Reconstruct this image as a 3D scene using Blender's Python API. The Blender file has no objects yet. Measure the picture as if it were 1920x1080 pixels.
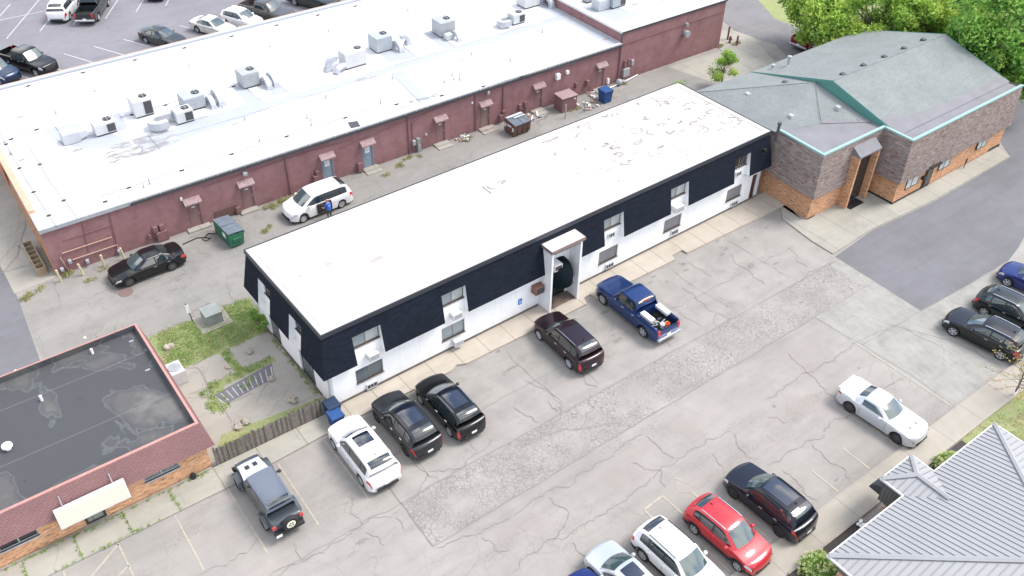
import bpy, bmesh, math, random
from math import sin, cos, pi, radians, sqrt, exp, atan2
from mathutils import Vector, Matrix, noise
S = bpy.context.scene
C = S.collection
# ------------------------------------------------------------------ camera
CY, CP, CR = 0.9224237551539854, 0.6920260488280618, 0.018036782682822397
FPX, CH = exp(7.438940710120845), 37.5
f_ = Vector((cos(CP) * cos(CY), cos(CP) * sin(CY), -sin(CP)))
r_ = Vector((sin(CY), -cos(CY), 0)); u_ = r_.cross(f_)
r2 = r_ * cos(CR) + u_ * sin(CR); u2 = -r_ * sin(CR) + u_ * cos(CR)
cd = bpy.data.cameras.new('camera'); cam = bpy.data.objects.new('camera', cd); C.objects.link(cam)
cd.sensor_width = 36; cd.lens = FPX / 1920 * 36; cd.clip_end = 2000; cd.clip_start = 0.5
M_ = Matrix.Identity(4)
for i in range(3):
    M_[i][0] = r2[i]; M_[i][1] = u2[i]; M_[i][2] = -f_[i]
M_[2][3] = CH
cam.matrix_world = M_
S.camera = cam
# ------------------------------------------------------------------ sky, sun, exposure
SUN_EL, SUN_AZ = radians(56), radians(-22)      # azimuth: direction the light comes from, from +X towards +Y
w = bpy.data.worlds.new('World'); S.world = w; w.use_nodes = True
nt = w.node_tree; bg = nt.nodes['Background']
sk = nt.nodes.new('ShaderNodeTexSky'); sk.sky_type = 'NISHITA'; sk.sun_disc = False
sk.sun_elevation = SUN_EL; sk.sun_rotation = pi / 2 - SUN_AZ
sk.air_density = 1.0; sk.dust_density = 2.0
tc = nt.nodes.new('ShaderNodeTexCoord'); nz = nt.nodes.new('ShaderNodeTexNoise')
nz.inputs['Scale'].default_value = 3.2; nz.inputs['Detail'].default_value = 7
rp = nt.nodes.new('ShaderNodeValToRGB'); rp.color_ramp.elements[0].position = .47; rp.color_ramp.elements[1].position = .60
mx = nt.nodes.new('ShaderNodeMix'); mx.data_type = 'RGBA'
nt.links.new(tc.outputs['Generated'], nz.inputs['Vector']); nt.links.new(nz.outputs['Fac'], rp.inputs['Fac'])
nt.links.new(rp.outputs['Color'], mx.inputs['Factor']); nt.links.new(sk.outputs['Color'], mx.inputs['A'])
mx.inputs['B'].default_value = (9.6, 9.25, 8.8, 1)
nt.links.new(mx.outputs['Result'], bg.inputs['Color']); bg.inputs['Strength'].default_value = 0.15
sl = bpy.data.lights.new('sun', 'SUN'); so = bpy.data.objects.new('sun', sl); C.objects.link(so)
sl.energy = 1.75; sl.angle = radians(24); sl.color = (1.0, .95, .885)
sd = Vector((cos(SUN_EL) * cos(SUN_AZ), cos(SUN_EL) * sin(SUN_AZ), sin(SUN_EL)))
so.rotation_euler = sd.to_track_quat('Z', 'Y').to_euler(); so.location = (40, 40, 60)
S.view_settings.view_transform = 'Standard'; S.view_settings.look = 'None'
S.view_settings.gamma = 1; S.view_settings.exposure = 1.05
random.seed(5)

# ------------------------------------------------------------------ helpers
def G(px, py, z=0.0):
    """point of the plane at height z seen at photo pixel px,py"""
    d = r2 * ((px - 960) / FPX) + u2 * (-(py - 540) / FPX) + f_
    t = (z - CH) / d.z
    return Vector((d.x * t, d.y * t, z))
def G2(px, py, z=0.0):
    v = G(px, py, z); return (v.x, v.y)

def lin(*c):
    return tuple(((x / 255) / 12.92 if x / 255 < .04045 else ((x / 255 + .055) / 1.055) ** 2.4) for x in c)

class N:
    def __init__(s, m): s.nt = m.node_tree; s.n = s.nt.nodes; s.l = s.nt.links
    def new(s, t, **k):
        o = s.n.new(t)
        for a, b in k.items(): setattr(o, a, b)
        return o
    def set(s, o, k, v):
        if hasattr(v, 'is_output') or isinstance(v, bpy.types.NodeSocket): s.l.new(v, o.inputs[k])
        else: o.inputs[k].default_value = v
    def pos(s): return s.new('ShaderNodeNewGeometry').outputs['Position']
    def noise(s, vec, sc, det=3, rough=.55, dist=0):
        o = s.new('ShaderNodeTexNoise'); s.set(o, 'Vector', vec); s.set(o, 'Scale', sc); s.set(o, 'Detail', det)
        s.set(o, 'Roughness', rough); s.set(o, 'Distortion', dist); return o.outputs['Fac']
    def ramp(s, f, a, b, inv=False):
        o = s.new('ShaderNodeMapRange'); s.set(o, 'Value', f); s.set(o, 'From Min', a); s.set(o, 'From Max', b)
        s.set(o, 'To Min', 1.0 if inv else 0.0); s.set(o, 'To Max', 0.0 if inv else 1.0); return o.outputs['Result']
    def math(s, op, a, b=0.0, c=None):
        o = s.new('ShaderNodeMath', operation=op); s.set(o, 0, a); s.set(o, 1, b)
        if c is not None: s.set(o, 2, c)
        return o.outputs[0]
    def mix(s, f, a, b, mode='MIX'):
        o = s.new('ShaderNodeMix', data_type='RGBA', blend_type=mode); s.set(o, 'Factor', f)
        for k, v in (('A', a), ('B', b)):
            if isinstance(v, tuple): v = (v[0], v[1], v[2], 1)
            s.set(o, k, v)
        return o.outputs['Result']
    def xyz(s, v):
        o = s.new('ShaderNodeSeparateXYZ'); s.l.new(v, o.inputs[0]); return o.outputs
    def comb(s, x, y, z):
        o = s.new('ShaderNodeCombineXYZ'); s.set(o, 0, x); s.set(o, 1, y); s.set(o, 2, z); return o.outputs[0]
    def vmath(s, op, a, b):
        o = s.new('ShaderNodeVectorMath', operation=op); s.set(o, 0, a); s.set(o, 1, b); return o.outputs[0]
    def voro(s, vec, sc, feat='DISTANCE_TO_EDGE', rnd=1.0):
        o = s.new('ShaderNodeTexVoronoi', feature=feat); s.set(o, 'Vector', vec); s.set(o, 'Scale', sc)
        s.set(o, 'Randomness', rnd); return o.outputs[0]
    def bump(s, h, st, d=.02):
        o = s.new('ShaderNodeBump'); s.set(o, 'Height', h); s.set(o, 'Strength', st); s.set(o, 'Distance', d); return o.outputs[0]
    def scale(s, c, k):
        return s.mix(1.0, c, (k, k, k) if isinstance(k, float) else k, 'MULTIPLY')

def mat(name, col=(.5, .5, .5), rough=.8, metal=0.0, spec=.5, coat=0.0, emit=None):
    m = bpy.data.materials.new(name); m.use_nodes = True
    b = m.node_tree.nodes['Principled BSDF']
    b.inputs['Base Color'].default_value = (*col, 1); b.inputs['Roughness'].default_value = rough
    b.inputs['Metallic'].default_value = metal; b.inputs['Specular IOR Level'].default_value = spec
    b.inputs['Coat Weight'].default_value = coat; b.inputs['Coat Roughness'].default_value = .04
    return m
def bsdf(m): return m.node_tree.nodes['Principled BSDF']
def out_(m, col=None, nrm=None, rough=None):
    b = bsdf(m); l = m.node_tree.links
    if col is not None: l.new(col, b.inputs['Base Color'])
    if nrm is not None: l.new(nrm, b.inputs['Normal'])
    if rough is not None: l.new(rough, b.inputs['Roughness'])

def noisy(name, col, col2=None, sc=2.0, amt=1.0, rough=.85, fine=.12, bump=.15, **k):
    """surface with large blotches between two colours and fine grain"""
    m = mat(name, col, rough, **k); n = N(m); p = n.pos()
    col2 = col2 or tuple(c * .75 for c in col)
    f = n.ramp(n.noise(p, sc, 6, .6), .35, .7)
    f = n.math('MULTIPLY', f, amt)
    c = n.mix(f, col, col2)
    g = n.noise(p, 22, 4, .7)
    c = n.mix(n.ramp(g, .3, .8), c, n.scale(c, 1.0 - fine * 2))
    out_(m, c, n.bump(g, bump, .01)); return m

def pavement(name, base, dark, crack=(1.1, .35), allig=0.0, stain=.5, joint=None, blot=.25, rough=.9, pale=None, bands=False, pink=False, streak=False):
    m = mat(name, base, rough, spec=.25); n = N(m); p = n.pos()
    c = n.mix(n.ramp(n.noise(p, blot, 5, .55), .35, .68), base, n.scale(n.mix(0.0, base, base), .84))
    c = n.mix(n.ramp(n.noise(p, 1.3, 6, .65), .3, .75), c, n.scale(c, .90))
    if pale: c = n.mix(n.math('MULTIPLY', n.ramp(n.noise(p, .9, 7, .7), .5, .72), .7), c, pale)
    # stretched tyre-wear streaks along X
    st = n.noise(n.vmath('MULTIPLY', p, (.12, 1.0, 1.0)), 1.4, 4, .6)
    c = n.mix(n.ramp(st, .45, .75), c, n.scale(c, .90))
    s1 = n.ramp(n.noise(p, .55, 8, .68, .4), .56 if stain < .8 else .50, .72 if stain < .8 else .64)
    c = n.mix(n.math('MULTIPLY', s1, stain), c, dark)
    g = n.noise(p, 34, 3, .8)
    c = n.mix(n.ramp(g, .25, .8), n.scale(c, 1.07), n.scale(c, .84))
    sp = n.ramp(n.noise(p, 9, 5, .8), .62, .78)
    c = n.mix(n.math('MULTIPLY', sp, .22), c, dark)
    nz_ = n.new('ShaderNodeTexNoise'); n.set(nz_, 'Vector', p); n.set(nz_, 'Scale', 1.6); n.set(nz_, 'Detail', 5)
    wp = n.vmath('ADD', p, n.vmath('MULTIPLY', nz_.outputs['Color'], (.7, .7, 0)))
    if crack:
        e = n.voro(wp, crack[0] * .33)
        k = n.ramp(e, .002, .011, True)
        k = n.math('MULTIPLY', k, n.ramp(n.noise(p, .22, 3), .42, .58))
        c = n.mix(n.math('MULTIPLY', k, crack[1]), c, dark)
        e2 = n.voro(wp, crack[0] * 2.2)
        k2 = n.math('MULTIPLY', n.ramp(e2, .01, .05, True), n.ramp(n.noise(p, .35, 4, .6), .55, .66))
        c = n.mix(n.math('MULTIPLY', k2, crack[1] * .8), c, dark)
    if allig:
        wp2 = n.vmath('ADD', p, n.vmath('MULTIPLY', nz_.outputs['Color'], (.5, .5, 0)))
        mk = n.ramp(n.noise(p, .3, 4, .6), .36, .5) if not bands else n.math('MULTIPLY', n.ramp(n.noise(n.vmath('MULTIPLY', p, (.28, 1.0, 1.0)), .42, 4, .65), .52, .62), .9); e3 = n.voro(wp2, 4.4); e4 = n.voro(wp2, 8.0)
        a1 = n.math('MULTIPLY', n.ramp(e3, .01, .085, True), mk)
        a2 = n.math('MULTIPLY', n.ramp(e4, .02, .16, True), n.ramp(n.noise(n.vmath('ADD', p, (9, 4, 0)), .4, 4, .6), .47, .57) if not bands else n.math('MULTIPLY', mk, .7))
        c = n.mix(n.math('MULTIPLY', n.math('MAXIMUM', a1, n.math('MULTIPLY', a2, .8)), allig), c, dark)
    if streak: c = n.mix(n.math('MULTIPLY', n.ramp(n.noise(n.vmath('MULTIPLY', p, (1.6, .5, 1)), 2.2, 7, .75), .50, .66), .45), c, dark)
    if pink: c = n.mix(n.math('MULTIPLY', n.ramp(n.noise(n.vmath('ADD', n.vmath('MULTIPLY', p, (.5, 1, 1)), (3, 7, 0)), .45, 5, .6), .55, .68), .45), c, (.27, .232, .22))
    if joint:     # slab joints: (spacing_x, spacing_y, x0, y0)
        o = n.xyz(p)
        jj = None
        for ax, sp_, o0 in ((0, joint[0], joint[2]), (1, joint[1], joint[3])):
            if not sp_: continue
            t = n.math('PINGPONG', n.math('SUBTRACT', o[ax], o0), sp_ / 2 if False else sp_)
            t = n.math('MINIMUM', t, n.math('SUBTRACT', sp_, t))
            q = n.ramp(t, .012, .04, True); jj = q if jj is None else n.math('MAXIMUM', jj, q)
        c = n.mix(n.math('MULTIPLY', jj, .65), c, dark)
    out_(m, c, n.bump(g, .25, .01)); return m

def brickmat(name, c1, c2, mortar, c3=None, bw=.22, bh=.075, mort=.008, rough=.9, horizontal=False, squash=1.0):
    m = mat(name, c1, rough, spec=.2); n = N(m); p = n.pos(); o = n.xyz(p)
    v = n.comb(n.math('ADD', o[0], o[1]), o[2], 0.0)
    b = n.new('ShaderNodeTexBrick'); n.set(b, 'Vector', v); n.set(b, 'Scale', 1.0)
    b.inputs['Color1'].default_value = (*c1, 1); b.inputs['Color2'].default_value = (*c2, 1); b.inputs['Mortar'].default_value = (*mortar, 1)
    n.set(b, 'Mortar Size', mort); n.set(b, 'Brick Width', bw); n.set(b, 'Row Height', bh); n.set(b, 'Bias', 0.0)
    c = b.outputs['Color']
    if c3:
        vc = n.new('ShaderNodeTexBrick'); n.set(vc, 'Vector', v); n.set(vc, 'Scale', 1.0); n.set(vc, 'Mortar Size', 0.0)
        vc.inputs['Color1'].default_value = (0, 0, 0, 1); vc.inputs['Color2'].default_value = (1, 1, 1, 1)
        n.set(vc, 'Brick Width', bw); n.set(vc, 'Row Height', bh); vc.offset = .5; n.set(vc, 'Bias', -.15)
        nn = n.noise(n.vmath('MULTIPLY', v, (1.0, 4.5, 1.0)), 2.4, 3, .75)
        c = n.mix(n.ramp(nn, .54, .62), c, c3); c = n.mix(n.ramp(nn, .34, .46, True), c, n.scale(c, 1.28))
    c = n.mix(n.ramp(n.noise(p, .8, 5), .4, .75), c, n.scale(c, .8))
    out_(m, c, n.bump(b.outputs['Fac'], .3, .01)); return m

def shingle(name, c1, c2, horizontal=True, along=0, bw=.32, bh=.16, rough=.92, streak=.0, c3=None):
    """asphalt shingle courses; horizontal: roof seen in plan, along = axis the courses run along; else wall mansard"""
    m = mat(name, c1, rough, spec=.15); n = N(m); p = n.pos(); o = n.xyz(p)
    if horizontal: v = n.comb(o[along], o[1 - along], 0.0)
    else: v = n.comb(n.math('ADD', o[0], o[1]), o[2], 0.0)
    b = n.new('ShaderNodeTexBrick'); n.set(b, 'Vector', v); n.set(b, 'Scale', 1.0)
    b.inputs['Color1'].default_value = (*c1, 1); b.inputs['Color2'].default_value = (*c2, 1)
    b.inputs['Mortar'].default_value = (*[x * .62 for x in c1], 1)
    n.set(b, 'Mortar Size', .012); n.set(b, 'Brick Width', bw); n.set(b, 'Row Height', bh); n.set(b, 'Mortar Smooth', .4)
    c = b.outputs['Color']
    if c3:
        nn = n.noise(n.vmath('MULTIPLY', v, (1.2, 4.0, 1.0)), 1.5, 3, .75)
        c = n.mix(n.ramp(nn, .53, .60), c, c3); c = n.mix(n.ramp(nn, .33, .45, True), c, n.scale(c, 1.3))
    c = n.mix(n.ramp(n.noise(p, .5, 6, .6), .35, .75), c, n.scale(c, .84))
    c = n.mix(n.ramp(n.noise(p, 14, 4, .8), .35, .75), n.scale(c, 1.08), n.scale(c, .88))
    out_(m, c, n.bump(b.outputs['Fac'], .4, .02)); return m

# ------------------------------------------------------------------ mesh builder
class MB:
    def __init__(s): s.v = []; s.f = []; s.m = []; s.T = None; s.mi = 0
    def _a(s, pts):
        k = len(s.v)
        for p in pts:
            p = Vector(p)
            if s.T is not None: p = s.T @ p
            s.v.append(tuple(p))
        return k
    def face(s, pts, mi=None):
        k = s._a(pts); s.f.append(tuple(range(k, k + len(pts)))); s.m.append(s.mi if mi is None else mi); return s
    def mesh(s, pts, faces, mi=None):
        k = s._a(pts)
        for f in faces: s.f.append(tuple(k + i for i in f)); s.m.append(s.mi if mi is None else mi)
        return s
    def box(s, x0, y0, z0, x1, y1, z1, mi=None):
        x0, x1 = sorted((x0, x1)); y0, y1 = sorted((y0, y1)); z0, z1 = sorted((z0, z1))
        return s.mesh([(x0, y0, z0), (x1, y0, z0), (x1, y1, z0), (x0, y1, z0), (x0, y0, z1), (x1, y0, z1), (x1, y1, z1), (x0, y1, z1)],
               [(0, 3, 2, 1), (4, 5, 6, 7), (0, 1, 5, 4), (1, 2, 6, 5), (2, 3, 7, 6), (3, 0, 4, 7)], mi)
    def bbox(s, x0, y0, z0, x1, y1, z1, b=.03, mi=None):
        """box with chamfered top edges"""
        pts = []
        for z, i in ((z0, 0), (z1 - b, 0), (z1, b)):
            pts += [(x0 + i, y0 + i, z), (x1 - i, y0 + i, z), (x1 - i, y1 - i, z), (x0 + i, y1 - i, z)]
        fs = [(0, 3, 2, 1), (8, 9, 10, 11)]
        for k in (0, 4):
            for j in range(4): fs.append((k + j, k + (j + 1) % 4, k + 4 + (j + 1) % 4, k + 4 + j))
        return s.mesh(pts, fs, mi)
    def prism(s, poly, z0, z1, mi=None, mtop=None):
        n = len(poly)
        a = sum(poly[i][0] * poly[(i + 1) % n][1] - poly[(i + 1) % n][0] * poly[i][1] for i in range(n))
        if a < 0: poly = poly[::-1]
        zf = (lambda p: z1) if not callable(z1) else z1
        pts = [(p[0], p[1], z0) for p in poly] + [(p[0], p[1], zf(p)) for p in poly]
        s.mesh(pts, [tuple(range(n - 1, -1, -1))] + [(i, (i + 1) % n, n + (i + 1) % n, n + i) for i in range(n)], mi)
        return s.face([(p[0], p[1], zf(p)) for p in poly], mi if mtop is None else mtop)
    def tube(s, path, r, n=6, mi=None, cap=True):
        path = [Vector(p) for p in path]; rings = []
        for i, p in enumerate(path):
            d = (path[min(i + 1, len(path) - 1)] - path[max(i - 1, 0)])
            d = d.normalized() if d.length > 1e-6 else Vector((0, 0, 1))
            a = d.cross(Vector((0, 0, 1)) if abs(d.z) < .9 else Vector((1, 0, 0))).normalized(); b = d.cross(a)
            rr = r[i] if isinstance(r, (list, tuple)) else r
            rings += [p + (a * cos(2 * pi * j / n) + b * sin(2 * pi * j / n)) * rr for j in range(n)]
        fs = []
        for i in range(len(path) - 1):
            for j in range(n): fs.append((i * n + j, i * n + (j + 1) % n, (i + 1) * n + (j + 1) % n, (i + 1) * n + j))
        if cap: fs += [tuple(range(n - 1, -1, -1)), tuple(range((len(path) - 1) * n, len(path) * n))]
        return s.mesh(rings, fs, mi)
    def lathe(s, prof, n=24, axis='z', c=(0, 0, 0), mi=None):
        pts = []
        for a, r in prof:
            for j in range(n):
                t = 2 * pi * j / n; x, y = r * cos(t), r * sin(t)
                q = {'z': (x, y, a), 'y': (x, a, y), 'x': (a, x, y)}[axis]
                pts.append((c[0] + q[0], c[1] + q[1], c[2] + q[2]))
        fs = [(i * n + j, i * n + (j + 1) % n, (i + 1) * n + (j + 1) % n, (i + 1) * n + j) for i in range(len(prof) - 1) for j in range(n)]
        fs += [tuple(range(n - 1, -1, -1)), tuple(range((len(prof) - 1) * n, len(prof) * n))]
        return s.mesh(pts, fs, mi)
    def grid(s, rows, mi=None):
        n = len(rows[0]); pts = [p for r in rows for p in r]
        return s.mesh(pts, [(i * n + j, i * n + j + 1, (i + 1) * n + j + 1, (i + 1) * n + j) for i in range(len(rows) - 1) for j in range(n - 1)], mi)
    def blob(s, c, r, seed=0, lump=.15, n=8, mi=None, sz=1.0):
        pts = []; fs = []
        for i in range(n + 1):
            th = pi * i / n
            for j in range(2 * n):
                ph = pi * j / n
                d = Vector((sin(th) * cos(ph), sin(th) * sin(ph), cos(th)))
                k = 1 + lump * noise.noise(d * 1.7 + Vector((seed * 3.1, seed, 0)))* 2
                pts.append((c[0] + d.x * r * k, c[1] + d.y * r * k, c[2] + d.z * r * k * sz))
        m = 2 * n
        for i in range(n):
            for j in range(m): fs.append((i * m + j, (i + 1) * m + j, (i + 1) * m + (j + 1) % m, i * m + (j + 1) % m))
        return s.mesh(pts, fs, mi)
    def build(s, name, mats, parent=None, smooth=False, fix=True):
        me = bpy.data.meshes.new(name); me.from_pydata(s.v, [], s.f)
        if not isinstance(mats, (list, tuple)): mats = [mats]
        for m in mats: me.materials.append(m)
        for i, p in enumerate(me.polygons): p.material_index = s.m[i]; p.use_smooth = smooth
        if fix:
            bm = bmesh.new(); bm.from_mesh(me)
            if smooth: bmesh.ops.remove_doubles(bm, verts=bm.verts, dist=1e-4)
            bmesh.ops.recalc_face_normals(bm, faces=bm.faces)
            bm.to_mesh(me); bm.free()
        if smooth:
            try: me.set_sharp_from_angle(angle=radians(38))
            except Exception: pass
        o = bpy.data.objects.new(name, me); C.objects.link(o)
        if parent is not None: o.parent = parent
        return o

def explode(o):
    """every loose piece of a part becomes a part of its own"""
    me = o.data; par = list(range(len(me.vertices)))
    def fnd(i):
        while par[i] != i: par[i] = par[par[i]]; i = par[i]
        return i
    for p in me.polygons:
        r0 = fnd(p.vertices[0])
        for v in p.vertices[1:]: par[fnd(v)] = r0
    gs_ = {}
    for p in me.polygons: gs_.setdefault(fnd(p.vertices[0]), []).append(p)
    for fs in gs_.values():
        vs = sorted({v for p in fs for v in p.vertices}); ix = {v: i for i, v in enumerate(vs)}
        m2 = bpy.data.meshes.new(o.name); m2.from_pydata([me.vertices[v].co[:] for v in vs], [], [tuple(ix[v] for v in p.vertices) for p in fs])
        for mm in me.materials: m2.materials.append(mm)
        for q, p in zip(m2.polygons, fs): q.material_index = p.material_index; q.use_smooth = p.use_smooth
        c = bpy.data.objects.new(o.name.split('.')[0], m2); C.objects.link(c); c.parent = o.parent; c.location = o.location; c.rotation_euler = o.rotation_euler
    bpy.data.objects.remove(o)
def tag(o, label, cat, group=None, kind=None):
    o['label'] = label; o['category'] = cat
    if group: o['group'] = group
    if kind: o['kind'] = kind
    return o
def thing(name, label, cat, loc=(0, 0, 0), rz=0, group=None):
    o = bpy.data.objects.new(name, None); C.objects.link(o); o.location = loc; o.rotation_euler = (0, 0, rz)
    o.empty_display_size = .3
    return tag(o, label, cat, group)
def struct(name, mb, m, **k):
    o = mb.build(name, m, **k); o['kind'] = 'structure'; return o
def copytree(o, parent=None):
    c = o.copy(); C.objects.link(c); c.parent = parent
    for ch in [x for x in bpy.data.objects if x.parent == o]: copytree(ch, c)
    return c
def sheet(name, poly, z, m, kind='structure'):
    mb = MB(); mb.face([(p[0], p[1], z) for p in poly]); o = mb.build(name, m, fix=False)
    if o.data.polygons[0].normal.z < 0: o.data.flip_normals()
    o['kind'] = kind; return o
def text(body, size, mtl, parent, name='lettering', loc=(0, 0, 0), rot=(0, 0, 0), ext=.003, bold=0.0):
    cu = bpy.data.curves.new(name, 'FONT'); cu.body = body; cu.size = size; cu.align_x = 'CENTER'; cu.align_y = 'CENTER'; cu.extrude = ext; cu.offset = bold
    o = bpy.data.objects.new(name, cu); C.objects.link(o)
    dg = bpy.context.evaluated_depsgraph_get(); me = bpy.data.meshes.new_from_object(o.evaluated_get(dg))
    bpy.data.objects.remove(o); o = bpy.data.objects.new(name, me); C.objects.link(o)
    me.materials.clear(); me.materials.append(mtl); o.parent = parent; o.location = loc; o.rotation_euler = rot
    return o

# ------------------------------------------------------------------ materials
A_BASE = (.315, .299, .28); A_DARK = (.085, .08, .078)
M = {}
M['lot'] = pavement('lot_asphalt', A_BASE, A_DARK, (1.0, .55), stain=.22)
M['stall'] = pavement('stall_asphalt', (.318, .305, .287), (.15, .145, .138), (1.0, .3), stain=.5, blot=.6)
M['lane'] = pavement('alligator_asphalt', (.33, .315, .294), (.15, .14, .132), (1.0, .4), allig=.8, stain=.15)
M['south'] = pavement('pinkish_asphalt', (.318, .302, .284), (.16, .146, .136), (1.1, .3), stain=.2, allig=.6, bands=True, pink=True)
M['patch'] = pavement('rough_pale_concrete', (.325, .32, .30), (.17, .17, .168), (.8, .35), stain=.6, blot=.6, streak=True)
M['newer'] = pavement('sealed_asphalt', (.172, .173, .19), (.10, .10, .108), (.4, .12), stain=.12)
M['far'] = pavement('far_lot_asphalt', (.225, .222, .245), (.10, .10, .108), None, stain=.3, blot=.12)
M['alley'] = pavement('alley_pavement', (.28, .27, .255), (.10, .096, .09), (1.3, .6), stain=.35, allig=.12)
M['alleydark'] = pavement('alley_side_asphalt', (.215, .212, .22), (.10, .10, .10), (1.0, .3), stain=.3)
M['walk'] = pavement('beige_concrete', (.46, .415, .355), (.15, .13, .11), (.5, .12), stain=.12, joint=(1.83, 0, 6.2, 0))
M['walkold'] = pavement('old_slab_concrete', (.37, .358, .315), (.11, .11, .085), (.7, .3), stain=.3, joint=(2.35, 0, -1.1, 0))
M['walkpale'] = pavement('pale_walk_concrete', (.38, .355, .31), (.2, .18, .16), (.3, .06), stain=.06, joint=(2.75, 0, 25.2, 0))
M['walkgrey'] = pavement('grey_walk_concrete', (.36, .35, .31), (.15, .145, .13), (.6, .25), stain=.3, joint=(2.3, 0, 50.3, 0))
M['slab'] = pavement('mossy_slab_concrete', (.37, .352, .315), (.16, .155, .125), (.6, .4), stain=.4)
M['curb'] = noisy('kerb_concrete', (.36, .33, .29), (.22, .20, .18), 1.5)
M['crack'] = mat('crack_filler', (.19, .178, .168), .95)
M['seam'] = mat('worn_seam', (.205, .195, .185), .95)
M['ypaint'] = noisy('worn_yellow_paint', (.41, .375, .30), (.33, .31, .275), 2.5, amt=1)
M['wpaint'] = noisy('white_line_paint', (.56, .56, .58), (.42, .42, .44), 3)
M['mulch'] = noisy('dark_mulch', (.035, .032, .034), (.06, .05, .045), 9)
M['soil'] = noisy('dry_soil', (.22, .18, .13), (.15, .13, .09), 3)

def grassmat(name, a, b, c):
    m = mat(name, a, .95, spec=.1); n = N(m); p = n.pos()
    k = n.mix(n.ramp(n.noise(p, .9, 7, .7), .38, .66), a, b)
    k = n.mix(n.ramp(n.noise(p, 7, 5, .8), .45, .75), k, c)
    g = n.noise(p, 40, 3, .8); k = n.mix(n.ramp(g, .3, .8), n.scale(k, 1.25), n.scale(k, .55))
    out_(m, k, n.bump(g, .8, .05)); return m
M['grass'] = grassmat('lawn', (.26, .32, .14), (.36, .34, .20), (.19, .28, .09))
M['blade'] = mat('grass_blade', (.30, .42, .14), .9)
M['blade2'] = mat('dry_grass_blade', (.48, .43, .24), .9)

# white membranes
def whiteroof(name, base, stains, patches, smudge=None):
    m = mat(name, base, .7, spec=.2); n = N(m); p = n.pos(); o = n.xyz(p)
    c = n.mix(n.ramp(n.noise(p, .35, 5), .35, .7), base, n.scale(base, .93) if False else tuple(x * .95 for x in base))
    c = n.mix(n.math('MULTIPLY', n.ramp(n.noise(p, .5, 6, .65), .52, .72), .55), c, stains)
    if patches:
        ff = n.noise(p, .55, 4, .6)
        ring = n.ramp(n.math('ABSOLUTE', n.math('SUBTRACT', ff, .585)), .002, .012, True)
        msk = n.math('MULTIPLY', n.ramp(n.noise(p, 1.9, 5, .65), .44, .6), n.ramp(o[0], patches - 2, patches + 5))
        c = n.mix(n.math('MULTIPLY', n.math('MULTIPLY', ring, msk), .9), c, (.17, .15, .14))
        bl = n.math('MULTIPLY', n.ramp(n.noise(n.vmath('MULTIPLY', p, (1, 1.7, 1)), 1.5, 5, .6), .685, .71), n.ramp(n.noise(p, .2, 2), .45, .6))
        c = n.mix(n.math('MULTIPLY', bl, .8), c, (.25, .225, .21))
        pk = n.ramp(n.noise(p, .28, 4), .5, .7)
        c = n.mix(n.math('MULTIPLY', pk, .8), c, (.50, .468, .44))
    if smudge:
        sx_, sy_, rx_, ry_ = smudge
        dx = n.math('DIVIDE', n.math('SUBTRACT', o[0], sx_), rx_); dy = n.math('DIVIDE', n.math('SUBTRACT', o[1], sy_), ry_)
        dd = n.ramp(n.math('ADD', n.math('MULTIPLY', dx, dx), n.math('MULTIPLY', dy, dy)), .15, 1.0, True)
        k_ = n.ramp(n.math('ADD', n.noise(n.vmath('MULTIPLY', p, (.55, 1.5, 1)), 1.1, 7, .68), n.math('MULTIPLY', dd, .16)), .585, .68)
        c = n.mix(n.math('MULTIPLY', n.math('MULTIPLY', k_, n.ramp(dd, 0, .25)), .95), c, (.235, .228, .232))
        k3 = n.math('MULTIPLY', n.ramp(n.noise(p, 1.3, 6, .7), .60, .68), n.ramp(n.noise(p, .13, 2), .47, .55)); c = n.mix(n.math('MULTIPLY', k3, .6), c, (.40, .395, .40))
    out_(m, c); return m
M['roofA'] = whiteroof('white_coated_roof', (.495, .476, .455), (.42, .395, .37), 24.0)
M['roofB'] = whiteroof('white_membrane_roof', (.60, .605, .615), (.48, .485, .50), None, (12.4, 60.3, 3.4, 1.9))
M['roofgrey'] = whiteroof('grey_walkway_membrane', (.355, .38, .42), (.33, .355, .395), None, (12.4, 60.3, 3.4, 1.9))
M['roofdirt'] = noisy('roof_grime', (.27, .265, .27), (.38, .375, .38), 4)
M['roofline'] = mat('roof_seam', (.16, .17, .19), .8)
def streaky(name, a, b, c):
    m = mat(name, a, .8, spec=.25); n = N(m); p = n.pos(); o = n.xyz(p)
    k = n.mix(n.ramp(n.noise(p, .9, 6, .6), .4, .7), a, b)
    v = n.noise(n.vmath('MULTIPLY', p, (3.5, 3.5, .25)), 1.6, 5, .7)
    k = n.mix(n.math('MULTIPLY', n.ramp(v, .55, .72), .5), k, c)
    low = n.math('MULTIPLY', n.ramp(o[2], .15, .75, True), n.ramp(n.noise(p, 2.2, 6, .7), .35, .65))
    k = n.mix(n.math('MULTIPLY', low, .5), k, c)
    br = n.new('ShaderNodeTexBrick'); n.set(br, 'Vector', n.comb(n.math('ADD', o[0], o[1]), o[2], 0.0)); n.set(br, 'Scale', 1.0); n.set(br, 'Mortar Size', .01); n.set(br, 'Brick Width', .4); n.set(br, 'Row Height', .2)
    out_(m, k, n.bump(br.outputs['Fac'], .35, .01)); return m
M['whitewall'] = streaky('white_painted_block', (.80, .81, .825), (.77, .78, .80), (.58, .57, .55))
M['whitetrim'] = mat('white_trim', (.76, .77, .79), .6)
M['mansard'] = shingle('black_shingle_mansard', (.009, .013, .023), (.014, .019, .032), False, bw=.34, bh=.15)
M['darktrim'] = mat('dark_roof_trim', (.03, .034, .045), .45)
M['base'] = noisy('grimy_base', (.17, .15, .13), (.11, .095, .08), 3)
M['burg'] = brickmat('burgundy_painted_brick', (.30, .165, .170), (.275, .148, .153), (.235, .126, .13), bw=.4, bh=.2)
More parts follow.
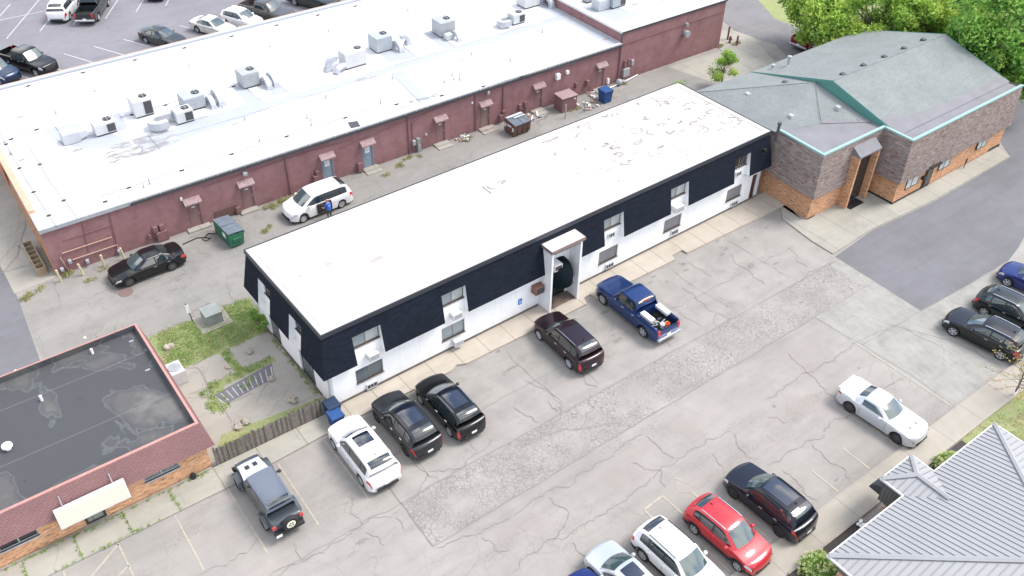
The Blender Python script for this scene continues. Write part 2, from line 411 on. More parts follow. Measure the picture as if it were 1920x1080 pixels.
def weather(m, dark, light):
    n = N(m); b = bsdf(m); src = b.inputs['Base Color'].links[0].from_socket; p = n.pos(); o = n.xyz(p)
    v = n.noise(n.vmath('MULTIPLY', p, (2.2, 2.2, .22)), 1.3, 6, .7)
    c = n.mix(n.math('MULTIPLY', n.ramp(v, .52, .70), .45), src, dark)
    c = n.mix(n.math('MULTIPLY', n.ramp(n.noise(p, .45, 6, .65), .52, .68), .4), c, light)
    c = n.mix(n.math('MULTIPLY', n.math('MULTIPLY', n.ramp(o[2], .0, .9, True), n.ramp(n.noise(p, 1.6, 6, .7), .38, .62)), .6), c, dark)
    n.l.new(c, b.inputs['Base Color'])
weather(M['burg'], (.17, .095, .10), (.34, .215, .22))
M['burgtrim'] = noisy('burgundy_trim', (.24, .125, .13), (.19, .10, .10), 4)
M['burgcan'] = noisy('burgundy_canopy_shingle', (.27, .17, .18), (.36, .29, .29), 6)
M['orangebrick'] = brickmat('orange_brick', (.50, .265, .145), (.40, .195, .105), (.36, .27, .2), (.17, .105, .075))
M['greendoor'] = mat('blue_grey_door', (.21, .27, .33), .6)
M['greydoor'] = mat('burgundy_door', (.22, .13, .13), .6)
M['gutter'] = mat('dark_gutter', (.05, .052, .06), .5)
M['galv'] = noisy('galvanised_metal', (.36, .38, .40), (.28, .30, .32), 2, rough=.5, fine=.04, bump=.03)
M['whitemetal'] = noisy('white_unit_metal', (.56, .57, .58), (.47, .49, .51), 1.5, rough=.5, fine=.04, bump=.02)
M['bluemetal'] = noisy('pale_grey_unit_metal', (.36, .395, .43), (.31, .345, .38), 1.5, rough=.5, fine=.04, bump=.02)
M['duct'] = noisy('white_coated_duct', (.47, .49, .53), (.38, .40, .44), 1.7, rough=.65, fine=.05, bump=.05)
M['grille'] = mat('dark_coil_grille', (.05, .052, .055), .6)
M['black'] = mat('black_plastic', (.012, .012, .013), .5)
M['fan'] = mat('fan_black', (.018, .018, .02), .6)
M['glassb'] = mat('window_glass', (.10, .13, .15), .08, spec=.8)
M['glassc'] = mat('window_glass_with_blinds', (.25, .29, .31), .12, spec=.7)
M['glassd'] = mat('dark_window_glass', (.02, .022, .024), .1, spec=.8)
M['blind'] = mat('grey_vertical_blinds', (.17, .175, .19), .5)
M['foldgrey'] = mat('grey_curtain', (.22, .22, .235), .7); M['foldpale'] = mat('pale_curtain', (.42, .45, .45), .7)
M['alu'] = mat('bronze_window_frame', (.20, .18, .165), .5)
M['aluL'] = mat('pale_window_frame', (.42, .43, .43), .5)
M['greenroof'] = shingle('sage_shingles', (.232, .256, .256), (.205, .228, .228), True, 0, streak=.1)
M['greenroofB'] = shingle('sage_shingles_hip', (.222, .246, .248), (.196, .22, .222), True, 1)
M['membrane'] = noisy('grey_roof_membrane', (.20, .20, .22), (.165, .165, .18), .8, fine=.04)
M['teal'] = mat('teal_coping', (.24, .375, .36), .6)
M['tealdark'] = mat('teal_fascia', (.075, .22, .20), .5)
M['redshingle'] = shingle('weathered_wall_shingles', (.30, .255, .235), (.235, .20, .185), False, c3=(.20, .115, .108), bw=.42, bh=.2)
M['brownshingle'] = shingle('brown_red_shingles', (.27, .155, .155), (.245, .14, .14), False, bw=.3, bh=.13)
M['pinktrim'] = noisy('faded_red_flashing', (.45, .24, .215), (.36, .19, .17), 2)
M['brick2'] = brickmat('tan_orange_brick', (.74, .42, .23), (.60, .31, .165), (.5, .4, .3), (.24, .14, .09), bw=.4, bh=.11)
M['brick3'] = brickmat('orange_common_brick', (.62, .345, .195), (.52, .265, .14), (.46, .33, .23), (.24, .14, .09), bw=.4, bh=.11)
M['metalroof'] = noisy('grey_metal_roof', (.295, .302, .316), (.27, .277, .29), .5, rough=.5, fine=.02, bump=.0, metal=.0)
M['seamrib'] = mat('metal_roof_rib', (.20, .21, .23), .5, metal=.1)
M['siding'] = mat('charcoal_siding', (.10, .102, .10), .7)
M['gutterw'] = mat('pale_gutter', (.62, .63, .64), .5)
M['cream'] = mat('cream_sign_face', (.53, .53, .455), .6)
M['wood'] = noisy('weathered_fence_wood', (.17, .145, .13), (.25, .225, .2), 5)
M['wooddark'] = noisy('dark_fence_wood', (.10, .085, .075), (.16, .14, .125), 5)
M['planter'] = noisy('tan_planter_wood', (.38, .30, .2), (.28, .22, .15), 3)
M['yellowpost'] = noisy('faded_yellow_post', (.60, .54, .32), (.45, .42, .3), 4)
M['rust'] = noisy('rusty_pipe', (.40, .20, .14), (.5, .42, .38), 7)
M['green'] = noisy('green_dumpster_paint', (.022, .16, .085), (.03, .11, .07), 2, rough=.6)
M['lidgrey'] = noisy('faded_plastic_lid', (.14, .17, .21), (.10, .12, .15), 2, rough=.7)
M['brownbin'] = noisy('brown_dumpster_paint', (.10, .055, .045), (.16, .085, .06), 2, rough=.7)
M['bluebin'] = noisy('blue_bin_plastic', (.012, .075, .24), (.015, .05, .17), 3, rough=.6)
M['navybin'] = mat('navy_bin_plastic', (.012, .03, .07), .6)
M['xfmr'] = noisy('grey_green_cabinet', (.28, .31, .30), (.22, .25, .24), 2, rough=.6)
M['rock'] = noisy('pale_rock', (.42, .38, .32), (.28, .25, .2), 4)
M['white'] = mat('white_paint', (.78, .78, .78), .5)
M['signblue'] = mat('blue_sign', (.03, .16, .55), .5)
M['orange'] = mat('orange_plastic', (.75, .16, .03), .5)
M['hydr'] = noisy('old_red_iron', (.22, .09, .07), (.15, .07, .05), 5)
M['bark'] = noisy('grey_brown_bark', (.13, .10, .08), (.2, .17, .14), 6)
M['roofdark'] = None

def roofdark():
    m = mat('black_ponding_roof', (.05, .052, .058), .8, spec=.3); n = N(m); p = n.pos()
    a, b, g, d = (.06, .063, .07), (.088, .088, .09), (.15, .147, .142), (.036, .037, .04)
    f = n.noise(p, .2, 4, .5, .3)
    c = n.mix(n.ramp(f, .50, .56), a, b)
    c = n.mix(n.math('MULTIPLY', n.ramp(n.noise(p, .5, 6, .65), .50, .68), n.ramp(f, .5, .6)), c, g)
    ring = n.ramp(n.math('ABSOLUTE', n.math('SUBTRACT', f, .505)), .001, .008, True)
    c = n.mix(n.math('MULTIPLY', ring, .3), c, (.17, .19, .187))
    c = n.mix(n.math('MULTIPLY', n.ramp(n.noise(p, 1.1, 7, .75), .63, .70), .85), c, d)
    o = n.xyz(p)
    t = n.math('PINGPONG', n.math('SUBTRACT', o[1], 36.6), 1.9)
    c = n.mix(n.math('MULTIPLY', n.ramp(t, .01, .05, True), .35), c, (.19, .19, .19))
    out_(m, c); return m
M['roofdark'] = roofdark()

# ------------------------------------------------------------------ ground
g0 = MB()
for i in range(-12, 30):
    for j in range(-12, 30):
        x, y = i * 20, j * 20; g0.face([(x, y, -.004), (x + 20, y, -.004), (x + 20, y + 20, -.004), (x, y + 20, -.004)])
struct('ground', g0, M['lot'], smooth=True)
KZ = .12
# parking rows and lanes (sheets 4 mm apart)
sheet('parking_pavement', [(12.75, 25.7), (47.2, 25.55), (49.6, 31.9), (12.75, 31.95)], .0, M['stall'])
sheet('lane_pavement', [(12.65, 22.6), (52, 22.7), (47.2, 25.7), (12.75, 25.72)], .004, M['lane'])
sheet('south_parking_pavement', [(-8, 2), (60, 2), (60, 19), (41.3, 22.66), (12.65, 22.6), (-8, 22.5)], .0, M['south'])
sheet('west_parking_pavement', [(-14, 22.5), (12.64, 22.56), (12.72, 31.95), (-14, 31.8)], .002, M['south'])
sheet('concrete_patch_pavement', [(41.25, 13.02), (46.4, 13.02), (60, 13.0), (60, 20), (53, 18.8), (47.1, 19.1), (47.2, 25.8), (46.1, 25.5), (46.1, 22.75), (41.1, 22.66)], .009, M['patch'])
sheet('driveway', [(47.25, 25.95), (47.1, 19.1), (52.0, 18.85), (56.5, 18.75), (58.6, 19.2), (61, 19.9), (90, 21), (90, 40), (74, 40), (71, 28), (69.3, 26.1), (58.8, 25.95), (51.9, 26.37)], .013, M['newer'])
sheet('alley_pavement', [(.9, 43.0), (13, 42.6), (68, 42.6), (68, 52.5), (64.9, 53.0), (52, 54), (4.2, 54.4), (1.3, 53.3)], .0, M['alley'])
sheet('side_road', [(66.9, 42), (68.2, 47), (70, 51.0), (69, 55), (76, 76), (86, 76), (78.5, 62), (74.6, 55), (75, 48), (76, 42)], .006, M['alleydark'])
sheet('side_lot_pavement', [(-14, 38), (1.0, 43), (.9, 46.6), (1.32, 53.4), (1.2, 57.4), (1.2, 76), (-14, 76)], .004, M['newer'])
sheet('side_walk', [(1.25, 54.0), (4.0, 54.2), (4.3, 67.5), (1.25, 67.5)], .01, M['slab'])
sheet('apron', [(60, 46.0), (66.2, 46.6), (67.8, 50), (69.5, 53.2), (69, 56), (65.2, 56), (64.8, 53.0), (58, 53.4)], .008, M['walkgrey'])
sheet('far_parking_lot', [(-60, 75), (120, 75), (120, 260), (-60, 260)], .004, M['far'])
sheet('grass_lawn', [(74.8, 55.2), (78.4, 62), (86, 76), (140, 76), (140, -5), (95, -5), (90, 42), (75.3, 42), (75.2, 49)], .008, M['grass'])
sheet('grass_verge', [(6.5, 45.05), (13.1, 44.95), (13.1, 41.4), (6.5, 41.2)], .02, M['grass'])
sheet('patio', [(5.9, 33.6), (13.0, 33.5), (13.0, 41.45), (5.9, 41.6)], .016, M['slab'])
sheet('grass_patch', [(9.6, 41.3), (10.05, 41.5), (10.3, 39.2), (9.75, 39.1)], .021, M['grass']); sheet('grass_patch', [(8.3, 38.55), (12.1, 38.7), (12.0, 39.15), (8.2, 39.15)], .024, M['grass']); sheet('grass_patch', [(7.4, 37.2), (8.0, 36.7), (8.6, 37.4), (8.7, 38.55), (8.1, 38.95)], .022, M['grass'])
sheet('grass_strip', [(7.2, 35.2), (12.9, 34.5), (12.9, 33.7), (6.2, 33.8)], .020, M['grass'])
sheet('lawn', [(39.5, 11.5), (60, 11.5), (60, 0), (39.5, 0)], .02, M['grass'])
# walks (real kerb step)
def walk(name, poly, m, z=KZ): return struct(name, MB().prism(poly, 0, z), m)
wk = MB()   # front walk with broken bites in its kerb
walk('sidewalk', [(12.9, 33.36), (12.9, 31.97), (19.9, 31.95), (20.4, 32.2), (21.0, 31.93), (30.2, 31.96), (30.4, 32.5), (31.0, 32.55), (31.1, 31.97), (33.6, 32.0), (38.0, 32.0), (38.15, 32.45), (39.1, 32.5), (39.2, 32.05), (49.3, 32.0), (49.2, 34.05)], M['walk'])
walk('sidewalk_west', [(-14, 33.35), (-14, 31.75), (6.05, 31.62), (12.85, 31.95), (12.85, 33.2)], M['walkold'], .10)
walk('sidewalk_south', [(-10, 11.45), (60, 11.5), (60, 13.02), (25.7, 13.02), (-10, 12.95)], M['walkpale'], .10)
walk('sidewalk_east', [(49.4, 29.9), (48.85, 30.05), (48.7, 31.9), (47.7, 31.0), (47.3, 28.0), (47.3, 26.2), (51.9, 26.45), (58.8, 26.05), (69.3, 26.15), (69.9, 27.6), (55.7, 27.5), (55.7, 30.0)], M['walkgrey'], .08)
walk('sidewalk_gap', [(49.3, 32.0), (48.6, 32.0), (48.75, 30.1), (49.0, 30.1), (49.0, 33.9), (49.3, 34.0)], M['walkgrey'], .1)
struct('mulch_bed', MB().prism([(25.3, 11.42), (30.6, 11.42), (30.6, 9.5), (25.3, 9.5)], 0, .09), M['mulch'])
struct('mulch_bed', MB().prism([(33.9, 11.42), (39.4, 11.42), (39.4, 9.5), (33.9, 9.5)], 0, .09), M['mulch'])
kb = MB(); kb.box(25.3, 11.42, 0, 30.7, 11.52, .17); kb.box(30.62, 9.6, 0, 30.72, 11.42, .165); kb.box(33.9, 11.42, 0, 37.4, 11.52, .17)
struct('kerb', kb, M['curb'])
kb = MB(); kb.box(-6, 33.36 - .02, .0, 5.9, 33.36 - .16, .15); struct('kerb', kb, M['curb'])

# cracks and seams: jagged ribbons lying on the paving
def ribbon(mb, pts, w, z, jag=.12, step=.35, mi=0, fade=True):
    P_ = []
    for a, b in zip(pts[:-1], pts[1:]):
        a = Vector(a).to_3d(); b = Vector(b).to_3d(); n = max(1, int((b - a).length / step))
        d = (b - a).normalized(); q = Vector((-d.y, d.x, 0))
        for i in range(n):
            p = a + (b - a) * (i / n); P_.append(p + q * (noise.noise(p * 1.3) * jag * 1.3 + random.uniform(-.35, .35) * jag))
    P_.append(Vector(pts[-1]).to_3d()); L = []; Rr = []
    for i, p in enumerate(P_):
        d = (P_[min(i + 1, len(P_) - 1)] - P_[max(0, i - 1)]); d = d.normalized() if d.length > 0 else Vector((1, 0, 0))
        q = Vector((-d.y, d.x, 0)); ww = w * (.45 + random.random()) * (.5 if (fade and i in (0, len(P_) - 1)) else 1) * .5
        L.append((p.x + q.x * ww, p.y + q.y * ww, z)); Rr.append((p.x - q.x * ww, p.y - q.y * ww, z))
    mb.grid([L, Rr], mi)
cr = MB(); Z1 = .017
def px(*pts): return [G2(*p) for p in pts]
def q4(ox, oy, *pts): return [G2(ox + a / 4, oy + b / 4) for a, b in pts]
ribbon(cr, [(12.75, 25.7), (47.2, 25.62)], .05, Z1, .05, .5, 1)
ribbon(cr, [(12.65, 22.6), (47.1, 22.72)], .05, Z1, .06, .5, 1)
ribbon(cr, [(12.78, 31.9), (12.72, 26), (12.62, 22.6)], .05, Z1, .05, .4, 0)
ribbon(cr, [(-10, 25.9), (12.75, 25.7)], .03, Z1, .18, .4, 0)
ribbon(cr, [(41.1, 22.66), (41.4, 19.3), (41.6, 16.1), (41.45, 13.05)], .05, Z1, .04, .4, 1)
ribbon(cr, [(41.4, 19.35), (47.05, 19.12)], .05, Z1, .05, .4, 0)
ribbon(cr, [(44.49, 19.34), (46.42, 15.86), (46.5, 13.2)], .035, Z1, .1, .4, 0)
ribbon(cr, [(47.25, 25.9), (47.1, 19.15), (52, 18.87), (56.5, 18.77)], .05, Z1, .03, .4, 1)
for L_ in [q4(960, 540, (100, 700), (250, 770), (370, 870)), q4(960, 540, (0, 880), (110, 960), (200, 1010)), q4(960, 540, (515, 640), (570, 710), (640, 750)),
           q4(960, 540, (1280, 0), (1390, 80), (1470, 150), (1520, 190), (1640, 230)), q4(960, 540, (1150, 370), (1190, 440)), q4(960, 540, (1520, 190), (1530, 280), (1500, 320)),
           q4(960, 540, (560, 800), (620, 900), (560, 980), (480, 1080)), q4(960, 540, (370, 870), (350, 960), (280, 1080)), q4(960, 540, (270, 850), (330, 940)),
           q4(480, 810, (1150, 190), (1280, 310), (1370, 380), (1500, 300), (1680, 150), (1780, 50)), q4(480, 810, (1280, 290), (1420, 300), (1530, 290)),
           q4(480, 810, (1690, 790), (1800, 890), (1900, 870)), q4(480, 810, (700, 480), (760, 650), (800, 700)), q4(480, 810, (270, 840), (340, 970), (430, 920)),
           q4(480, 810, (800, 700), (620, 830), (350, 970), (160, 1080)), q4(480, 810, (800, 700), (1000, 620), (1090, 570)), q4(480, 810, (840, 740), (960, 850)),
           q4(480, 810, (1130, 540), (1270, 360), (1280, 310)), q4(480, 810, (1340, 870), (1600, 780), (1900, 630)), q4(480, 810, (1050, 640), (1110, 730)),
           q4(960, 810, (0, 620), (150, 500), (420, 400), (640, 230), (850, 90), (980, 20)), q4(960, 810, (0, 1050), (230, 850), (440, 750), (640, 640), (760, 570), (990, 400), (1200, 230), (1480, 60), (1650, 0)),
           q4(960, 810, (1010, 30), (1150, 140), (1220, 200)), q4(960, 810, (450, 830), (560, 930)), q4(960, 810, (1640, 10), (1680, 100), (1760, 180), (1850, 200)),
           q4(960, 810, (1500, 170), (1590, 270)), q4(960, 810, (900, 230), (1100, 300), (1150, 420)), q4(960, 810, (280, 490), (400, 600), (420, 730), (300, 830)),
           q4(1440, 540, (0, 850), (240, 660), (460, 560), (640, 430), (800, 340), (950, 280)), q4(1440, 540, (140, 490), (280, 620), (450, 780), (520, 830)),
           q4(1440, 540, (1010, 290), (1160, 380), (1310, 440)), q4(1440, 540, (400, 1070), (500, 1000), (620, 940)), q4(1440, 540, (850, 740), (1010, 670)), q4(1440, 540, (0, 960), (130, 1010)),
           q4(1440, 810, (0, 260), (200, 130), (420, 20)), q4(1440, 810, (330, 90), (440, 200), (560, 280), (620, 350)), q4(1440, 810, (120, 280), (260, 430), (320, 510), (380, 540)),
           q4(1440, 270, (960, 970), (1070, 880), (1220, 790), (1400, 690), (1600, 590), (1760, 500), (1920, 410)), q4(1440, 270, (1600, 700), (1700, 800), (1780, 880)),
           q4(1440, 270, (160, 780), (220, 870), (300, 930)), q4(1440, 270, (160, 1080), (330, 960), (500, 870)),
           q4(0, 270, (1420, 710), (1560, 660), (1640, 640)), q4(0, 270, (1380, 840), (1470, 780), (1560, 830), (1530, 850)), q4(0, 270, (1380, 880), (1410, 910)),
           q4(0, 810, (1920, 790), (1860, 900), (1700, 1010), (1500, 1070)), q4(1440, 540, (640, 200), (560, 260)),
           q4(960, 270, (1080, 900), (1000, 960)), q4(960, 270, (1620, 820), (1740, 940), (1900, 1060)), q4(960, 270, (1330, 880), (1500, 1000))]:
    ribbon(cr, L_, .026, Z1 + .003, .22, .14, 0)
for s_ in (15.1, 17.9, 23.5, 26.1, 31.6, 34.4, 37.2, 42.6):
    ribbon(cr, [(s_, 31.7), (s_ + random.uniform(-.2, .2), 29.4), (s_ + random.uniform(-.3, .3), 26.2)], .02, Z1, .1, .4, 1)
ribbon(cr, [(13, 28.6), (46, 28.4)], .03, Z1, .15, .5, 1)
struct('pavement_cracks', cr, [M['crack'], M['seam']], fix=False)
st_ = MB(); random.seed(41)
def splat(c, rx, ry, seed, n=30):
    pts = []
    for i in range(n):
        a = 2 * pi * i / n; k = .75 + 1.1 * abs(noise.noise(Vector((cos(a) * 2.2, sin(a) * 2.2, seed * 3.7)))) + .5 * noise.noise(Vector((cos(a) * 7, sin(a) * 7, seed)))
        pts.append((c[0] + rx * k * cos(a), c[1] + ry * k * sin(a), Z1 - .002))
    st_.face(pts)
for k, (x, y, a, b) in enumerate(((1155, 640, .25, .1), (1163, 635, .12, .08), (1150, 628, .2, .06), (1080, 612, .5, .15), (1098, 628, .3, .12), (1075, 600, .25, .1), (1135, 585, .4, .12), (1180, 600, .3, .06), (1408, 497, .28, .16), (1455, 494, .3, .08), (1403, 540, .06, .05), (1430, 528, .04, .04), (1350, 558, .05, .04), (840, 692, .5, .1), (1012, 612, .3, .1), (680, 1014, .25, .12), (1452, 762, .1, .08), (1610, 690, .12, .06), (1568, 900, .15, .05), (595, 800, .4, .2), (960, 690, .5, .1), (985, 560, .4, .12))): splat(G2(x, y), a, b, k)
for k in range(34):
    x = random.uniform(14, 47); splat((x, random.uniform(30.6, 31.9)), random.uniform(.05, .35), random.uniform(.03, .12), k + 60, 16)
struct('oil_stains', st_, mat('oil_stain', (.19, .184, .178), .9), fix=False)
# painted lines
yl = MB()
def line(mb, a, b, w=.10, z=.014):
    a = Vector(a).to_3d(); b = Vector(b).to_3d(); d = (b - a).normalized(); q = Vector((-d.y, d.x, 0)) * w / 2
    n = max(1, int((b - a).length / .5))
    for i in range(n):
        p0 = a + (b - a) * (i / n); p1 = a + (b - a) * ((i + random.uniform(.93, 1.0)) / n)
        mb.face([(p0.x + q.x, p0.y + q.y, z), (p0.x - q.x, p0.y - q.y, z), (p1.x - q.x, p1.y - q.y, z), (p1.x + q.x, p1.y + q.y, z)])
for x in (.5, 3.29, 6.04, 8.8, 11.5): line(yl, (x, 31.6), (x + random.uniform(-.05, .05), 26.9 if x > 5 else 27.8))
line(yl, (-2.05, 31.6), (-2.05, 29.5)); line(yl, (.5, 31.55), (-1.6, 30.2)); line(yl, (.5, 30.1), (-.5, 29.6)); line(yl, (.5, 29.2), (.5, 27.9))
for x in (26.1, 31.2, 33.77, 36.3, 28.7, 23.2): line(yl, (x, 13.2), (x, 14.9))
line(yl, (41.25, 18.6), (41.3, 13.2), .08); line(yl, (22.35, 18.2), (23.7, 18.3)); line(yl, (23.7, 18.3), (23.75, 16.8)); line(yl, (22.35, 18.2), (22.35, 17.6)); line(yl, (21.0, 16.9), (21.0, 16.2))
line(yl, (25.1, 17.6), (25.1, 16.9))
c0 = Vector((25.0, 18.05, 0))
for i in range(14):
    a0 = i * .38; line(yl, c0 + Vector((cos(a0), sin(a0), 0)) * .36, c0 + Vector((cos(a0 + .34), sin(a0 + .34), 0)) * .36, .06)
line(yl, (25.05, 18.7), (25.2, 18.4), .06); line(yl, (25.35, 18.0), (25.5, 17.75), .06)
struct('parking_lines', yl, M['ypaint'], fix=False)
wl = MB()
dST = Vector((cos(radians(-64)), sin(radians(-64)), 0))
for k in range(-3, 14):
    p0 = Vector((13.74 + 2.755 * k, 87.55, 0)); line(wl, p0, p0 + dST * 4.6, .1, .012)
dS2 = Vector((cos(radians(57.6)), sin(radians(57.6)), 0))
for a, l in ((Vector((13.3, 93.86, 0)), 5), (Vector((16.3, 93.5, 0)), 5), (Vector((10.29, 93.93, 0)), 10), (Vector((7.3, 93.9, 0)), 10), (Vector((19.37, 93.3, 0)), 5), (Vector((22.39, 93.2, 0)), 5), (Vector((25.4, 93.1, 0)), 5), (Vector((28.4, 93, 0)), 5), (Vector((31.4, 93, 0)), 5)): line(wl, a, a + dS2 * l, .1, .012)
line(wl, (4, 99), (15.4, 98.6), .1, .012)
struct('parking_lines', wl, M['wpaint'], fix=False)
# hatched bare asphalt bay in the patio
sheet('patio_asphalt', px((400, 742), (510, 681), (514, 709), (426, 757)), .026, M['newer'])
hl = MB()
for i in range(11):
    a = Vector(G2(404 + i * 10.4, 744 - i * 5.6)); b = Vector(G2(420 + i * 9.2, 756 - i * 4.5)); line(hl, a, b, .05, .032)
struct('patio_lines', hl, M['wpaint'], fix=False)
jt = MB()
for a in (q4(0, 540, (1330, 600), (1480, 600), (1570, 740), (1740, 1010)), q4(0, 540, (1420, 800), (1560, 740)), q4(0, 540, (1660, 890), (1900, 790)), q4(480, 540, (0, 860), (90, 700)), q4(0, 540, (1440, 590), (1580, 500)), q4(0, 270, (0, 990), (130, 840), (200, 560)), q4(0, 270, (40, 960), (330, 880)), q4(0, 270, (110, 760), (240, 820))):
    ribbon(jt, a, .05, .028, .08, .3)
struct('slab_joints', jt, M['crack'], fix=False)
mh = MB(); mh.lathe([(.0, .46), (.02, .46), (.02, .40)], 24, c=(*G2(236, 548), .005)); o = mh.build('manhole_cover', noisy('rusty_iron_cover', (.20, .13, .12), (.14, .1, .1), 5)); tag(o, 'round rusty manhole cover in the alley below the black sedan', 'manhole cover')

# ================================================================== main apartment building (white walls, black mansard)
AA = radians(1.1); BL, BW, BH, WT = 35.35, 9.0, 5.6, .25
apt = thing('apartment_building', 'long white two storey apartment building with black shingle mansard and white flat roof', 'building', (12.95, 33.35, 0), AA)
# window bays: (x0, x1, right-hand cheek)
BAYS = [(1.62, 3.36), (7.35, 8.98), (19.62, 21.28), (25.55, 27.2), (31.8, 33.38)]
MT, MBZ, MD = 5.42, 2.8, .42        # mansard top, bottom, how far its foot stands out
PX0, PX1 = 14.72, 17.12             # entrance portal
wl_ = MB()
def wallrun(mb, L, holes, T, zt):
    """wall along local x with rectangular holes (x0,z0,x1,z1), outer face at y=0, thickness .2"""
    xs = sorted({0, L} | {h[0] for h in holes} | {h[2] for h in holes}); 
    for a, b in zip(xs[:-1], xs[1:]):
        hs = sorted([h for h in holes if h[0] <= a + 1e-6 and h[2] >= b - 1e-6], key=lambda h: h[1]); z = 0
        for h in hs:
            if h[1] > z: mb.T = T; mb.box(a, 0, z, b, .2, h[1])
            z = h[3]
        mb.T = T; mb.box(a, 0, z, b, .2, zt)
    mb.T = None
I4 = Matrix.Identity(4)
TF = I4.copy()                                                              # front wall
TL = Matrix.Translation((0, BW, 0)) @ Matrix.Rotation(-pi / 2, 4, 'Z')      # left (west) wall, local x runs from back to front
TB = Matrix.Translation((BL, BW, 0)) @ Matrix.Rotation(pi, 4, 'Z')
TR = Matrix.Translation((BL, 0, 0)) @ Matrix.Rotation(pi / 2, 4, 'Z')
fh = []
for a, b in BAYS: fh += [(a, 1.0, b, 2.0), (a, 3.65, b, 4.5)]
fh += [(15.1, 0, 16.8, 2.15), (35.2 - .75, .05, 35.05, 2.25)]
LW = [(BW - 3.55, 0.0, BW - 1.85, 2.0), (BW - 7.4, .25, BW - 6.1, 1.9), (BW - 3.45, 3.6, BW - 2.35, 4.3), (BW - 7.25, 3.6, BW - 6.15, 4.3)]
wallrun(wl_, BL, fh, TF, 5.35); wallrun(wl_, BW, LW, TL, 5.35); wallrun(wl_, BW, [], TR, 5.35); wallrun(wl_, BL, [], TB, 5.35)
wl_.build('wall', M['whitewall'], apt)
bs = MB(); bs.box(-.03, -.03, 0, 14.6, 0, .27); bs.box(17.2, -.03, 0, BL, 0, .27); bs.box(-.02, 0, 0, 0, BW, .3); bs.build('plinth', M['base'], apt)
rf = MB(); rf.box(-.02, -.02, 5.35, BL + .02, BW + .02, BH); rf.build('roof', M['roofA'], apt)
ed = MB()
for y0, y1 in ((-.10, -.02), (BW + .02, BW + .10)): ed.box(-.1, y0, 5.36, BL + .1, y1, BH + .03)
for x0, x1 in ((-.10, -.02), (BL + .02, BL + .10)): ed.box(x0, -.02, 5.36, x1, BW + .02, BH + .03)
ed.build('roof_edge', M['darktrim'], apt)
# low ridges of the coated edge and the seam across the roof
sm = MB(); sm.box(.35, BW - .5, BH, BL - .3, BW - .38, BH + .05); sm.box(.3, .3, BH, .4, BW - .4, BH + .03); sm.box(BL - .45, .3, BH, BL - .35, BW - .4, BH + .04)
explode(sm.build('roof_seam', M['roofA'], apt))
rs2 = MB(); ribbon(rs2, [(17.0, BW - .3), (18.2, 4.3), (19.9, .5)], .05, BH + .006, .06, .3); rs2.build('roof_seam', mat('roof_crease', (.31, .295, .285), .9), apt)
def mansard(mb, T, L, gaps, ends):
    """sloped shingle panels between gaps, with triangular cheeks"""
    segs = []; x = -MD if ends[0] else 0
    full = [g for g in sorted(gaps)]
    mb.T = T
    # band above recess windows is continuous
    zc = 4.62; dc = MD * (MT - zc) / (MT - MBZ)
    def prof(z): return -.02 - MD * (MT - z) / (MT - MBZ)
    def panel(a, b, z0, z1, ea=0, eb=0):
        # ea/eb: mitre at the ends
        def xe(x, z, e): return x + e * (-prof(z))
        A = (xe(a, z0, -ea), prof(z0), z0); B = (xe(b, z0, eb), prof(z0), z0); Cc = (xe(b, z1, eb), prof(z1), z1); D = (xe(a, z1, -ea), prof(z1), z1)
        mb.face([A, B, Cc, D], 0)
        if not ea: mb.face([D, A, (a, -.0, z0), (a, 0, z1)], 1)
        if not eb: mb.face([B, Cc, (b, 0, z1), (b, 0, z0)], 1)
        mb.face([A, B, (b, 0, z0), (a, 0, z0)], 2)
    panel(0, L, zc, MT, 1, 1)
    xs = 0; e = 1
    for a, b in full: panel(xs, a, MBZ, zc, e, 0); xs = b; e = 0
    panel(xs, L, MBZ, zc, 0, 1)
    mb.T = None
ms = MB(); mansard(ms, TF, BL, BAYS + [(PX0, PX1)], (1, 1)); mansard(ms, TL, BW, [(BW - 7.45, BW - 5.95), (BW - 3.6, BW - 2.2)], (1, 1)); mansard(ms, TR, BW, [], (1, 1)); mansard(ms, TB, BL, [], (1, 1))
ms.build('mansard', [M['mansard'], M['whitetrim'], M['darktrim']], apt, fix=False)

def window(parent, T, x0, z0, x1, z1, glass, dep=.1, frame=None, sill=True, mull=1):
    fr = MB(); fr.T = T; t = .055
    fr.box(x0, dep - .03, z0, x1, dep + .05, z0 + t); fr.box(x0, dep - .03, z1 - t, x1, dep + .05, z1); fr.box(x0, dep - .03, z0 + t, x0 + t, dep + .05, z1 - t); fr.box(x1 - t, dep - .03, z0 + t, x1, dep + .05, z1 - t)
    for i in range(mull):
        xm = x0 + (x1 - x0) * (i + 1) / (mull + 1); fr.box(xm - .03, dep - .02, z0 + t, xm + .03, dep + .04, z1 - t)
    if sill: fr.box(x0 - .03, -.05, z0 - .06, x1 + .03, dep - .03, z0)
    f = fr.build('window', frame or M['alu'], parent)
    pn = MB(); pn.T = T; pn.box(x0 + t, dep, z0 + t, x1 - t, dep + .02, z1 - t); pn.build('pane', glass, f); return f
def blinds(parent, T, x0, z0, x1, z1, m, y=.17, n=14):
    b = MB(); b.T = T
    for i in range(n): a = x0 + (x1 - x0) * i / n; b.box(a, y, z0, a + (x1 - x0) / n * .8, y + .02, z1)
    return b.build('blind', m, parent)
GL = [M['glassb'], M['glassc'], M['blind'], M['blind'], M['blind']]
GU = [M['glassc'], M['glassc'], M['glassc'], M['glassc'], M['glassd']]
for i, (a, b) in enumerate(BAYS):
    window(apt, TF, a, 1.0, b, 2.0, GL[i]); window(apt, TF, a, 3.65, b, 4.5, GU[i])
window(apt, TL, *LW[0][:2], *LW[0][2:], M['glassb'], mull=3); window(apt, TL, *LW[1][:2], *LW[1][2:], M['glassb'], mull=1)
window(apt, TL, *LW[2], M['glassd']); window(apt, TL, *LW[3], M['glassd'])
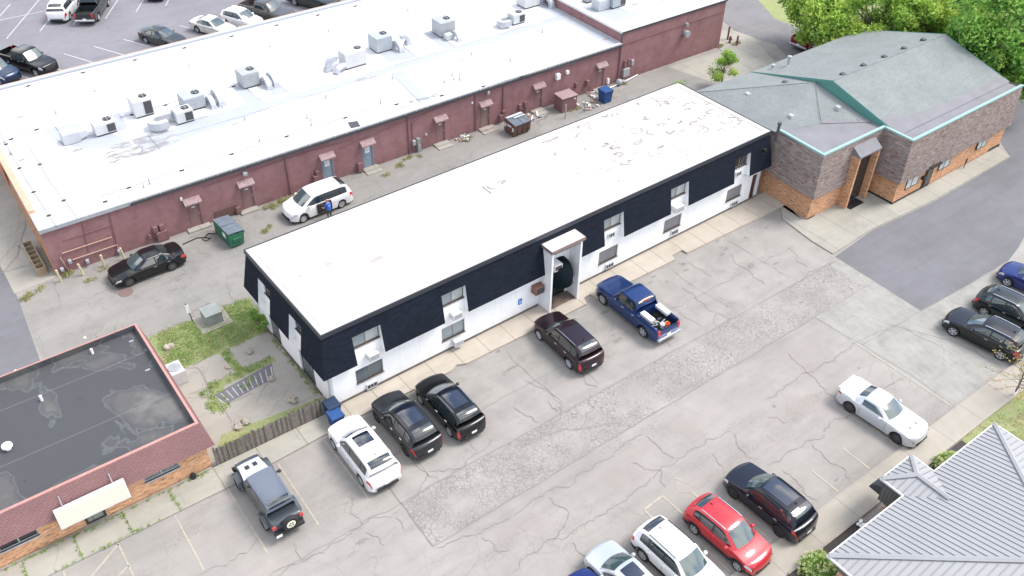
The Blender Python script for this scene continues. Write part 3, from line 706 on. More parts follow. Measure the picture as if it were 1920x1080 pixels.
for i, (a, b) in enumerate(BAYS):
    if i >= 2: blinds(apt, TF, a + .06, 1.06, b - .06, 1.94, M['foldgrey'], .085, 22)
    if i < 4: blinds(apt, TF, a + (b - a) * .52, 3.71, b - .06, 4.44, M['foldpale'], .085, 8)
# air conditioners through the wall: white sleeves or bare grilles
def ac(x0, z0, w=.62, h=.36, d=.36, m=None, shelf=True, g=True):
    b = MB(); b.box(x0, -d, z0, x0 + w, 0, z0 + .05); b.box(x0, -d, z0 + .05, x0 + .05, 0, z0 + h); b.box(x0 + w - .05, -d, z0 + .05, x0 + w, 0, z0 + h); b.bbox(x0 - .01, -d - .01, z0 + h, x0 + w + .01, 0, z0 + h + .05, .015)
    o = b.build('air_conditioner', m or M['whitemetal'], apt)
    q = MB(); q.box(x0 + .06, -d + .005, z0 + .06, x0 + w - .06, -.01, z0 + h - .01); q.build('grille', M['grille'] if g else M['galv'], o)
def vent(x0, z0, w=.6, h=.3):
    b = MB(); b.box(x0 - .04, -.12, z0 - .03, x0 + w + .04, 0, z0); b.box(x0 - .04, -.12, z0 + h, x0 + w + .04, 0, z0 + h + .04); b.box(x0 - .04, -.12, z0, x0, 0, z0 + h); b.box(x0 + w, -.12, z0, x0 + w + .04, 0, z0 + h)
    for k in (1, 2): b.box(x0 + w * k / 3 - .012, -.11, z0, x0 + w * k / 3 + .012, -.06, z0 + h)
    o = b.build('air_conditioner', M['whitemetal'], apt); q = MB(); q.box(x0, -.08, z0, x0 + w, 0, z0 + h); q.build('grille', M['grille'], o)
ac(2.38, 2.55, d=.42, g=False); ac(7.95, 2.6, d=.42, g=False); ac(8.0, .45, d=.42, g=False); vent(2.2, .28); vent(20.25, 3.0 - .05, .45, .3); vent(20.3, .4); vent(32.35, 3.0, .45, .3); vent(26.35, .5); vent(32.5, .38)
ac(26.0, 2.65, .75, .4, .5, g=False)
ac(14.02 - .02, 1.5, .66, .5, .5, noisy('rusty_brown_sleeve', (.27, .14, .11), (.2, .1, .08), 4))
# entrance portal
po = MB(); PD = 1.0
po.box(PX0, -PD, 0, PX0 + .14, 0, 4.85); po.box(PX1 - .14, -PD, 0, PX1, 0, 4.85)
portal = po.build('entrance_portal', M['whitetrim'], apt)
cp = MB(); cp.box(PX0 - .1, -PD - .08, 4.85, PX1 + .1, -.02, 4.98); cp.build('portal_cap', noisy('pinkish_white_coating', (.76, .70, .69), (.7, .62, .6), 2), portal)
ce = MB(); ce.box(PX0 - .13, -PD - .13, 4.78, PX1 + .13, -PD - .08, 5.0); ce.box(PX0 - .13, -PD - .08, 4.78, PX0 - .1, 0, 5.0); ce.box(PX1 + .1, -PD - .08, 4.78, PX1 + .13, 0, 5.0); ce.box(PX0 + .14, -PD + .02, 4.55, PX1 - .14, -PD + .1, 4.78)
ce.build('portal_fascia', noisy('brown_fascia', (.24, .19, .175), (.17, .13, .12), 3), portal)
ac(15.2, 2.95, .62, .38, .75)
dr = MB(); dr.box(15.1, .05, .15, 15.2, .15, 2.15); dr.box(16.7, .05, .15, 16.8, .15, 2.15); dr.box(15.9, .05, .15, 16.0, .15, 2.15); dr.box(15.2, .05, 2.05, 16.7, .15, 2.15)
d_ = dr.build('entrance_door', M['darktrim'], apt); q = MB(); q.box(15.2, .09, .15, 16.7, .11, 2.05); q.build('pane', M['glassd'], d_)
mtd = MB(); mtd.box(PX0 + .14, -PD + .15, .14, PX1 - .14, 0, .17); mtd.build('entrance_mat', noisy('rusty_doormat', (.10, .055, .04), (.25, .2, .17), 3), apt)
# dome awning: quarter of an ellipsoid stretched out over the door
aw = MB(); rows = []; cx, hw, dz, dd = (PX0 + PX1) / 2 - .0, 1.02, 1.3, 1.25
for i in range(11):
    th = (pi / 2) * i / 10; row = []
    for j in range(21):
        ph = pi * j / 20; r = sin(th) if i else 0
        row.append((cx + hw * cos(ph) * sin(th) ** .62, -dd * sin(ph) * sin(th) ** .8 - .02, 2.0 + dz * cos(th)))
    rows.append(row)
rows.append([(p[0], p[1], p[2] - .22) for p in rows[-1]])
aw.grid(rows); awn = aw.build('awning', mat('black_awning_canvas', (.006, .010, .014), .9, spec=.05), apt, smooth=True)
for k, ch in enumerate('7911'):
    ph = radians(-58 + k * 9); x = cx + (hw + .02) * cos(ph); y = (dd + .035) * sin(ph)
    text(ch, .2, M['white'], awn, 'number', (x, y, 1.9), (pi / 2, 0, atan2(hw * sin(ph) * 1.0, dd * cos(ph) * 1.0) + pi / 2), .004)
# accessible parking sign on the wall
sg = MB(); sg.box(13.0, -.025, .96, 13.29, 0, 1.4); sgo = sg.build('sign', M['signblue'], apt)
wc = MB(); cxx, czz = 13.14, 1.13
for i in range(20):
    a0 = radians(-200 + i * 13); a1 = a0 + radians(13)
    wc.face([(cxx + .07 * cos(a0), -.03, czz + .07 * sin(a0)), (cxx + .07 * cos(a1), -.03, czz + .07 * sin(a1)), (cxx + .092 * cos(a1), -.03, czz + .092 * sin(a1)), (cxx + .092 * cos(a0), -.03, czz + .092 * sin(a0))])
wc.box(13.09, -.032, 1.15, 13.115, -.026, 1.28); wc.box(13.09, -.032, 1.15, 13.18, -.026, 1.175); wc.box(13.165, -.032, 1.06, 13.19, -.026, 1.165); wc.lathe([(-.034, .022), (-.028, .022)], 10, 'y', (13.1, 0, 1.31))
wc.build('symbol', M['white'], sgo, fix=False)
# dark side door at the right end and black lamp near the corner
dd_ = MB(); dd_.box(34.5, .1, .05, 35.0, .15, 2.25); dd_.build('side_door', mat('rusty_brown_door', (.07, .025, .018), .7), apt)
lm = MB(); lm.box(34.6, -.42, 4.3, 34.85, -.2, 4.5); lm.box(34.2, -.4, 4.28, 34.5, -.36, 4.31); lm.build('wall_lamp', M['black'], apt)
# roof hatch/vent and small items
rv = MB(); x_, y_ = 9.9 + 2.6, 5.0
hp = G(932, 355, BH) - Vector((12.95, 33.35, 0)); x_, y_ = hp.x, hp.y
rv.bbox(x_ - .5, y_ - .5, BH, x_ + .5, y_ + .5, BH + .1, .04); rv.lathe([(BH + .1, .34), (BH + .18, .34), (BH + .24, .22), (BH + .26, .08)], 16, 'z', (x_, y_, 0)); rv.build('roof_vent', M['roofA'], apt)
# white blotches on the roof: raised dirty patches
pt = MB()
def puddle(mb, c, rx, ry, z, seed, n=18, rot=0.0):
    pts = []
    for i in range(n):
        a = 2 * pi * i / n; k = 1 + .55 * noise.noise(Vector((cos(a) * 1.5, sin(a) * 1.5, seed * 7.3)))
        x, y = rx * k * cos(a), ry * k * sin(a); pts.append((c[0] + x * cos(rot) - y * sin(rot), c[1] + x * sin(rot) + y * cos(rot), z))
    mb.face(pts)
for k, (pxx, pyy, a, b) in enumerate(((712, 486, .5, .16), (620, 494, .2, .16), (566, 517, .12, .1), (1205, 272, .5, .1), (1216, 240, .28, .07), (1160, 305, .5, .05))):
    v = G(pxx, pyy, BH) - Vector((12.95, 33.35, 0)); puddle(pt, v, a, b, BH + .004, k)

oc = MB(); random.seed(17)
def outline(px_, rx, ry, seed, z=BH + .007, w_=.045, part=1.0):
    v = G(*px_, BH) - Vector((12.95, 33.35, 0)); n = 26; pts = []; a0 = random.random() * 6
    for i in range(int(n * part) + 1):
        a = a0 + 2 * pi * i / n; k = 1 + .8 * noise.noise(Vector((cos(a) * 1.6, sin(a) * 1.6, seed * 5.1))) + .25 * noise.noise(Vector((cos(a) * 5, sin(a) * 5, seed)))
        pts.append((v.x + rx * k * cos(a), v.y + ry * k * sin(a)))
    ribbon(oc, pts, w_, z + .008 + seed * .0006, .02, .22, 0)
for k, (x, y, rx, ry, pa) in enumerate(((1257, 187, 1.0, .7, .5), (1236, 195, .5, 1.0, .6), (1200, 203, .8, .25, .5), (1182, 204, .3, .15, .8), (1167, 221, .45, .3, .7), (1148, 222, .3, .18, .9), (1124, 238, .7, .5, .6), (1092, 243, .35, .2, .8), (1105, 258, .9, .4, .3), (1205, 250, .6, .4, .9), (1250, 241, .5, .2, .6), (1287, 235, .25, .15, .7), (1269, 228, .2, .12, .8), (1328, 226, .4, .3, .8), (1315, 237, .4, .2, .5), (1331, 252, .6, .3, .9), (1307, 203, .6, .3, .5), (1385, 238, 1.1, .6, .45), (1372, 232, .7, .5, .4), (1170, 294, .35, .3, .9), (1165, 285, .5, .2, .5), (1205, 272, .5, .3, .5), (1185, 310, .4, .2, .7), (1142, 277, .5, .15, .6), (1190, 303, .7, .2, .3), (1245, 283, .6, .12, .6), (1160, 280, .3, .15, .6), (1250, 192, .35, .9, .3), (1340, 200, .5, .12, .4), (1270, 253, .3, .25, .7), (1231, 254, .25, .3, .6), (935, 352, .9, .35, .5), (1040, 265, 1.0, .2, .4), (1295, 215, .8, .3, .3), (1350, 215, .5, .3, .4), (1230, 225, .5, .3, .4), (1055, 292, .3, .2, .6))): outline((x, y), rx * .8, ry * .8, k, part=pa, w_=.07 + .03 * (k % 3))
explode(oc.build('roof_peeling', mat('peeling_edge', (.29, .27, .25), .95), apt, fix=False))
for k in range(46):
    x, y = (random.uniform(1090, 1400), 0); y = random.uniform(175, 330) if x < 1250 else random.uniform(180, 265); v = G(x, y, BH) - Vector((12.95, 33.35, 0))
    if .5 < v.x < BL - .6 and .5 < v.y < BW - .6: puddle(pt, v, random.uniform(.05, .35), random.uniform(.03, .14), BH + .0045 + k * .0002, k + 40)
explode(pt.build('roof_stain', mat('roof_patch_stain', (.33, .31, .295), .9), apt, fix=False))

# ================================================================== burgundy building with white membrane roof
bg_ = thing('commercial_building', 'long burgundy painted brick building with white membrane roof behind the alley', 'building', (3.95, 54.28, 0), radians(-.55))
BG0 = Vector((3.95, 54.28, 0)); RB = Matrix.Rotation(radians(-.55), 4, 'Z')
TBG = (Matrix.Translation(BG0) @ RB).inverted()
def bl(px_, py_, z):     # roof pixel -> local
    return TBG @ G(px_, py_, z)
BLn, BX1, BX2, BD, RZ = 61.1, 48.3, 61.1, 21.2, 3.72
DOORS = [(9.03, 9.93, 'burg'), (12.9, 13.8, 'burg'), (19.22, 20.12, 'grey'), (22.6, 23.5, 'grey'), (29.1, 29.98, 'burg'), (33.4, 34.28, 'brown'), (38.8, 39.7, 'burg'), (45.65, 46.53, 'burg')]
bw_ = MB(); wallrun(bw_, BX1, [(a, .12, b, 2.08) for a, b, _ in DOORS], I4, 3.45); bw_.box(BX1, .0, 0, BX2, .25, 4.55)
bw_.box(0, BD - .25, 0, BX2, BD, 3.7); bw_.box(BX2 - .25, .25, 0, BX2, BD - .25, 4.55); bw_.box(BX1, .25, 3.75, BX1 + .2, BD - .25, 4.55)
bw_.build('wall', M['burg'], bg_)
we = MB(); we.box(-.02, .0, 0, .25, .001, 0.01); we = MB(); we.box(-.04, .02, 0, .2, BD - .25, 3.4); we.build('end_wall', M['orangebrick'], bg_)
wc_ = MB(); wc_.box(-.10, 2.0, 3.4, .3, BD, 3.98); wc_.box(.3, BD + .0, 3.72, BX1, BD + .07, 3.90); wc_.build('parapet', noisy('peach_coping', (.60, .40, .29), (.52, .33, .24), 2), bg_)
ob = MB(); ob.box(-.16, 9.5, 1.9, -.10, BD, 3.5); ob.build('fascia_panel', noisy('orange_panel', (.55, .20, .10), (.45, .16, .08), 2), bg_)
rf = MB(); rf.box(-.06, -.08, 3.45, BX1 + .0, BD - .4, RZ); rf.build('roof', M['roofB'], bg_)
pw = MB(); pw.box(.3, BD - .45, 3.72, BX1, BD - .0, 3.89); pw.build('parapet_top', M['roofgrey'], bg_)
rf = MB(); rf.box(BX1 - .1, -.06, 4.55, BX2 + .06, BD, 4.75); rf.build('upper_roof', M['roofB'], bg_)
# grey walkway strips and darker seams
gs = MB(); GK = [0]
def strip(mb, poly, z):
    mb.face([(p.x, p.y, z) for p in poly])
def bp(z, *pts): return [bl(*p, z) for p in pts]
ya, yb = 6.35, 7.35
gs.face([(9.5, ya, RZ + .004), (BX1 - .1, ya + .2, RZ + .004), (BX1 - .1, yb + .15, RZ + .004), (9.5, yb, RZ + .004)])
gs.face([(28.2, .9 - .3, RZ + .005), (29.2, .6, RZ + .005), (29.9, ya, RZ + .005), (28.9, ya, RZ + .005)])
gs.face([(BX1 - 1.3, .1, RZ + .005), (BX1 - .1, .1, RZ + .005), (BX1 - .1, 14, RZ + .005), (BX1 - 1.2, 14, RZ + .005)])
for pl in (((80, 245), (103, 238), (131, 272), (120, 274)), ((104, 238), (152, 232), (170, 262), (131, 272)), ((152, 255), (205, 248), (240, 262), (250, 275), (170, 280), (131, 274)), ((245, 262), (285, 250), (300, 262), (330, 258), (345, 262), (300, 283), (262, 280)), ((330, 235), (400, 214), (430, 205), (480, 190), (505, 204), (345, 261), (330, 257)), ((205, 218), (222, 210), (232, 222), (210, 232)), ((210, 225), (232, 224), (240, 240), (222, 248)),
           ((390, 178), (398, 176), (420, 205), (400, 200)), ((438, 165), (456, 157), (478, 180), (520, 200), (470, 205)), ((500, 141), (540, 173), (510, 180)), ((700, 90), (740, 75), (782, 107), (730, 117)), ((792, 62), (808, 58), (853, 87), (835, 92)), ((455, 136), (480, 128), (484, 140), (468, 148))):
    GK[0] += 1; gs.face([(p.x, p.y, RZ + .006 + GK[0] * .0005) for p in bp(RZ, *pl)])
gs.face([(p.x, p.y, 4.754) for p in bp(4.75, (1090, 12), (1125, 4), (1205, 26), (1152, 41))])
gs.build('roof_walkway', M['roofgrey'], bg_, fix=False)
sl_ = MB()
for pts, wd in ((((9.5, ya), (28.9, ya)), .05), (((29.9, yb), (BX1 - .1, yb + .15)), .05), (((28.9, ya), (28.2, .6)), .05)): ribbon(sl_, [Vector(p) for p in pts], wd, RZ + .012, .01, 1, 0, False)
for pl in (((103, 238), (131, 272)), ((503, 141), (540, 173)), ((740, 75), (782, 107)), ((808, 58), (853, 87)), ((455, 160), (488, 188)), ((398, 176), (420, 205)), ((278, 255), (300, 280))): ribbon(sl_, bp(RZ, *pl), .07, RZ + .013, .01, 1, 0, False)
ribbon(sl_, bp(4.75, (1090, 12), (1150, 44)), .06, 4.765, .01, 1, 0, False)
explode(sl_.build('roof_seam', M['roofline'], bg_, fix=False))
# lightning/gas conduits lying on little blocks
cd_ = MB()
def conduit(pts, z, blocks=6, r=.018):
    p_ = [bl(*p, z) for p in pts]; cd_.tube([(p.x, p.y, z + .09) for p in p_], r, 5)
    for a, b in zip(p_[:-1], p_[1:]):
        n = max(1, int((b - a).length / 3.2))
        for i in range(n):
            q = a + (b - a) * ((i + .5) / n); cd_.box(q.x - .14, q.y - .05, z, q.x + .14, q.y + .05, z + .08)
conduit([(0, 250), (50, 340), (107, 428)], RZ); conduit([(55, 275), (96, 345), (145, 410)], RZ); conduit([(205, 388), (190, 370), (480, 275), (700, 205), (870, 172), (1080, 119)], RZ); conduit([(0, 175), (300, 102), (560, 38), (700, 4)], RZ)
conduit([(0, 272), (42, 252), (95, 236)], RZ); conduit([(225, 222), (270, 210), (350, 186), (400, 178)], RZ); conduit([(395, 178), (480, 148)], RZ)
cd_.build('roof_conduit', M['gutter'], bg_)
gt = MB(); gt.box(5.6, -.22, 3.42, BX1, -.08, 3.60); gt.build('gutter', M['gutter'], bg_)
gb = MB()
for i in range(44): x = 5.6 + i * (BX1 - 5.8) / 43; gb.box(x, -.24, 3.60, x + .04, .02, 3.66)
gb.box(-.06, -.16, 3.44, 5.6, -.08, 3.70); explode(gb.build('gutter_bracket', M['galv'], bg_))
up = MB(); up.box(BX1 - .04, -.1, 4.55, BX2 + .1, -.06, 4.7); up.box(BX1 - .06, -.08, 3.72, BX1 - .0, .05, 4.7); up.build('upper_edge_trim', M['gutter'], bg_)
for a, b, k in DOORS:
    d = MB(); d.box(a + .04, .06, .12, b - .04, .1, 2.04); dm = {'burg': M['greydoor'], 'grey': M['greendoor'], 'brown': mat('brown_door', (.22, .155, .14), .6)}[k]
    o = d.build('door', dm, bg_)
    fr = MB(); fr.box(a, -.01, .12, a + .05, .08, 2.08); fr.box(b - .05, -.01, .12, b, .08, 2.08); fr.box(a + .05, -.01, 2.03, b - .05, .08, 2.08); fr.build('frame', M['burgtrim'] if k != 'grey' else M['greendoor'], o)
    h = MB(); hx = a + .12 if k == 'grey' else b - .14; h.box(hx, .0, 1.0, hx + .05, .06, 1.12); h.build('handle', M['galv'], o)
    s = MB()
    if k == 'grey':
        s.box(a + .25, .045, 1.32, a + .65, .06, 1.9)
        so_ = s.build('notice', M['white'], o)
        t = MB()
        t.box(a + .3, .04, 1.82, a + .6, .045, 1.86)
        for i in range(4): t.box(a + .33, .04, 1.74 - i * .085, a + .57 - .05 * (i % 2), .045, 1.755 - i * .085)
        t.box(a + .29, .04, 1.60, a + .33, .045, 1.64); t.box(a + .57, .04, 1.42, a + .61, .045, 1.47)
        t.build('print', M['blind'], so_)
    elif k in ('burg', 'brown'):
        s.box(a + .35, .045, 1.62, a + .6, .06, 1.7); s.build('notice', M['white'], o)
    c = MB(); c.mesh([(a - .14, 0, 2.5), (b + .14, 0, 2.5), (b + .14, -.42, 2.22), (a - .14, -.42, 2.22), (a - .14, 0, 2.1), (b + .14, 0, 2.1), (b + .14, -.42, 2.12), (a - .14, -.42, 2.12)],
                     [(0, 1, 2, 3), (4, 7, 6, 5), (3, 2, 6, 7), (0, 3, 7, 4), (1, 5, 6, 2)]); c.build('door_canopy', M['burgcan'], bg_)
dn = MB()
for x in (16.5, 32.85, 35.6, 26.6): dn.box(x, -.1, .1, x + .1, 0, 3.4)
dn.box(BX1 - .12, -.12, .1, BX1 + .02, 0, 3.4); explode(dn.build('downspout', M['burgtrim'], bg_))
wire = MB()
for pts in ([(2.5, 3.4), (2.26, 1.0)], [(4.2, 3.5), (4.05, .6)], [(1.1, 2.43), (4.2, 2.40)], [(20.8, 2.6), (26.5, 3.0), (32.8, 3.4)], [(34.9, 3.3), (48.2, 3.35)], [(48.4, 3.55), (61, 3.6)], [(27.0, 1.2), (27.0, 2.7), (27.6, 2.85)], [(10.4, 3.0), (18.5, 3.1), (22, 2.9)]):
    wire.tube([(x, -.04, z) for x, z in pts], .028, 5)
explode(wire.build('conduit', M['burgtrim'], bg_))
rp_ = MB()
for pts in ([(.75, .15), (.55, 1.3), (.75, 1.57), (3.9, 1.55)], [(1.2, .85), (4.0, .84)], [(4.05, .5), (4.05, .85)]): rp_.tube([(x, -.09, z) for x, z in pts], .04, 6)
explode(rp_.build('gas_pipe', M['rust'], bg_))
for x, z in ((.4, .45), (1.0, .85), (2.0, .42), (4.05, .35)):
    b = MB(); b.bbox(x - .11, -.28, z - .12, x + .11, -.04, z + .14, .03); b.lathe([(-.32, .09), (-.28, .09)], 12, 'y', (x, 0, z + .02)); b.build('gas_meter', M['galv'], bg_)
ub = MB()
for x0, z0, w_, h_, d_ in ((6.62, .05, .75, .75, .3), (6.5, .85, .3, .42, .25), (6.95, .85, .3, .42, .25), (6.1, .5, .2, .3, .2), (12.3, .1, .35, .5, .25), (18.35, .1, .45, .95, .35), (18.6, 1.1, .25, .3, .3), (22.0, .15, .4, .7, .35), (35.2, .3, .3, .5, .3), (35.5, .75, .3, .35, .25), (37.2, .7, .28, .45, .2), (37.75, .75, .32, .45, .2), (43.2, .9, .25, .5, .25), (44.4, .8, .3, .5, .3), (48.75, 1.25, .3, .7, .18), (49.15, 1.35, .3, .65, .18)): ub.bbox(x0, -d_, z0, x0 + w_, 0, z0 + h_, .03)
ub.box(37.3, -.1, .1, 37.36, -.04, .7); ub.box(37.9, -.1, .1, 37.96, -.04, .75)
explode(ub.build('utility_box', M['burgtrim'], bg_))
for x0, z0, w_, h_, d_, m_ in ((48.65, .45, .7, .75, .3, 'galv'), (48.7, 1.25, .001, .001, .01, 'galv'), (49.6, 1.3, .28, .5, .2, 'galv'), (41.0, 2.35, .38, .5, .3, 'white'), (42.1, 2.55, .25, .3, .25, 'white'), (26.9, .75, .28, .4, .25, 'galv'), (27.25, .8, .3, .45, .3, 'xfmr'), (28.1, 1.15, .2, .2, .1, 'galv'), (27.3, 0, .3, .62, .25, 'xfmr'), (32.55, 2.6, .14, .16, .05, 'white'), (8.75, 2.55, .16, .22, .16, 'cream'), (44.6, .0, .0, .0, .0, 'white'), (46.9, .25, .2, .5, .2, 'white')):
    if w_ < .05: continue
    b = MB(); b.bbox(x0, -d_, z0, x0 + w_, 0, z0 + h_, .03); b.build('wall_box', M[m_], bg_)
fl = MB(); fl.bbox(13.3, -.25, 3.0 - .1, 13.6, 0, 3.15, .03); fl.bbox(33.95, -.3, 3.1, 34.15, 0, 3.35, .03); fl.bbox(52.8 + 3.1, -.35, 3.45, 56.1, 0, 3.7, .03); explode(fl.build('flood_light', M['galv'], bg_))
ex = MB(); ex.lathe([(-.55, .30), (-.5, .32), (-.1, .26), (0, .22)], 16, 'y', (56.0, 0, 2.75)); ex.build('exhaust_hood', M['galv'], bg_, smooth=True)
bo = MB(); bo.box(10.8, -.06, .05, 12.4, -.015, .75); bo.build('boarded_hatch', noisy('brown_board', (.15, .085, .07), (.12, .07, .06), 3), bg_)
# ragged grime on the roof
gr = MB()
for k, (x, y, a, b) in enumerate(((222, 296, .5, .1), (268, 286, .3, .1), (640, 107, .3, .1), (700, 145, .3, .08), (757, 200, .35, .1), (771, 192, .3, .1), (815, 178, .5, .1), (380, 220, .5, .1), (147, 281, .35, .2), (41, 300, .25, .12), (36, 220, .4, .12), (1137, 73, .4, .12), (1190, 8, .5, .15), (1240, 3, .5, .12), (678, 148, .5, .12), (860, 115, .6, .08), (440, 233, .3, .1))):
    z = RZ if x < 1150 else 4.75; v = bl(x, y, z); puddle(gr, v, a, b, z + .016 + .0005 * k, k + 3)
explode(gr.build('roof_grime', M['roofdirt'], bg_, fix=False))
bk = MB(); q = bp(RZ, (652, 230), (670, 227), (676, 237), (658, 241)); bk.face([(p.x, p.y, RZ + .03) for p in q]); bk.build('roof_patch', M['gutter'], bg_, fix=False)
for x, y, h_ in ((105, 213, .35), (271, 172, .35), (178, 172, .35), (355, 124, .3), (507, 88, .3), (616, 60, .3), (268, 283, .4), (459, 225, .35), (584, 235, .55), (576, 222, .4), (714, 195, .45), (736, 148, .35), (848, 142, .35), (833, 155, .35), (851, 150, .3), (862, 150, .55), (884, 103, .35), (957, 115, .35), (1017, 61, .35), (1131, 59, .35), (281, 345, .5), (270, 352, .3), (487, 265, .5), (765, 20, .3), (611, 184, .3), (20, 290, .3)):
    v = bl(x, y, RZ); vp_ = MB(); vp_.tube([(v.x, v.y, RZ), (v.x, v.y, RZ + h_)], .045, 6); vp_.lathe([(RZ + .0, .14), (RZ + .03, .13)], 10, 'z', (v.x, v.y, 0))
    vp_.build('vent_pipe', M['galv'], bg_)
# concrete steps under the doors
for k, (x, wd) in enumerate(((9.5, 1.6), (13.2, 1.3), (23.1, 1.3), (29.5, 1.3), (33.85, 1.4), (39.1, 1.2), (46.1, 1.5))):
    s = MB(); s.box(x - wd / 2, -.5, 0, x + wd / 2, 0, .13)
    if k > 1: s.box(x - wd / 2, -.95, 0, x + wd / 2, -.5, .07)
    s.build('door_step', M['walkgrey'] if k != 4 else M['curb'], bg_)

# rooftop machines ------------------------------------------------
def hvac(label, x, y, z, W=1.5, D=1.2, H=1.0, rz=0.0, ducts=(), m='whitemetal', grille='x', grp='rooftop air conditioning units'):
    c_ = G(x, y, z); t = thing('rooftop_unit', label, 'air conditioner', c_, rz, grp)
    cu = MB(); cu.box(-W / 2 + .05, -D / 2 + .05, 0, W / 2 - .05, D / 2 - .05, .14); cu.build('curb', M['gutter'], t)
    b = MB(); b.bbox(-W / 2, -D / 2, .14, W / 2, D / 2, H, .03); b.box(-W / 2 - .012, -D / 2 - .012, H - .2, W / 2 + .012, D / 2 + .012, H - .17)
    b.box(-.02, -D / 2 - .012, .16, .0, -D / 2, H - .22); b.build('casing', M[m], t)
    fx = W / 2 - .42; f = MB(); f.lathe([(H, .30), (H + .05, .30), (H + .05, .26), (H + .01, .255)], 20, 'z', (fx, 0, 0)); fo = f.build('fan_guard', M['fan'], t)
    f2 = MB(); f2.lathe([(H + .055, .05), (H + .075, .05)], 10, 'z', (fx, 0, 0))
    for k in range(4):
        a = k * pi / 2; f2.mesh([(fx + .05 * cos(a), .05 * sin(a), H + .052), (fx + .25 * cos(a - .25), .25 * sin(a - .25), H + .052), (fx + .25 * cos(a + .25), .25 * sin(a + .25), H + .056)], [(0, 1, 2)])
    f2.build('fan_blade', M['galv'], fo, fix=False)
    g = MB()
    if grille: g.box(W / 2 - .66, -D / 2 - .015, .2, W / 2 - .08, -D / 2, H - .15); g.box(W / 2, -D / 2 + .1, .2, W / 2 + .012, D / 2 - .1, H - .15)
    if grille: g.build('coil_grille', M['grille'], t)
    for kind, dx, dy, rot, sz in ducts:
        d = MB(); d.T = Matrix.Translation((dx, dy, 0)) @ Matrix.Rotation(rot, 4, 'Z')
        if kind == 'arch':        # square-section elbow rising, bending over and going down into the roof
            w2, th = .24 * sz, .38 * sz; R = .62 * sz; rowsi = []
            for i in range(13):
                a = pi * i / 12 * .62 + 0; 
                for_ = [(0.0 + R * 1.0 - (R + s_ * th / 2) * cos(a) * 1.0, u_s, .25 + (R + s_ * th / 2) * sin(a) * 1.15) for s_, u_s in ((1, -w2), (1, w2), (-1, w2), (-1, -w2))]
                rowsi.append(for_ + [for_[0]])
            d.grid([[(-(p[0] - R), p[1], p[2]) for p in r] for r in rowsi])
            d.face([(-(p[0] - R), p[1], p[2]) for p in rowsi[-1][:4]]); d.box(R - th / 2 - .08, -w2 - .08, 0, R + th / 2 + .08, w2 + .08, .26)
        elif kind == 'half':      # big half ring standing on the roof
            w2, th, R = .22 * sz, .34 * sz, .62 * sz; rowsi = []
            for i in range(15):
                a = pi * i / 14; rowsi.append([((R + s_ * th / 2) * cos(a), u_s, .1 + (R + s_ * th / 2) * sin(a)) for s_, u_s in ((1, -w2), (1, w2), (-1, w2), (-1, -w2), (1, -w2))])
            d.grid(rowsi); d.box(-R - th / 2 - .06, -w2 - .06, 0, -R + th / 2 + .06, w2 + .06, .14); d.box(R - th / 2 - .06, -w2 - .06, 0, R + th / 2 + .06, w2 + .06, .14)
        elif kind == 'flatbend':  # horizontal U-turn duct on short legs
            w2, th, R = .26 * sz, .4 * sz, .5 * sz; rowsi = []
            for i in range(13):
                a = pi / 2 + pi * i / 12; rowsi.append([((R + s_ * th / 2) * cos(a), (R + s_ * th / 2) * sin(a), .2 + w2 + u_s) for s_, u_s in ((1, -w2), (1, w2), (-1, w2), (-1, -w2), (1, -w2))])
            d.grid(rowsi); d.box(0, R - th / 2, .2, 1.1 * sz, R + th / 2, .2 + 2 * w2); d.box(0, -R - th / 2, .2, .5 * sz, -R + th / 2, .2 + 2 * w2)
            for q in ((-.5 * sz, 0), (.3, R), (.2, -R)): d.box(q[0] - .05, q[1] - .05, 0, q[0] + .05, q[1] + .05, .2)
        elif kind == 'box':
            d.bbox(-.5 * sz, -.4 * sz, .05, .5 * sz, .4 * sz, .75 * sz, .05); d.mesh([(.5 * sz, -.3 * sz, .1), (.5 * sz, .3 * sz, .1), (.5 * sz, .3 * sz, .6 * sz), (.5 * sz, -.3 * sz, .6 * sz), (1.0 * sz, -.2 * sz, .25), (1.0 * sz, .2 * sz, .25), (1.0 * sz, .2 * sz, .6 * sz), (1.0 * sz, -.2 * sz, .6 * sz)], [(0, 1, 5, 4), (1, 2, 6, 5), (2, 3, 7, 6), (3, 0, 4, 7), (4, 5, 6, 7)])
        elif kind == 'tube':
            d.tube([(0, 0, .45), (.35 * sz, 0, .45), (.6 * sz, 0, .35), (.72 * sz, 0, .05)], .2 * sz, 12)
        d.build('duct', M['duct'], t)
    return t
ZR = RZ
hvac('white rooftop unit with a flat box duct beside the grey roof stain', 198, 247, ZR, 1.5, 1.1, .95, 0, (('box', -2.4, 0, 0, 1.15),))
hvac('white rooftop unit with two dark side openings, tallest at left of the curved duct', 268, 212, ZR, 1.4, 1.4, 1.35, 0, (), grille='x')
hvac('white rooftop unit with dark grille joined to a rusty U shaped duct', 346, 226, ZR, 1.3, 1.0, 1.0, 0, (('flatbend', -1.9, -.1, 0, 1.1),))
hvac('rooftop unit with two tall curved ducts next to a coil of cable', 362, 200, ZR, 1.6, 1.4, 1.1, 0, (('half', 1.2, -.6, pi / 2, .85), ('half', 1.9, -.3, pi / 2, 1.15)), 'bluemetal', None)
hvac('rooftop unit fourth from the left end with twin white arch ducts', 467, 158, ZR, 1.4, 1.4, 1.25, 0, (('half', 1.0, -1.1, pi / 2, .9), ('half', 1.65, -.9, pi / 2, 1.05)), 'galv', None)
hvac('beige sided rooftop unit with two pale ducts leaning toward the left', 662, 121, ZR, 1.9, 1.3, 1.35, 0, (('tube', -1.0, -.55, pi + .2, 1.3), ('arch', -1.6, .1, pi, 1.0)), 'whitemetal', None)
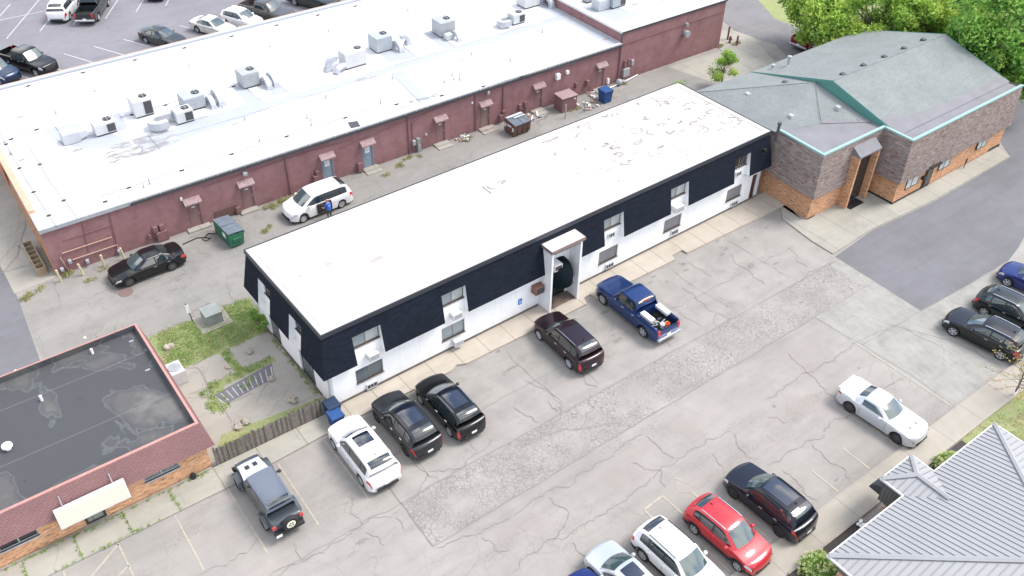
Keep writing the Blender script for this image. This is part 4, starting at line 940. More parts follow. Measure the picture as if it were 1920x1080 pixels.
hvac('pale blue rooftop unit with a curved duct and small round vent', 714, 92, ZR, 1.5, 1.5, 1.35, 0, (('half', 1.15, -.9, pi / 2, .9), ('arch', 1.9, -.5, 0, .8)), 'bluemetal', None)
hvac('grey rooftop unit with a low hooded duct facing the alley', 832, 63, ZR, 1.5, 1.5, 1.35, 0, (('half', .3, -1.5, pi / 2, .8), ('box', -.3, -1.2, 0, .7)), 'galv', None)
hvac('white rooftop unit with ring duct near the raised roof edge', 968, 42, ZR, 1.3, 1.0, .95, 0, (('flatbend', -1.5, -.1, 0, .9),))
hvac('tall pale rooftop unit cut by the top of the photo with a big elbow duct', 990, 10, ZR, 1.7, 1.4, 1.3, 0, (('half', 1.5, -1.0, pi / 2, 1.1),), 'whitemetal', None)
hvac('two tone rooftop unit on rusty rails over the raised roof', 1152, 10, 4.75, 1.6, 1.3, 1.4, 0, (('box', -1.5, .2, 0, 1.3),), 'bluemetal')
hvac('small dark framed rooftop unit left of the two tone unit', 1105, 2, 4.75, 1.2, .8, .5, 0, (), 'galv')

# ================================================================== brick office with sage gable roof and teal coping
ofc = thing('brick_building', 'low brick building with grey shingled upper walls, teal coping and sage green gable roof', 'building', (49.05, 29.9, 0))
OX, OY = 49.05, 29.9
def wk_(p): return (p[0] - OX, p[1] - OY)
base = [(49.05, 29.9), (55.75, 29.9), (55.75, 27.55), (70.1, 27.65), (70.1, 42.2), (49.3, 42.2), (49.2, 33.9)]
b = MB(); b.prism([wk_(p) for p in base], 0, 2.3); b.build('brick_wall', M['brick3'], ofc)
pl = MB(); pl.box(6.7, -2.40, 0, 11, -2.36, .2); pl.box(6.66, -2.38, 0, 6.70, 0, .2); pl.box(19.5, -2.33, 0, 21.0, -2.28, .25); pl.box(0, -.04, 0, .8, -.0, .15); pl.build('dark_plinth', M['black'], ofc)
def offs(poly, d):
    n = len(poly); a = sum(poly[i][0] * poly[(i + 1) % n][1] - poly[(i + 1) % n][0] * poly[i][1] for i in range(n))
    if a < 0: poly = poly[::-1]
    r = []
    for i in range(n):
        p0, p1, p2 = Vector(poly[i - 1]), Vector(poly[i]), Vector(poly[(i + 1) % n])
        d1 = (p1 - p0).normalized(); d2 = (p2 - p1).normalized(); n1 = Vector((d1.y, -d1.x)); n2 = Vector((d2.y, -d2.x))
        k = (n1 + n2); k = k / max(.2, k.length_squared) * 2 * d; r.append((p1.x + k.x, p1.y + k.y))
    return r
lo = offs([wk_(p) for p in base], .22); hi = offs([wk_(p) for p in base], .02)
ZM, ZC = 1.95, 5.34
n_ = len(lo)
def ztop(p): return ZC if p[1] < 2.4 and p[0] < 22 else (5.15 if p[1] < 5 else 4.45)
b = MB()
for i in range(n_):
    j = (i + 1) % n_; b.face([(*lo[i], ZM), (*lo[j], ZM), (*hi[j], ztop(hi[j])), (*hi[i], ztop(hi[i]))])
b.face([(*p, ZM) for p in lo][::-1]); b.build('shingled_wall', M['redshingle'], ofc)
b = MB(); b.prism([wk_(p) for p in ((49.15, 30.0), (55.85, 30.0), (55.85, 27.65), (69.95, 27.75), (70.0, 30.5), (56.0, 31.2), (55.9, 33), (52.7, 33.3), (49.35, 34.3))], 4.9, 5.2); b.build('membrane_roof', M['membrane'], ofc)
b = MB(); ho = offs([wk_(p) for p in base], .07); hi2 = offs([wk_(p) for p in base], -.14)
frontedges = None
# coping along the south and west parapet only (base was listed counter-clockwise)
def ring_edges(poly): return list(zip(poly, poly[1:] + poly[:1]))
for (o0, o1), (i0, i1) in zip(ring_edges(ho), ring_edges(hi2)):
    mx_, my_ = (o0[0] + o1[0]) / 2, (o0[1] + o1[1]) / 2
    if my_ < 2.2 and mx_ < 21.0 or mx_ < .3 and my_ < 3:
        b.mesh([(*o0, 5.34), (*o1, 5.34), (*i1, 5.34), (*i0, 5.34), (*o0, 5.47), (*o1, 5.47), (*i1, 5.47), (*i0, 5.47)], [(0, 1, 2, 3), (4, 5, 6, 7), (0, 1, 5, 4), (1, 2, 6, 5), (2, 3, 7, 6), (3, 0, 4, 7)])
b.build('coping', M['teal'], ofc)
# main gable
XL, XR, YR, ZRg = 55.9 - OX, 70.15 - OX, 35.0 - OY, 6.85
ys, zs, yn, zn = 28.75 - OY, 5.22, 42.45 - OY, 4.55
b = MB()
def slab(mb, quad, t=.08, mi=0):
    q = [Vector(p) for p in quad]; n = (q[1] - q[0]).cross(q[2] - q[0]).normalized()
    if n.z < 0: n = -n
    lo_ = [p - n * t for p in q]; k = len(q)
    mb.mesh(q + lo_, [tuple(range(k)), tuple(range(2 * k - 1, k - 1, -1))] + [(i, (i + 1) % k, k + (i + 1) % k, k + i) for i in range(k)], mi)
slab(b, [(XL, ys, zs), (XR, ys, zs), (XR, YR, ZRg), (XL, YR, ZRg)]); b.build('south_roof', M['greenroof'], ofc)
b = MB(); slab(b, [(XR, yn, zn), (XL, yn, zn), (XL, YR, ZRg), (XR, YR, ZRg)]); b.build('north_roof', M['greenroof'], ofc)
b = MB(); b.tube([(XL, YR, ZRg - .01), (XR, YR, ZRg - .01)], .07, 6); b.build('ridge_cap', M['greenroofB'], ofc)
b = MB(); b.face([(XL + .05, ys, 5.0), (XL + .05, yn, 4.4), (XL + .05, yn, zn), (XL + .05, YR, ZRg - .05), (XL + .05, ys, zs)]); b.face([(XR - .05, ys, 5.0), (XR - .05, yn, 4.4), (XR - .05, yn, zn), (XR - .05, YR, ZRg - .05), (XR - .05, ys, zs)]); b.box(XL + .1, .5, 4.4, XR - .1, yn - .4, 4.5)
b.build('gable_wall', M['tealdark'], ofc)
b = MB()
for y0, z0 in ((ys, zs), (yn, zn)):
    for xx in (XL - .03, XR + .0):
        b.mesh([(xx, y0, z0 - .2), (xx + .03, y0, z0 - .2), (xx + .03, YR, ZRg - .2), (xx, YR, ZRg - .2), (xx, y0, z0 + .03), (xx + .03, y0, z0 + .03), (xx + .03, YR, ZRg + .03), (xx, YR, ZRg + .03)], [(0, 1, 2, 3), (4, 5, 6, 7), (0, 1, 5, 4), (1, 2, 6, 5), (2, 3, 7, 6), (3, 0, 4, 7)])
explode(b.build('rake_board', M['tealdark'], ofc))
# hipped west wing of the roof: apex against the gable
ap = (XL - .02, 36.4 - OY, 6.15)
SW, SE = (49.05 - OX, 34.2 - OY, 5.21), (XL - .02, 31.0 - OY, 5.21); MID = (52.7 - OX, 33.0 - OY, 5.22); NW, NE = (49.05 - OX, 42.4 - OY, 4.75), (XL - .02, 42.4 - OY, 4.55); NM = (51.0 - OX, 41.9 - OY, 4.95)
b = MB(); slab(b, [MID, SE, ap], .05); b.build('wing_roof', M['greenroof'], ofc)
b = MB(); slab(b, [NW, SW, MID, ap], .05); b.build('wing_roof', M['greenroofB'], ofc)
b = MB(); slab(b, [NE, NW, ap], .05); b.build('wing_roof', M['greenroof'], ofc)
b = MB()
for p in (MID, NW): b.tube([ap, p], .05, 5)
b.build('hip_cap', M['greenroofB'], ofc)
# membrane tongues lapping on the shingles
b = MB(); random.seed(31); x = XL + .05; sl0 = (ZRg - zs) / (YR - ys)
def tongue(x0, x1, y1): b.face([(x0, ys - .05, zs + .016), (x1, ys - .05, zs + .016), (x1, y1, zs + (y1 - ys) * sl0 + .02), (x0, y1, zs + (y1 - ys) * sl0 + .02)])
while x < XR - .1:
    w_ = min(random.uniform(.5, 1.6), XR - x); t_ = (x - XL) / (XR - XL); tongue(x, x + w_, ys + .95 - .45 * t_ + random.uniform(-.06, .1) + (.9 if x < XL + .8 else .35 if x < XL + 1.6 else 0)); x += w_
b.build('membrane_strip', M['membrane'], ofc, fix=False)
b = MB()
for i in range(9):
    f = i / 9; A = Vector(SE).lerp(Vector(MID), f); B = Vector(SE).lerp(Vector(MID), f + .11); up_ = (Vector(ap) - (A + B) / 2).normalized() * random.uniform(.12, .5)
    b.face([A + Vector((0, 0, .03)), B + Vector((0, 0, .03)), B + up_ + Vector((0, 0, .03)), A + up_ + Vector((0, 0, .03))])
b.build('membrane_strip', M['membrane'], ofc, fix=False)
def rbox(label, x, y, z, k='box', h=.2):
    v = G(x, y, z); q = MB()
    if k == 'box': q.mesh([(v.x - OX - .2, v.y - OY - .2, z - .1), (v.x - OX + .2, v.y - OY - .2, z - .1), (v.x - OX + .2, v.y - OY + .2, z - .1), (v.x - OX - .2, v.y - OY + .2, z - .1), (v.x - OX - .17, v.y - OY - .17, z + .14), (v.x - OX + .17, v.y - OY - .17, z + .14), (v.x - OX + .17, v.y - OY + .17, z + .18), (v.x - OX - .17, v.y - OY + .17, z + .18)], [(0, 1, 5, 4), (1, 2, 6, 5), (2, 3, 7, 6), (3, 0, 4, 7), (4, 5, 6, 7)])
    else:
        q.tube([(v.x - OX, v.y - OY, z - .1), (v.x - OX, v.y - OY, z + h)], .1, 10); q.lathe([(z + h, .17), (z + h + .12, .17), (z + h + .16, .08)], 12, 'z', (v.x - OX, v.y - OY, 0)); q.lathe([(z - .05, .22), (z + .05, .14)], 12, 'z', (v.x - OX, v.y - OY, 0))
    q.build('roof_vent' if k == 'box' else 'flue', M['gutter'] if label == 'd' else M['galv'], ofc)
for x, y, z in ((1580, 141, 6.7), (1619, 124, 6.7), (1658, 108, 6.7), (1695, 92, 6.7), (1731, 76, 6.7), (1472, 156, 5.6)): rbox('d', x, y, z)
for x, y, z in ((1483, 219, 5.45), (1571, 203, 5.6), (1402, 178, 5.2)): rbox('l', x, y, z)
rbox('f', 1477, 123, 5.1, 'flue', .7); rbox('f', 1448, 129, 4.9, 'flue', .25)
q = MB(); v = G(1455, 262, 5.4); q.tube([(v.x - OX, v.y - OY, 5.3), (v.x - OX, v.y - OY, 6.6)], .1, 10); q.lathe([(6.6, .16), (6.75, .14)], 10, 'z', (v.x - OX, v.y - OY, 0)); q.build('flue', M['gutter'], ofc)
# entrance fins with sloped hood
fx0, fx1 = 52.5 - OX, 54.72 - OX
b = MB(); b.box(fx0 - .1, -.75, 0, fx0 + .1, .0, 4.35); b.box(fx1 - .1, -.75, 0, fx1 + .1, 0, 4.35); fin = b.build('entrance_fin', M['brick3'], ofc)
b = MB(); b.mesh([(fx0 - .12, -.8, 4.3), (fx1 + .12, -.8, 4.3), (fx1 + .12, 0, 4.3), (fx0 - .12, 0, 4.3), (fx0 - .12, -.8, 4.42), (fx1 + .12, -.8, 4.42), (fx1 + .12, -.02, 4.95), (fx0 - .12, -.02, 4.95)], [(0, 1, 2, 3), (4, 5, 6, 7), (0, 1, 5, 4), (1, 2, 6, 5), (2, 3, 7, 6), (3, 0, 4, 7)]); b.build('entrance_hood', M['membrane'], ofc)
b = MB(); b.box(fx0 + .1, -.25, .1, fx1 - .1, -.18, 4.3); b.build('entrance_glass', M['glassd'], ofc); b = MB(); b.box(fx0 + .15, -1.05, .08, fx1 - .5, -.3, .11); b.build('door_mat', M['black'], ofc)
for (x0, z0, x1, z1) in ((6.7 + 1.15, .85, 6.7 + 2.65, 1.95), (6.7 + 5.25, 1.0, 6.7 + 6.65, 1.95), (6.7 + 10.3, 1.05, 6.7 + 11.6, 1.95)):
    T = Matrix.Translation((0, -2.36, 0)); f = MB(); f.T = T; xm = x0 + (x1 - x0) * .45
    f.box(x0, -.03, z0, x0 + .05, .03, z1); f.box(x1 - .05, -.03, z0, x1, .03, z1); f.box(x0 + .05, -.03, z0, x1 - .05, .03, z0 + .05); f.box(x0 + .05, -.03, z1 - .05, x1 - .05, .03, z1); f.box(xm, -.03, z0 + .05, xm + .05, .03, z1 - .05)
    fo = f.build('window', M['black'], ofc); g = MB(); g.T = T; g.box(x0 + .05, -.015, z0 + .05, xm, .0, z1 - .05); g.box(xm + .05, -.015, z0 + .05, x1 - .05, .0, z1 - .05); g.build('pane', mat('curtained_glass', (.42, .47, .48), .2), fo)
    a = MB(); a.mesh([(x0 - .1, -2.38, z1 + .08), (x1 + .1, -2.38, z1 + .08), (x1 + .1, -2.62, z1 - .02), (x0 - .1, -2.62, z1 - .02)], [(0, 1, 2, 3)]); a.build('window_awning', M['black'], ofc, fix=False)
b = MB(); b.box(10.25, -2.42, .1, 11.15, -2.38, 2.0); do = b.build('door', M['black'], ofc); g = MB(); g.box(10.4, -2.44, .35, 11.0, -2.42, 1.85); g.build('pane', M['glassd'], do)
b = MB(); b.box(10.1, -2.75, 2.02, 11.5, -2.4, 2.12); b.build('door_canopy', M['black'], ofc); b = MB(); b.bbox(9.75, -2.6, 1.1, 10.15, -2.38, 1.35, .03); b.build('letter_box', M['black'], ofc)

# ================================================================== flat building lower left
fb = thing('shop_building', 'low flat roofed building with black ponded roof, red shingle band and tan brick front', 'building', (5.95, 33.4, 0))
FX, FY, FD = -24.0, 0.0, 9.15
b = MB(); wall_h = []
for (x0, z0, x1, z1) in ((-10.0, 1.0, -8.27, 1.78), (-6.32, .1, -5.35, 2.0), (-3.25, 1.08, -1.48, 1.8)): wall_h.append((x0 - FX, z0, x1 - FX, z1))
wallrun(b, -FX, wall_h, Matrix.Translation((FX, 0, 0)), 2.2); b.box(-.2, .2, 0, 0, FD, 2.2); b.box(FX, FD - .2, 0, -.2, FD, 2.2)
b.build('brick_wall', M['brick2'], fb)
b = MB(); b.box(FX, .1, 2.85, -.1, FD - .1, 3.0); b.build('roof', M['roofdark'], fb)
b = MB(); ZB, ZT = 1.85, 3.38; o_ = .38; 
fp = [(FX, -o_, ZB), (o_, -o_, ZB), (o_, FD + .15, ZB), (FX, FD + .15, ZB)]; tp = [(FX, -.0, ZT), (0, 0, ZT), (0, FD, ZT), (FX, FD, ZT)]; it = [(FX, .12, 2.98), (-.12, .12, 2.98), (-.12, FD - .12, 2.98), (FX, FD - .12, 2.98)]
for i, j in ((0, 1), (1, 2), (2, 3)): b.face([fp[i], fp[j], tp[j], tp[i]])
b.face([fp[0], fp[1], (0, 0, ZB), (FX, 0, ZB)]); b.face([fp[1], fp[2], (0, FD, ZB), (0, 0, ZB)])
b.build('mansard', M['brownshingle'], fb)
b = MB()
tq = [(FX, .14, ZT), (-.14, .14, ZT), (-.14, FD - .14, ZT), (FX, FD - .14, ZT)]
for i, j in ((0, 1), (1, 2), (2, 3)): b.face([tp[i], tp[j], (*tq[j][:2], ZT + .03), (*tq[i][:2], ZT + .03)])
b.build('parapet_cap', M['pinktrim'], fb, fix=False)
b = MB()
for i, j in ((0, 1), (1, 2), (2, 3)): b.face([(*tq[i][:2], ZT + .03), (*tq[j][:2], ZT + .03), (it[j][0] - (.12 if j in (1, 2) else 0), it[j][1], 3.0), (it[i][0] - (.12 if i in (1, 2) else 0), it[i][1], 3.0)])
b.build('parapet_lining', M['roofdark'], fb, fix=False)
T = Matrix.Identity(4)
window(fb, T, -3.25, 1.08, -1.48, 1.8, noisy('dusty_shop_glass', (.26, .28, .26), (.12, .15, .13), 3, rough=.4), .1, M['aluL']); window(fb, T, -10.0, 1.0, -8.27, 1.78, M['glassd'], .1, M['aluL'])
window(fb, T, -14, 1.0, -12.2, 1.78, M['glassd'], -.02, M['aluL'])
b = MB(); b.box(-6.32, .02, .1, -6.2, .1, 2.0); b.box(-5.47, .02, .1, -5.35, .1, 2.0); b.box(-6.2, .02, .1, -5.47, .1, .24); b.box(-6.2, .02, 1.9, -5.47, .1, 2.0); b.box(-5.98, .04, .24, -5.955, .07, 1.6)
dr_ = b.build('door', mat('dark_door_frame', (.055, .05, .048), .5), fb); g = MB(); g.box(-6.2, .05, .24, -5.47, .07, 1.9); g.build('pane', mat('greenish_door_glass', (.27, .29, .25), .2), dr_)
text('AIR WOOP', .15, M['black'], dr_, 'lettering', (-5.84, .04, 1.42), (pi / 2, 0, 0)); text('607', .12, M['black'], dr_, 'lettering', (-5.82, .04, 1.26), (pi / 2, 0, 0))
b = MB(); b.box(-5.45, -.02, 1.1, -5.41, .02, 1.35); b.build('handle', M['galv'], dr_)
b = MB(); b.box(-6.5, -.25, 0, -5.2, .0, .16); b.build('door_step', M['walkpale'], fb)
b = MB(); b.box(-4.85, -.09, 1.18, -4.45, -.0, 1.34); b.build('mail_slot', M['black'], fb)
b = MB(); b.T = Matrix.Translation((-5.72, -.62, 2.05)) @ Matrix.Rotation(radians(-14), 4, 'X'); b.box(-1.62, -.12, -.52, 1.62, .12, .52); sg_ = b.build('sign_box', M['gutterw'], fb); b2 = MB(); b2.T = b.T; b2.box(-1.57, -.135, -.48, 1.57, -.121, .48); b2.build('sign_face', M['cream'], sg_)
b = MB(); 
for x in (-6.9, -4.6): b.tube([(x, -.5, 2.5), (x, -.1, 2.95)], .025, 5); 
explode(b.build('sign_bracket', M['galv'], fb))
for x, y, h_ in ((174, 663, .35), (79, 751, .35), (160, 635, .1), (30, 697, .1)):
    v = G(x, y, 3.0) - Vector((5.95, 33.4, 0)); b = MB(); b.tube([(v.x, v.y, 3.0), (v.x, v.y, 3.0 + h_)], .07, 8); b.build('vent_pipe', M['white'], fb)
v = G(16, 842, 3.0) - Vector((5.95, 33.4, 0)); b = MB(); b.lathe([(3.0, .13), (3.2, .11), (3.21, .26), (3.3, .24), (3.36, .1)], 16, 'z', (v.x, v.y, 0)); b.build('roof_vent', M['white'], fb, smooth=True)
b = MB(); v = G(277, 694, 3.0) - Vector((5.95, 33.4, 0)); 
for x, y in ((277, 694), (276, 655), (316, 820), (246, 640)): v = G(x, y, 3.0) - Vector((5.95, 33.4, 0)); b.box(v.x - .12, v.y - .05, 3.0, v.x + .12, v.y + .05, 3.03)
explode(b.build('roof_debris', M['galv'], fb))

# ================================================================== grey standing seam building lower right
mbd = thing('metal_roof_building', 'brick office with pale grey standing seam metal hip roof and a small hipped porch', 'building', (31.2, 10.0, 0))
MX, MY = 31.2, 10.0
SL = .265; EZ = 3.0; XW, XE, YE, YS = 25.5, 38.7, 10.15, -6.0; RY = (XE - XW) / 2
def mz(d): return EZ + SL * d
ctr = (XW + XE) / 2; top = mz(RY)
def L3(x, y, z): return (x - MX, y - MY, z)
def metal_face(name, poly, flow, spacing=.30, off=0.0):
    """standing seam panel: slab plus raised ribs running along the fall line (flow = 0: x, 1: y)"""
    q = MB(); slab(q, poly, .06); o = q.build(name, M['metalroof'], mbd)
    a, b_, c = [Vector(p) for p in poly[:3]]; n = (b_ - a).cross(c - a).normalized(); n = n if n.z > 0 else -n
    k = 1 - flow; lo_ = min(p[k] for p in poly); hi_ = max(p[k] for p in poly); rb = MB(); t = lo_ + spacing * .5 + off
    while t < hi_:
        xs = []
        for p, r in zip(poly, poly[1:] + poly[:1]):
            if (p[k] - t) * (r[k] - t) < 0: s = (t - p[k]) / (r[k] - p[k]); xs.append(Vector(p) + (Vector(r) - Vector(p)) * s)
        if len(xs) == 2 and (xs[0] - xs[1]).length > .15:
            A, B = xs; side = Vector((0, 0, 0)); side[k] = .013
            rb.mesh([A - side, A + side, B + side, B - side, A - side + n * .035, A + side + n * .035, B + side + n * .035, B - side + n * .035], [(4, 5, 6, 7), (0, 1, 5, 4), (1, 2, 6, 5), (2, 3, 7, 6), (3, 0, 4, 7)])
        t += spacing
    rb.build('seam', M['seamrib'], o, fix=False); return o
PW, PE, PYE = 31.05, 33.45, 11.4; prz = EZ + .335 * (PE - PW) / 2; pyj = YE - (prz - EZ) / SL
apx = ((PW + PE) / 2, 10.4)
metal_face('north_roof', [L3(XW, YE, EZ), L3(PW, YE, EZ), L3((PW + PE) / 2, pyj, prz), L3(PE, YE, EZ), L3(XE, YE, EZ), L3(ctr, YE - RY, top)], 1)
metal_face('west_roof', [L3(XW, YS, EZ), L3(XW, YE, EZ), L3(ctr, YE - RY, top), L3(ctr, YS + RY, top)], 0)
metal_face('east_roof', [L3(XE, YE, EZ), L3(XE, YS, EZ), L3(ctr, YS + RY, top), L3(ctr, YE - RY, top)], 0)
metal_face('porch_roof', [L3(PW, PYE, EZ), L3(apx[0], apx[1], prz), L3((PW + PE) / 2, pyj, prz), L3(PW, YE, EZ)], 0)
metal_face('porch_roof', [L3(PE, PYE, EZ), L3(PE, YE, EZ), L3((PW + PE) / 2, pyj, prz), L3(apx[0], apx[1], prz)], 0)
metal_face('porch_roof', [L3(PW, PYE, EZ), L3(PE, PYE, EZ), L3(apx[0], apx[1], prz)], 1)
hc = MB()
def cap(p, q, w_=.13):
    p, q = Vector(p), Vector(q); d = (q - p).normalized(); s = Vector((-d.y, d.x, 0)).normalized() * w_; up_ = Vector((0, 0, .055)); dn_ = Vector((0, 0, -.0))
    hc.mesh([p - s + dn_, p + up_ * 1.3, p + s + dn_, q - s + dn_, q + up_ * 1.3, q + s + dn_], [(0, 1, 4, 3), (1, 2, 5, 4)])
cap(L3(XW, YE, EZ + .05), L3(ctr, YE - RY, top + .05)); cap(L3(XE, YE, EZ + .05), L3(ctr, YE - RY, top + .05)); cap(L3(PW, PYE, EZ + .05), L3(*apx, prz + .05)); cap(L3(PE, PYE, EZ + .05), L3(*apx, prz + .05)); cap(L3(*apx, prz + .05), L3((PW + PE) / 2, pyj, prz + .05))
cap(L3(ctr, YE - RY, top + .05), L3(ctr, YS + RY, top + .05))
hc.build('hip_cap', M['metalroof'], mbd, fix=False)
gw = MB()
for (x0, y0, x1, y1) in ((XW - .06, YE, PW, YE + .06), (PE, YE, XE + .06, YE + .06), (PW - .06, YE + .06, PW, PYE + .06), (PW, PYE, PE, PYE + .06), (PE, YE + .06, PE + .06, PYE + .06), (XW - .06, YS, XW, YE), (XE, YS, XE + .06, YE)): gw.box(x0 - MX, y0 - MY, EZ - .09, x1 - MX, y1 - MY, EZ + .02)
gw.build('gutter', M['gutterw'], mbd)
wb = MB(); wb.box(XW + .45 - MX, YS - MY, 0, XE - .45 - MX, YE - .5 - MY, 2.0); wb.box(PW + .25 - MX, YE - .5 - MY, 0, PE - .25 - MX, YE + .75 - MY, 1.5); wb.build('brick_wall', M['brick3'], mbd)
sd_ = MB(); sd_.box(XW + .43 - MX, YS - MY, 2.0, XE - .43 - MX, YE - .48 - MY, EZ - .05); sd_.box(PW + .12 - MX, YE - .48 - MY, 1.5, PE - .12 - MX, PYE - .15 - MY, EZ - .05)
for i in range(9): yy = YE - .3 - MY + i * .17; sd_.box(PW + .10 - MX, yy, 1.45, PW + .12 - MX, yy + .02, EZ - .08)
sd_.build('siding', M['siding'], mbd)
aw2 = MB(); r_1 = []
for i in range(7):
    a = pi / 2 * i / 6; r_1.append([(31.35 - MX, 11.3 - MY + .62 * sin(a), 2.15 - .5 * (1 - cos(a)) - .02), (33.3 - MX, 11.3 - MY + .62 * sin(a), 2.15 - .5 * (1 - cos(a)) - .02)])
aw2.grid(r_1); aw2.face([r_1[i][0] for i in range(7)] + [(31.35 - MX, 11.3 - MY, 1.6)]); aw2.face([r_1[i][1] for i in range(7)] + [(33.3 - MX, 11.3 - MY, 1.6)]); aw2.build('door_awning', mat('charcoal_awning', (.035, .038, .045), .7), mbd, fix=False)
b = MB(); b.box(26.3 - MX, YE - .45 - MY, .05, 26.4 - MX, YE - .35 - MY, EZ - .1); b.build('downspout', M['gutterw'], mbd)

# ================================================================== house beyond the trees, shed at the top
hs = thing('house', 'beige house with grey roof glimpsed between the trees at the top right', 'house', (*G2(1812, 40), 0), radians(-38))
b = MB(); b.box(-5, -4, 0, 5, 4, 4.2); b.build('wall', mat('beige_siding', (.50, .44, .36), .8), hs)
b = MB(); b.mesh([(-5.4, -4.5, 4.1), (5.4, -4.5, 4.1), (5.4, 4.5, 4.1), (-5.4, 4.5, 4.1), (-5.4, 0, 6.0), (5.4, 0, 6.0)], [(0, 1, 5, 4), (2, 3, 4, 5), (0, 4, 3), (1, 2, 5)]); b.build('roof', noisy('grey_house_shingles', (.20, .195, .20), (.15, .15, .155), 1), hs)
b = MB(); b.box(-5.4, -4.6, 3.95, 5.4, -4.5, 4.15); b.build('gutter', M['gutterw'], hs)
b = MB()
for i in range(12): x = -5 + i * .9; b.box(x, -4.75, 3.2, x + .06, -4.7, 3.95)
b.box(-5.1, -4.78, 3.95, 5.1, -4.68, 4.02); b.box(-5.1, -4.78, 3.15, 5.1, -4.68, 3.2); b.build('railing', M['galv'], hs)
sh = thing('fence', 'weathered reddish plank fence at the top edge beyond the lawn', 'fence', (*G2(1480, 3), 0), radians(-8))
b = MB()
for i in range(22): b.box(i * .24, 0, 0, i * .24 + .22, .04, 1.6 + .04 * (i % 3))
b.build('plank', noisy('reddish_planks', (.30, .17, .13), (.2, .12, .1), 3), sh); b = MB(); b.box(-.1, -.06, .3, 5.3, 0, .4); b.box(-.1, -.06, 1.2, 5.3, 0, 1.3); b.build('rail', M['wood'], sh)

# ================================================================== vehicles
def paint(name, col, metal=.35, rough=.28):
    return mat(name, col, rough, metal, .4, coat=.6)
CG = mat('car_glass', (.018, .028, .03), .03, spec=1.0, coat=.6)
CGL = mat('car_windshield_glass', (.045, .075, .08), .05, spec=1.0, coat=.6)
TY = mat('tyre_rubber', (.018, .018, .019), .85); RIM = mat('alloy_rim', (.46, .47, .49), .4, .3); RIMB = mat('black_rim', (.045, .045, .048), .4, .2)
CHR = mat('chrome', (.62, .63, .65), .18, .95); TRIM = mat('black_cladding', (.022, .022, .024), .65); SEAM = mat('panel_gap', (.01, .01, .01), .9)
TAIL = mat('tail_light_red', (.50, .015, .02), .15, coat=1.0); HEAD = mat('head_lamp_glass', (.55, .58, .62), .08, .3, coat=1.0); PLATE = mat('number_plate', (.72, .73, .74), .5); UND = mat('underbody', (.008, .008, .009), .95)
ROOFG = mat('panoramic_roof_glass', (.008, .012, .025), .04, spec=1.0, coat=1.0)
WH = {}
def wheel_mesh(R, wd, spokes, rim):
    key = (R, wd, spokes, rim)
    if key in WH: return WH[key]
    t = MB(); h = wd / 2
    t.lathe([(-h, R * .66), (-h, R * .90), (-h + .03, R * .985), (-h + .06, R), (h - .06, R), (h - .03, R * .985), (h, R * .90), (h, R * .67), (h - .115, R * .60)], 28, 'y')
    o = t.build('wheel', TY, None, smooth=True); me = o.data; bpy.data.objects.remove(o)
    r = MB(); y = h - .01
    r.lathe([(y - .10, R * .665), (y - .02, R * .675), (y + .004, R * .675), (y + .004, R * .61), (y - .085, R * .58)], 28, 'y', mi=0)
    r.lathe([(y - .09, R * .575), (y - .078, R * .575)], 20, 'y', mi=1)
    r.lathe([(y - .05, R * .16), (y - .005, R * .14)], 12, 'y', mi=0)
    for k in range(spokes):
        a = 2 * pi * k / spokes; d = Vector((cos(a), 0, sin(a))); q = Vector((-sin(a), 0, cos(a)))
        w0, w1 = R * .085, R * (.62 if spokes > 6 else .9) * .14
        P_ = []
        for yy in (y - .05, y - .012):
            P_ += [d * R * .1 - q * w0 + Vector((0, yy, 0)), d * R * .1 + q * w0 + Vector((0, yy, 0)), d * R * .62 + q * w1 + Vector((0, yy, 0)), d * R * .62 - q * w1 + Vector((0, yy, 0))]
        r.mesh(P_, [(4, 5, 6, 7), (0, 1, 5, 4), (1, 2, 6, 5), (2, 3, 7, 6), (3, 0, 4, 7)], 0)
    o = r.build('rim', [rim, UND], None); mr = o.data; bpy.data.objects.remove(o)
    WH[key] = (me, mr); return WH[key]

def interp(pts, x):
    """smooth interpolation of control points sorted by x"""
    if x <= pts[0][0]: return pts[0][1]
    if x >= pts[-1][0]: return pts[-1][1]
    for i in range(len(pts) - 1):
        if pts[i][0] <= x <= pts[i + 1][0]:
            x0, y0 = pts[i]; x1, y1 = pts[i + 1]; h = x1 - x0
            if h < 1e-6: return y1
            m0 = (y1 - (pts[i - 1][1] if i else y0)) / (x1 - (pts[i - 1][0] if i else x0)) if (x1 - (pts[i - 1][0] if i else x0)) > 1e-6 else 0
            m1 = ((pts[i + 2][1] if i + 2 < len(pts) else y1) - y0) / ((pts[i + 2][0] if i + 2 < len(pts) else x1) - x0)
            s = (y1 - y0) / h
            # limit slopes so that the curve never overshoots
            m0 = 0 if s * m0 <= 0 else math.copysign(min(abs(m0), 2.5 * abs(s)), s); m1 = 0 if s * m1 <= 0 else math.copysign(min(abs(m1), 2.5 * abs(s)), s)
            t = (x - x0) / h
            return (2 * t ** 3 - 3 * t * t + 1) * y0 + (t ** 3 - 2 * t * t + t) * h * m0 + (-2 * t ** 3 + 3 * t * t) * y1 + (t ** 3 - t * t) * h * m1

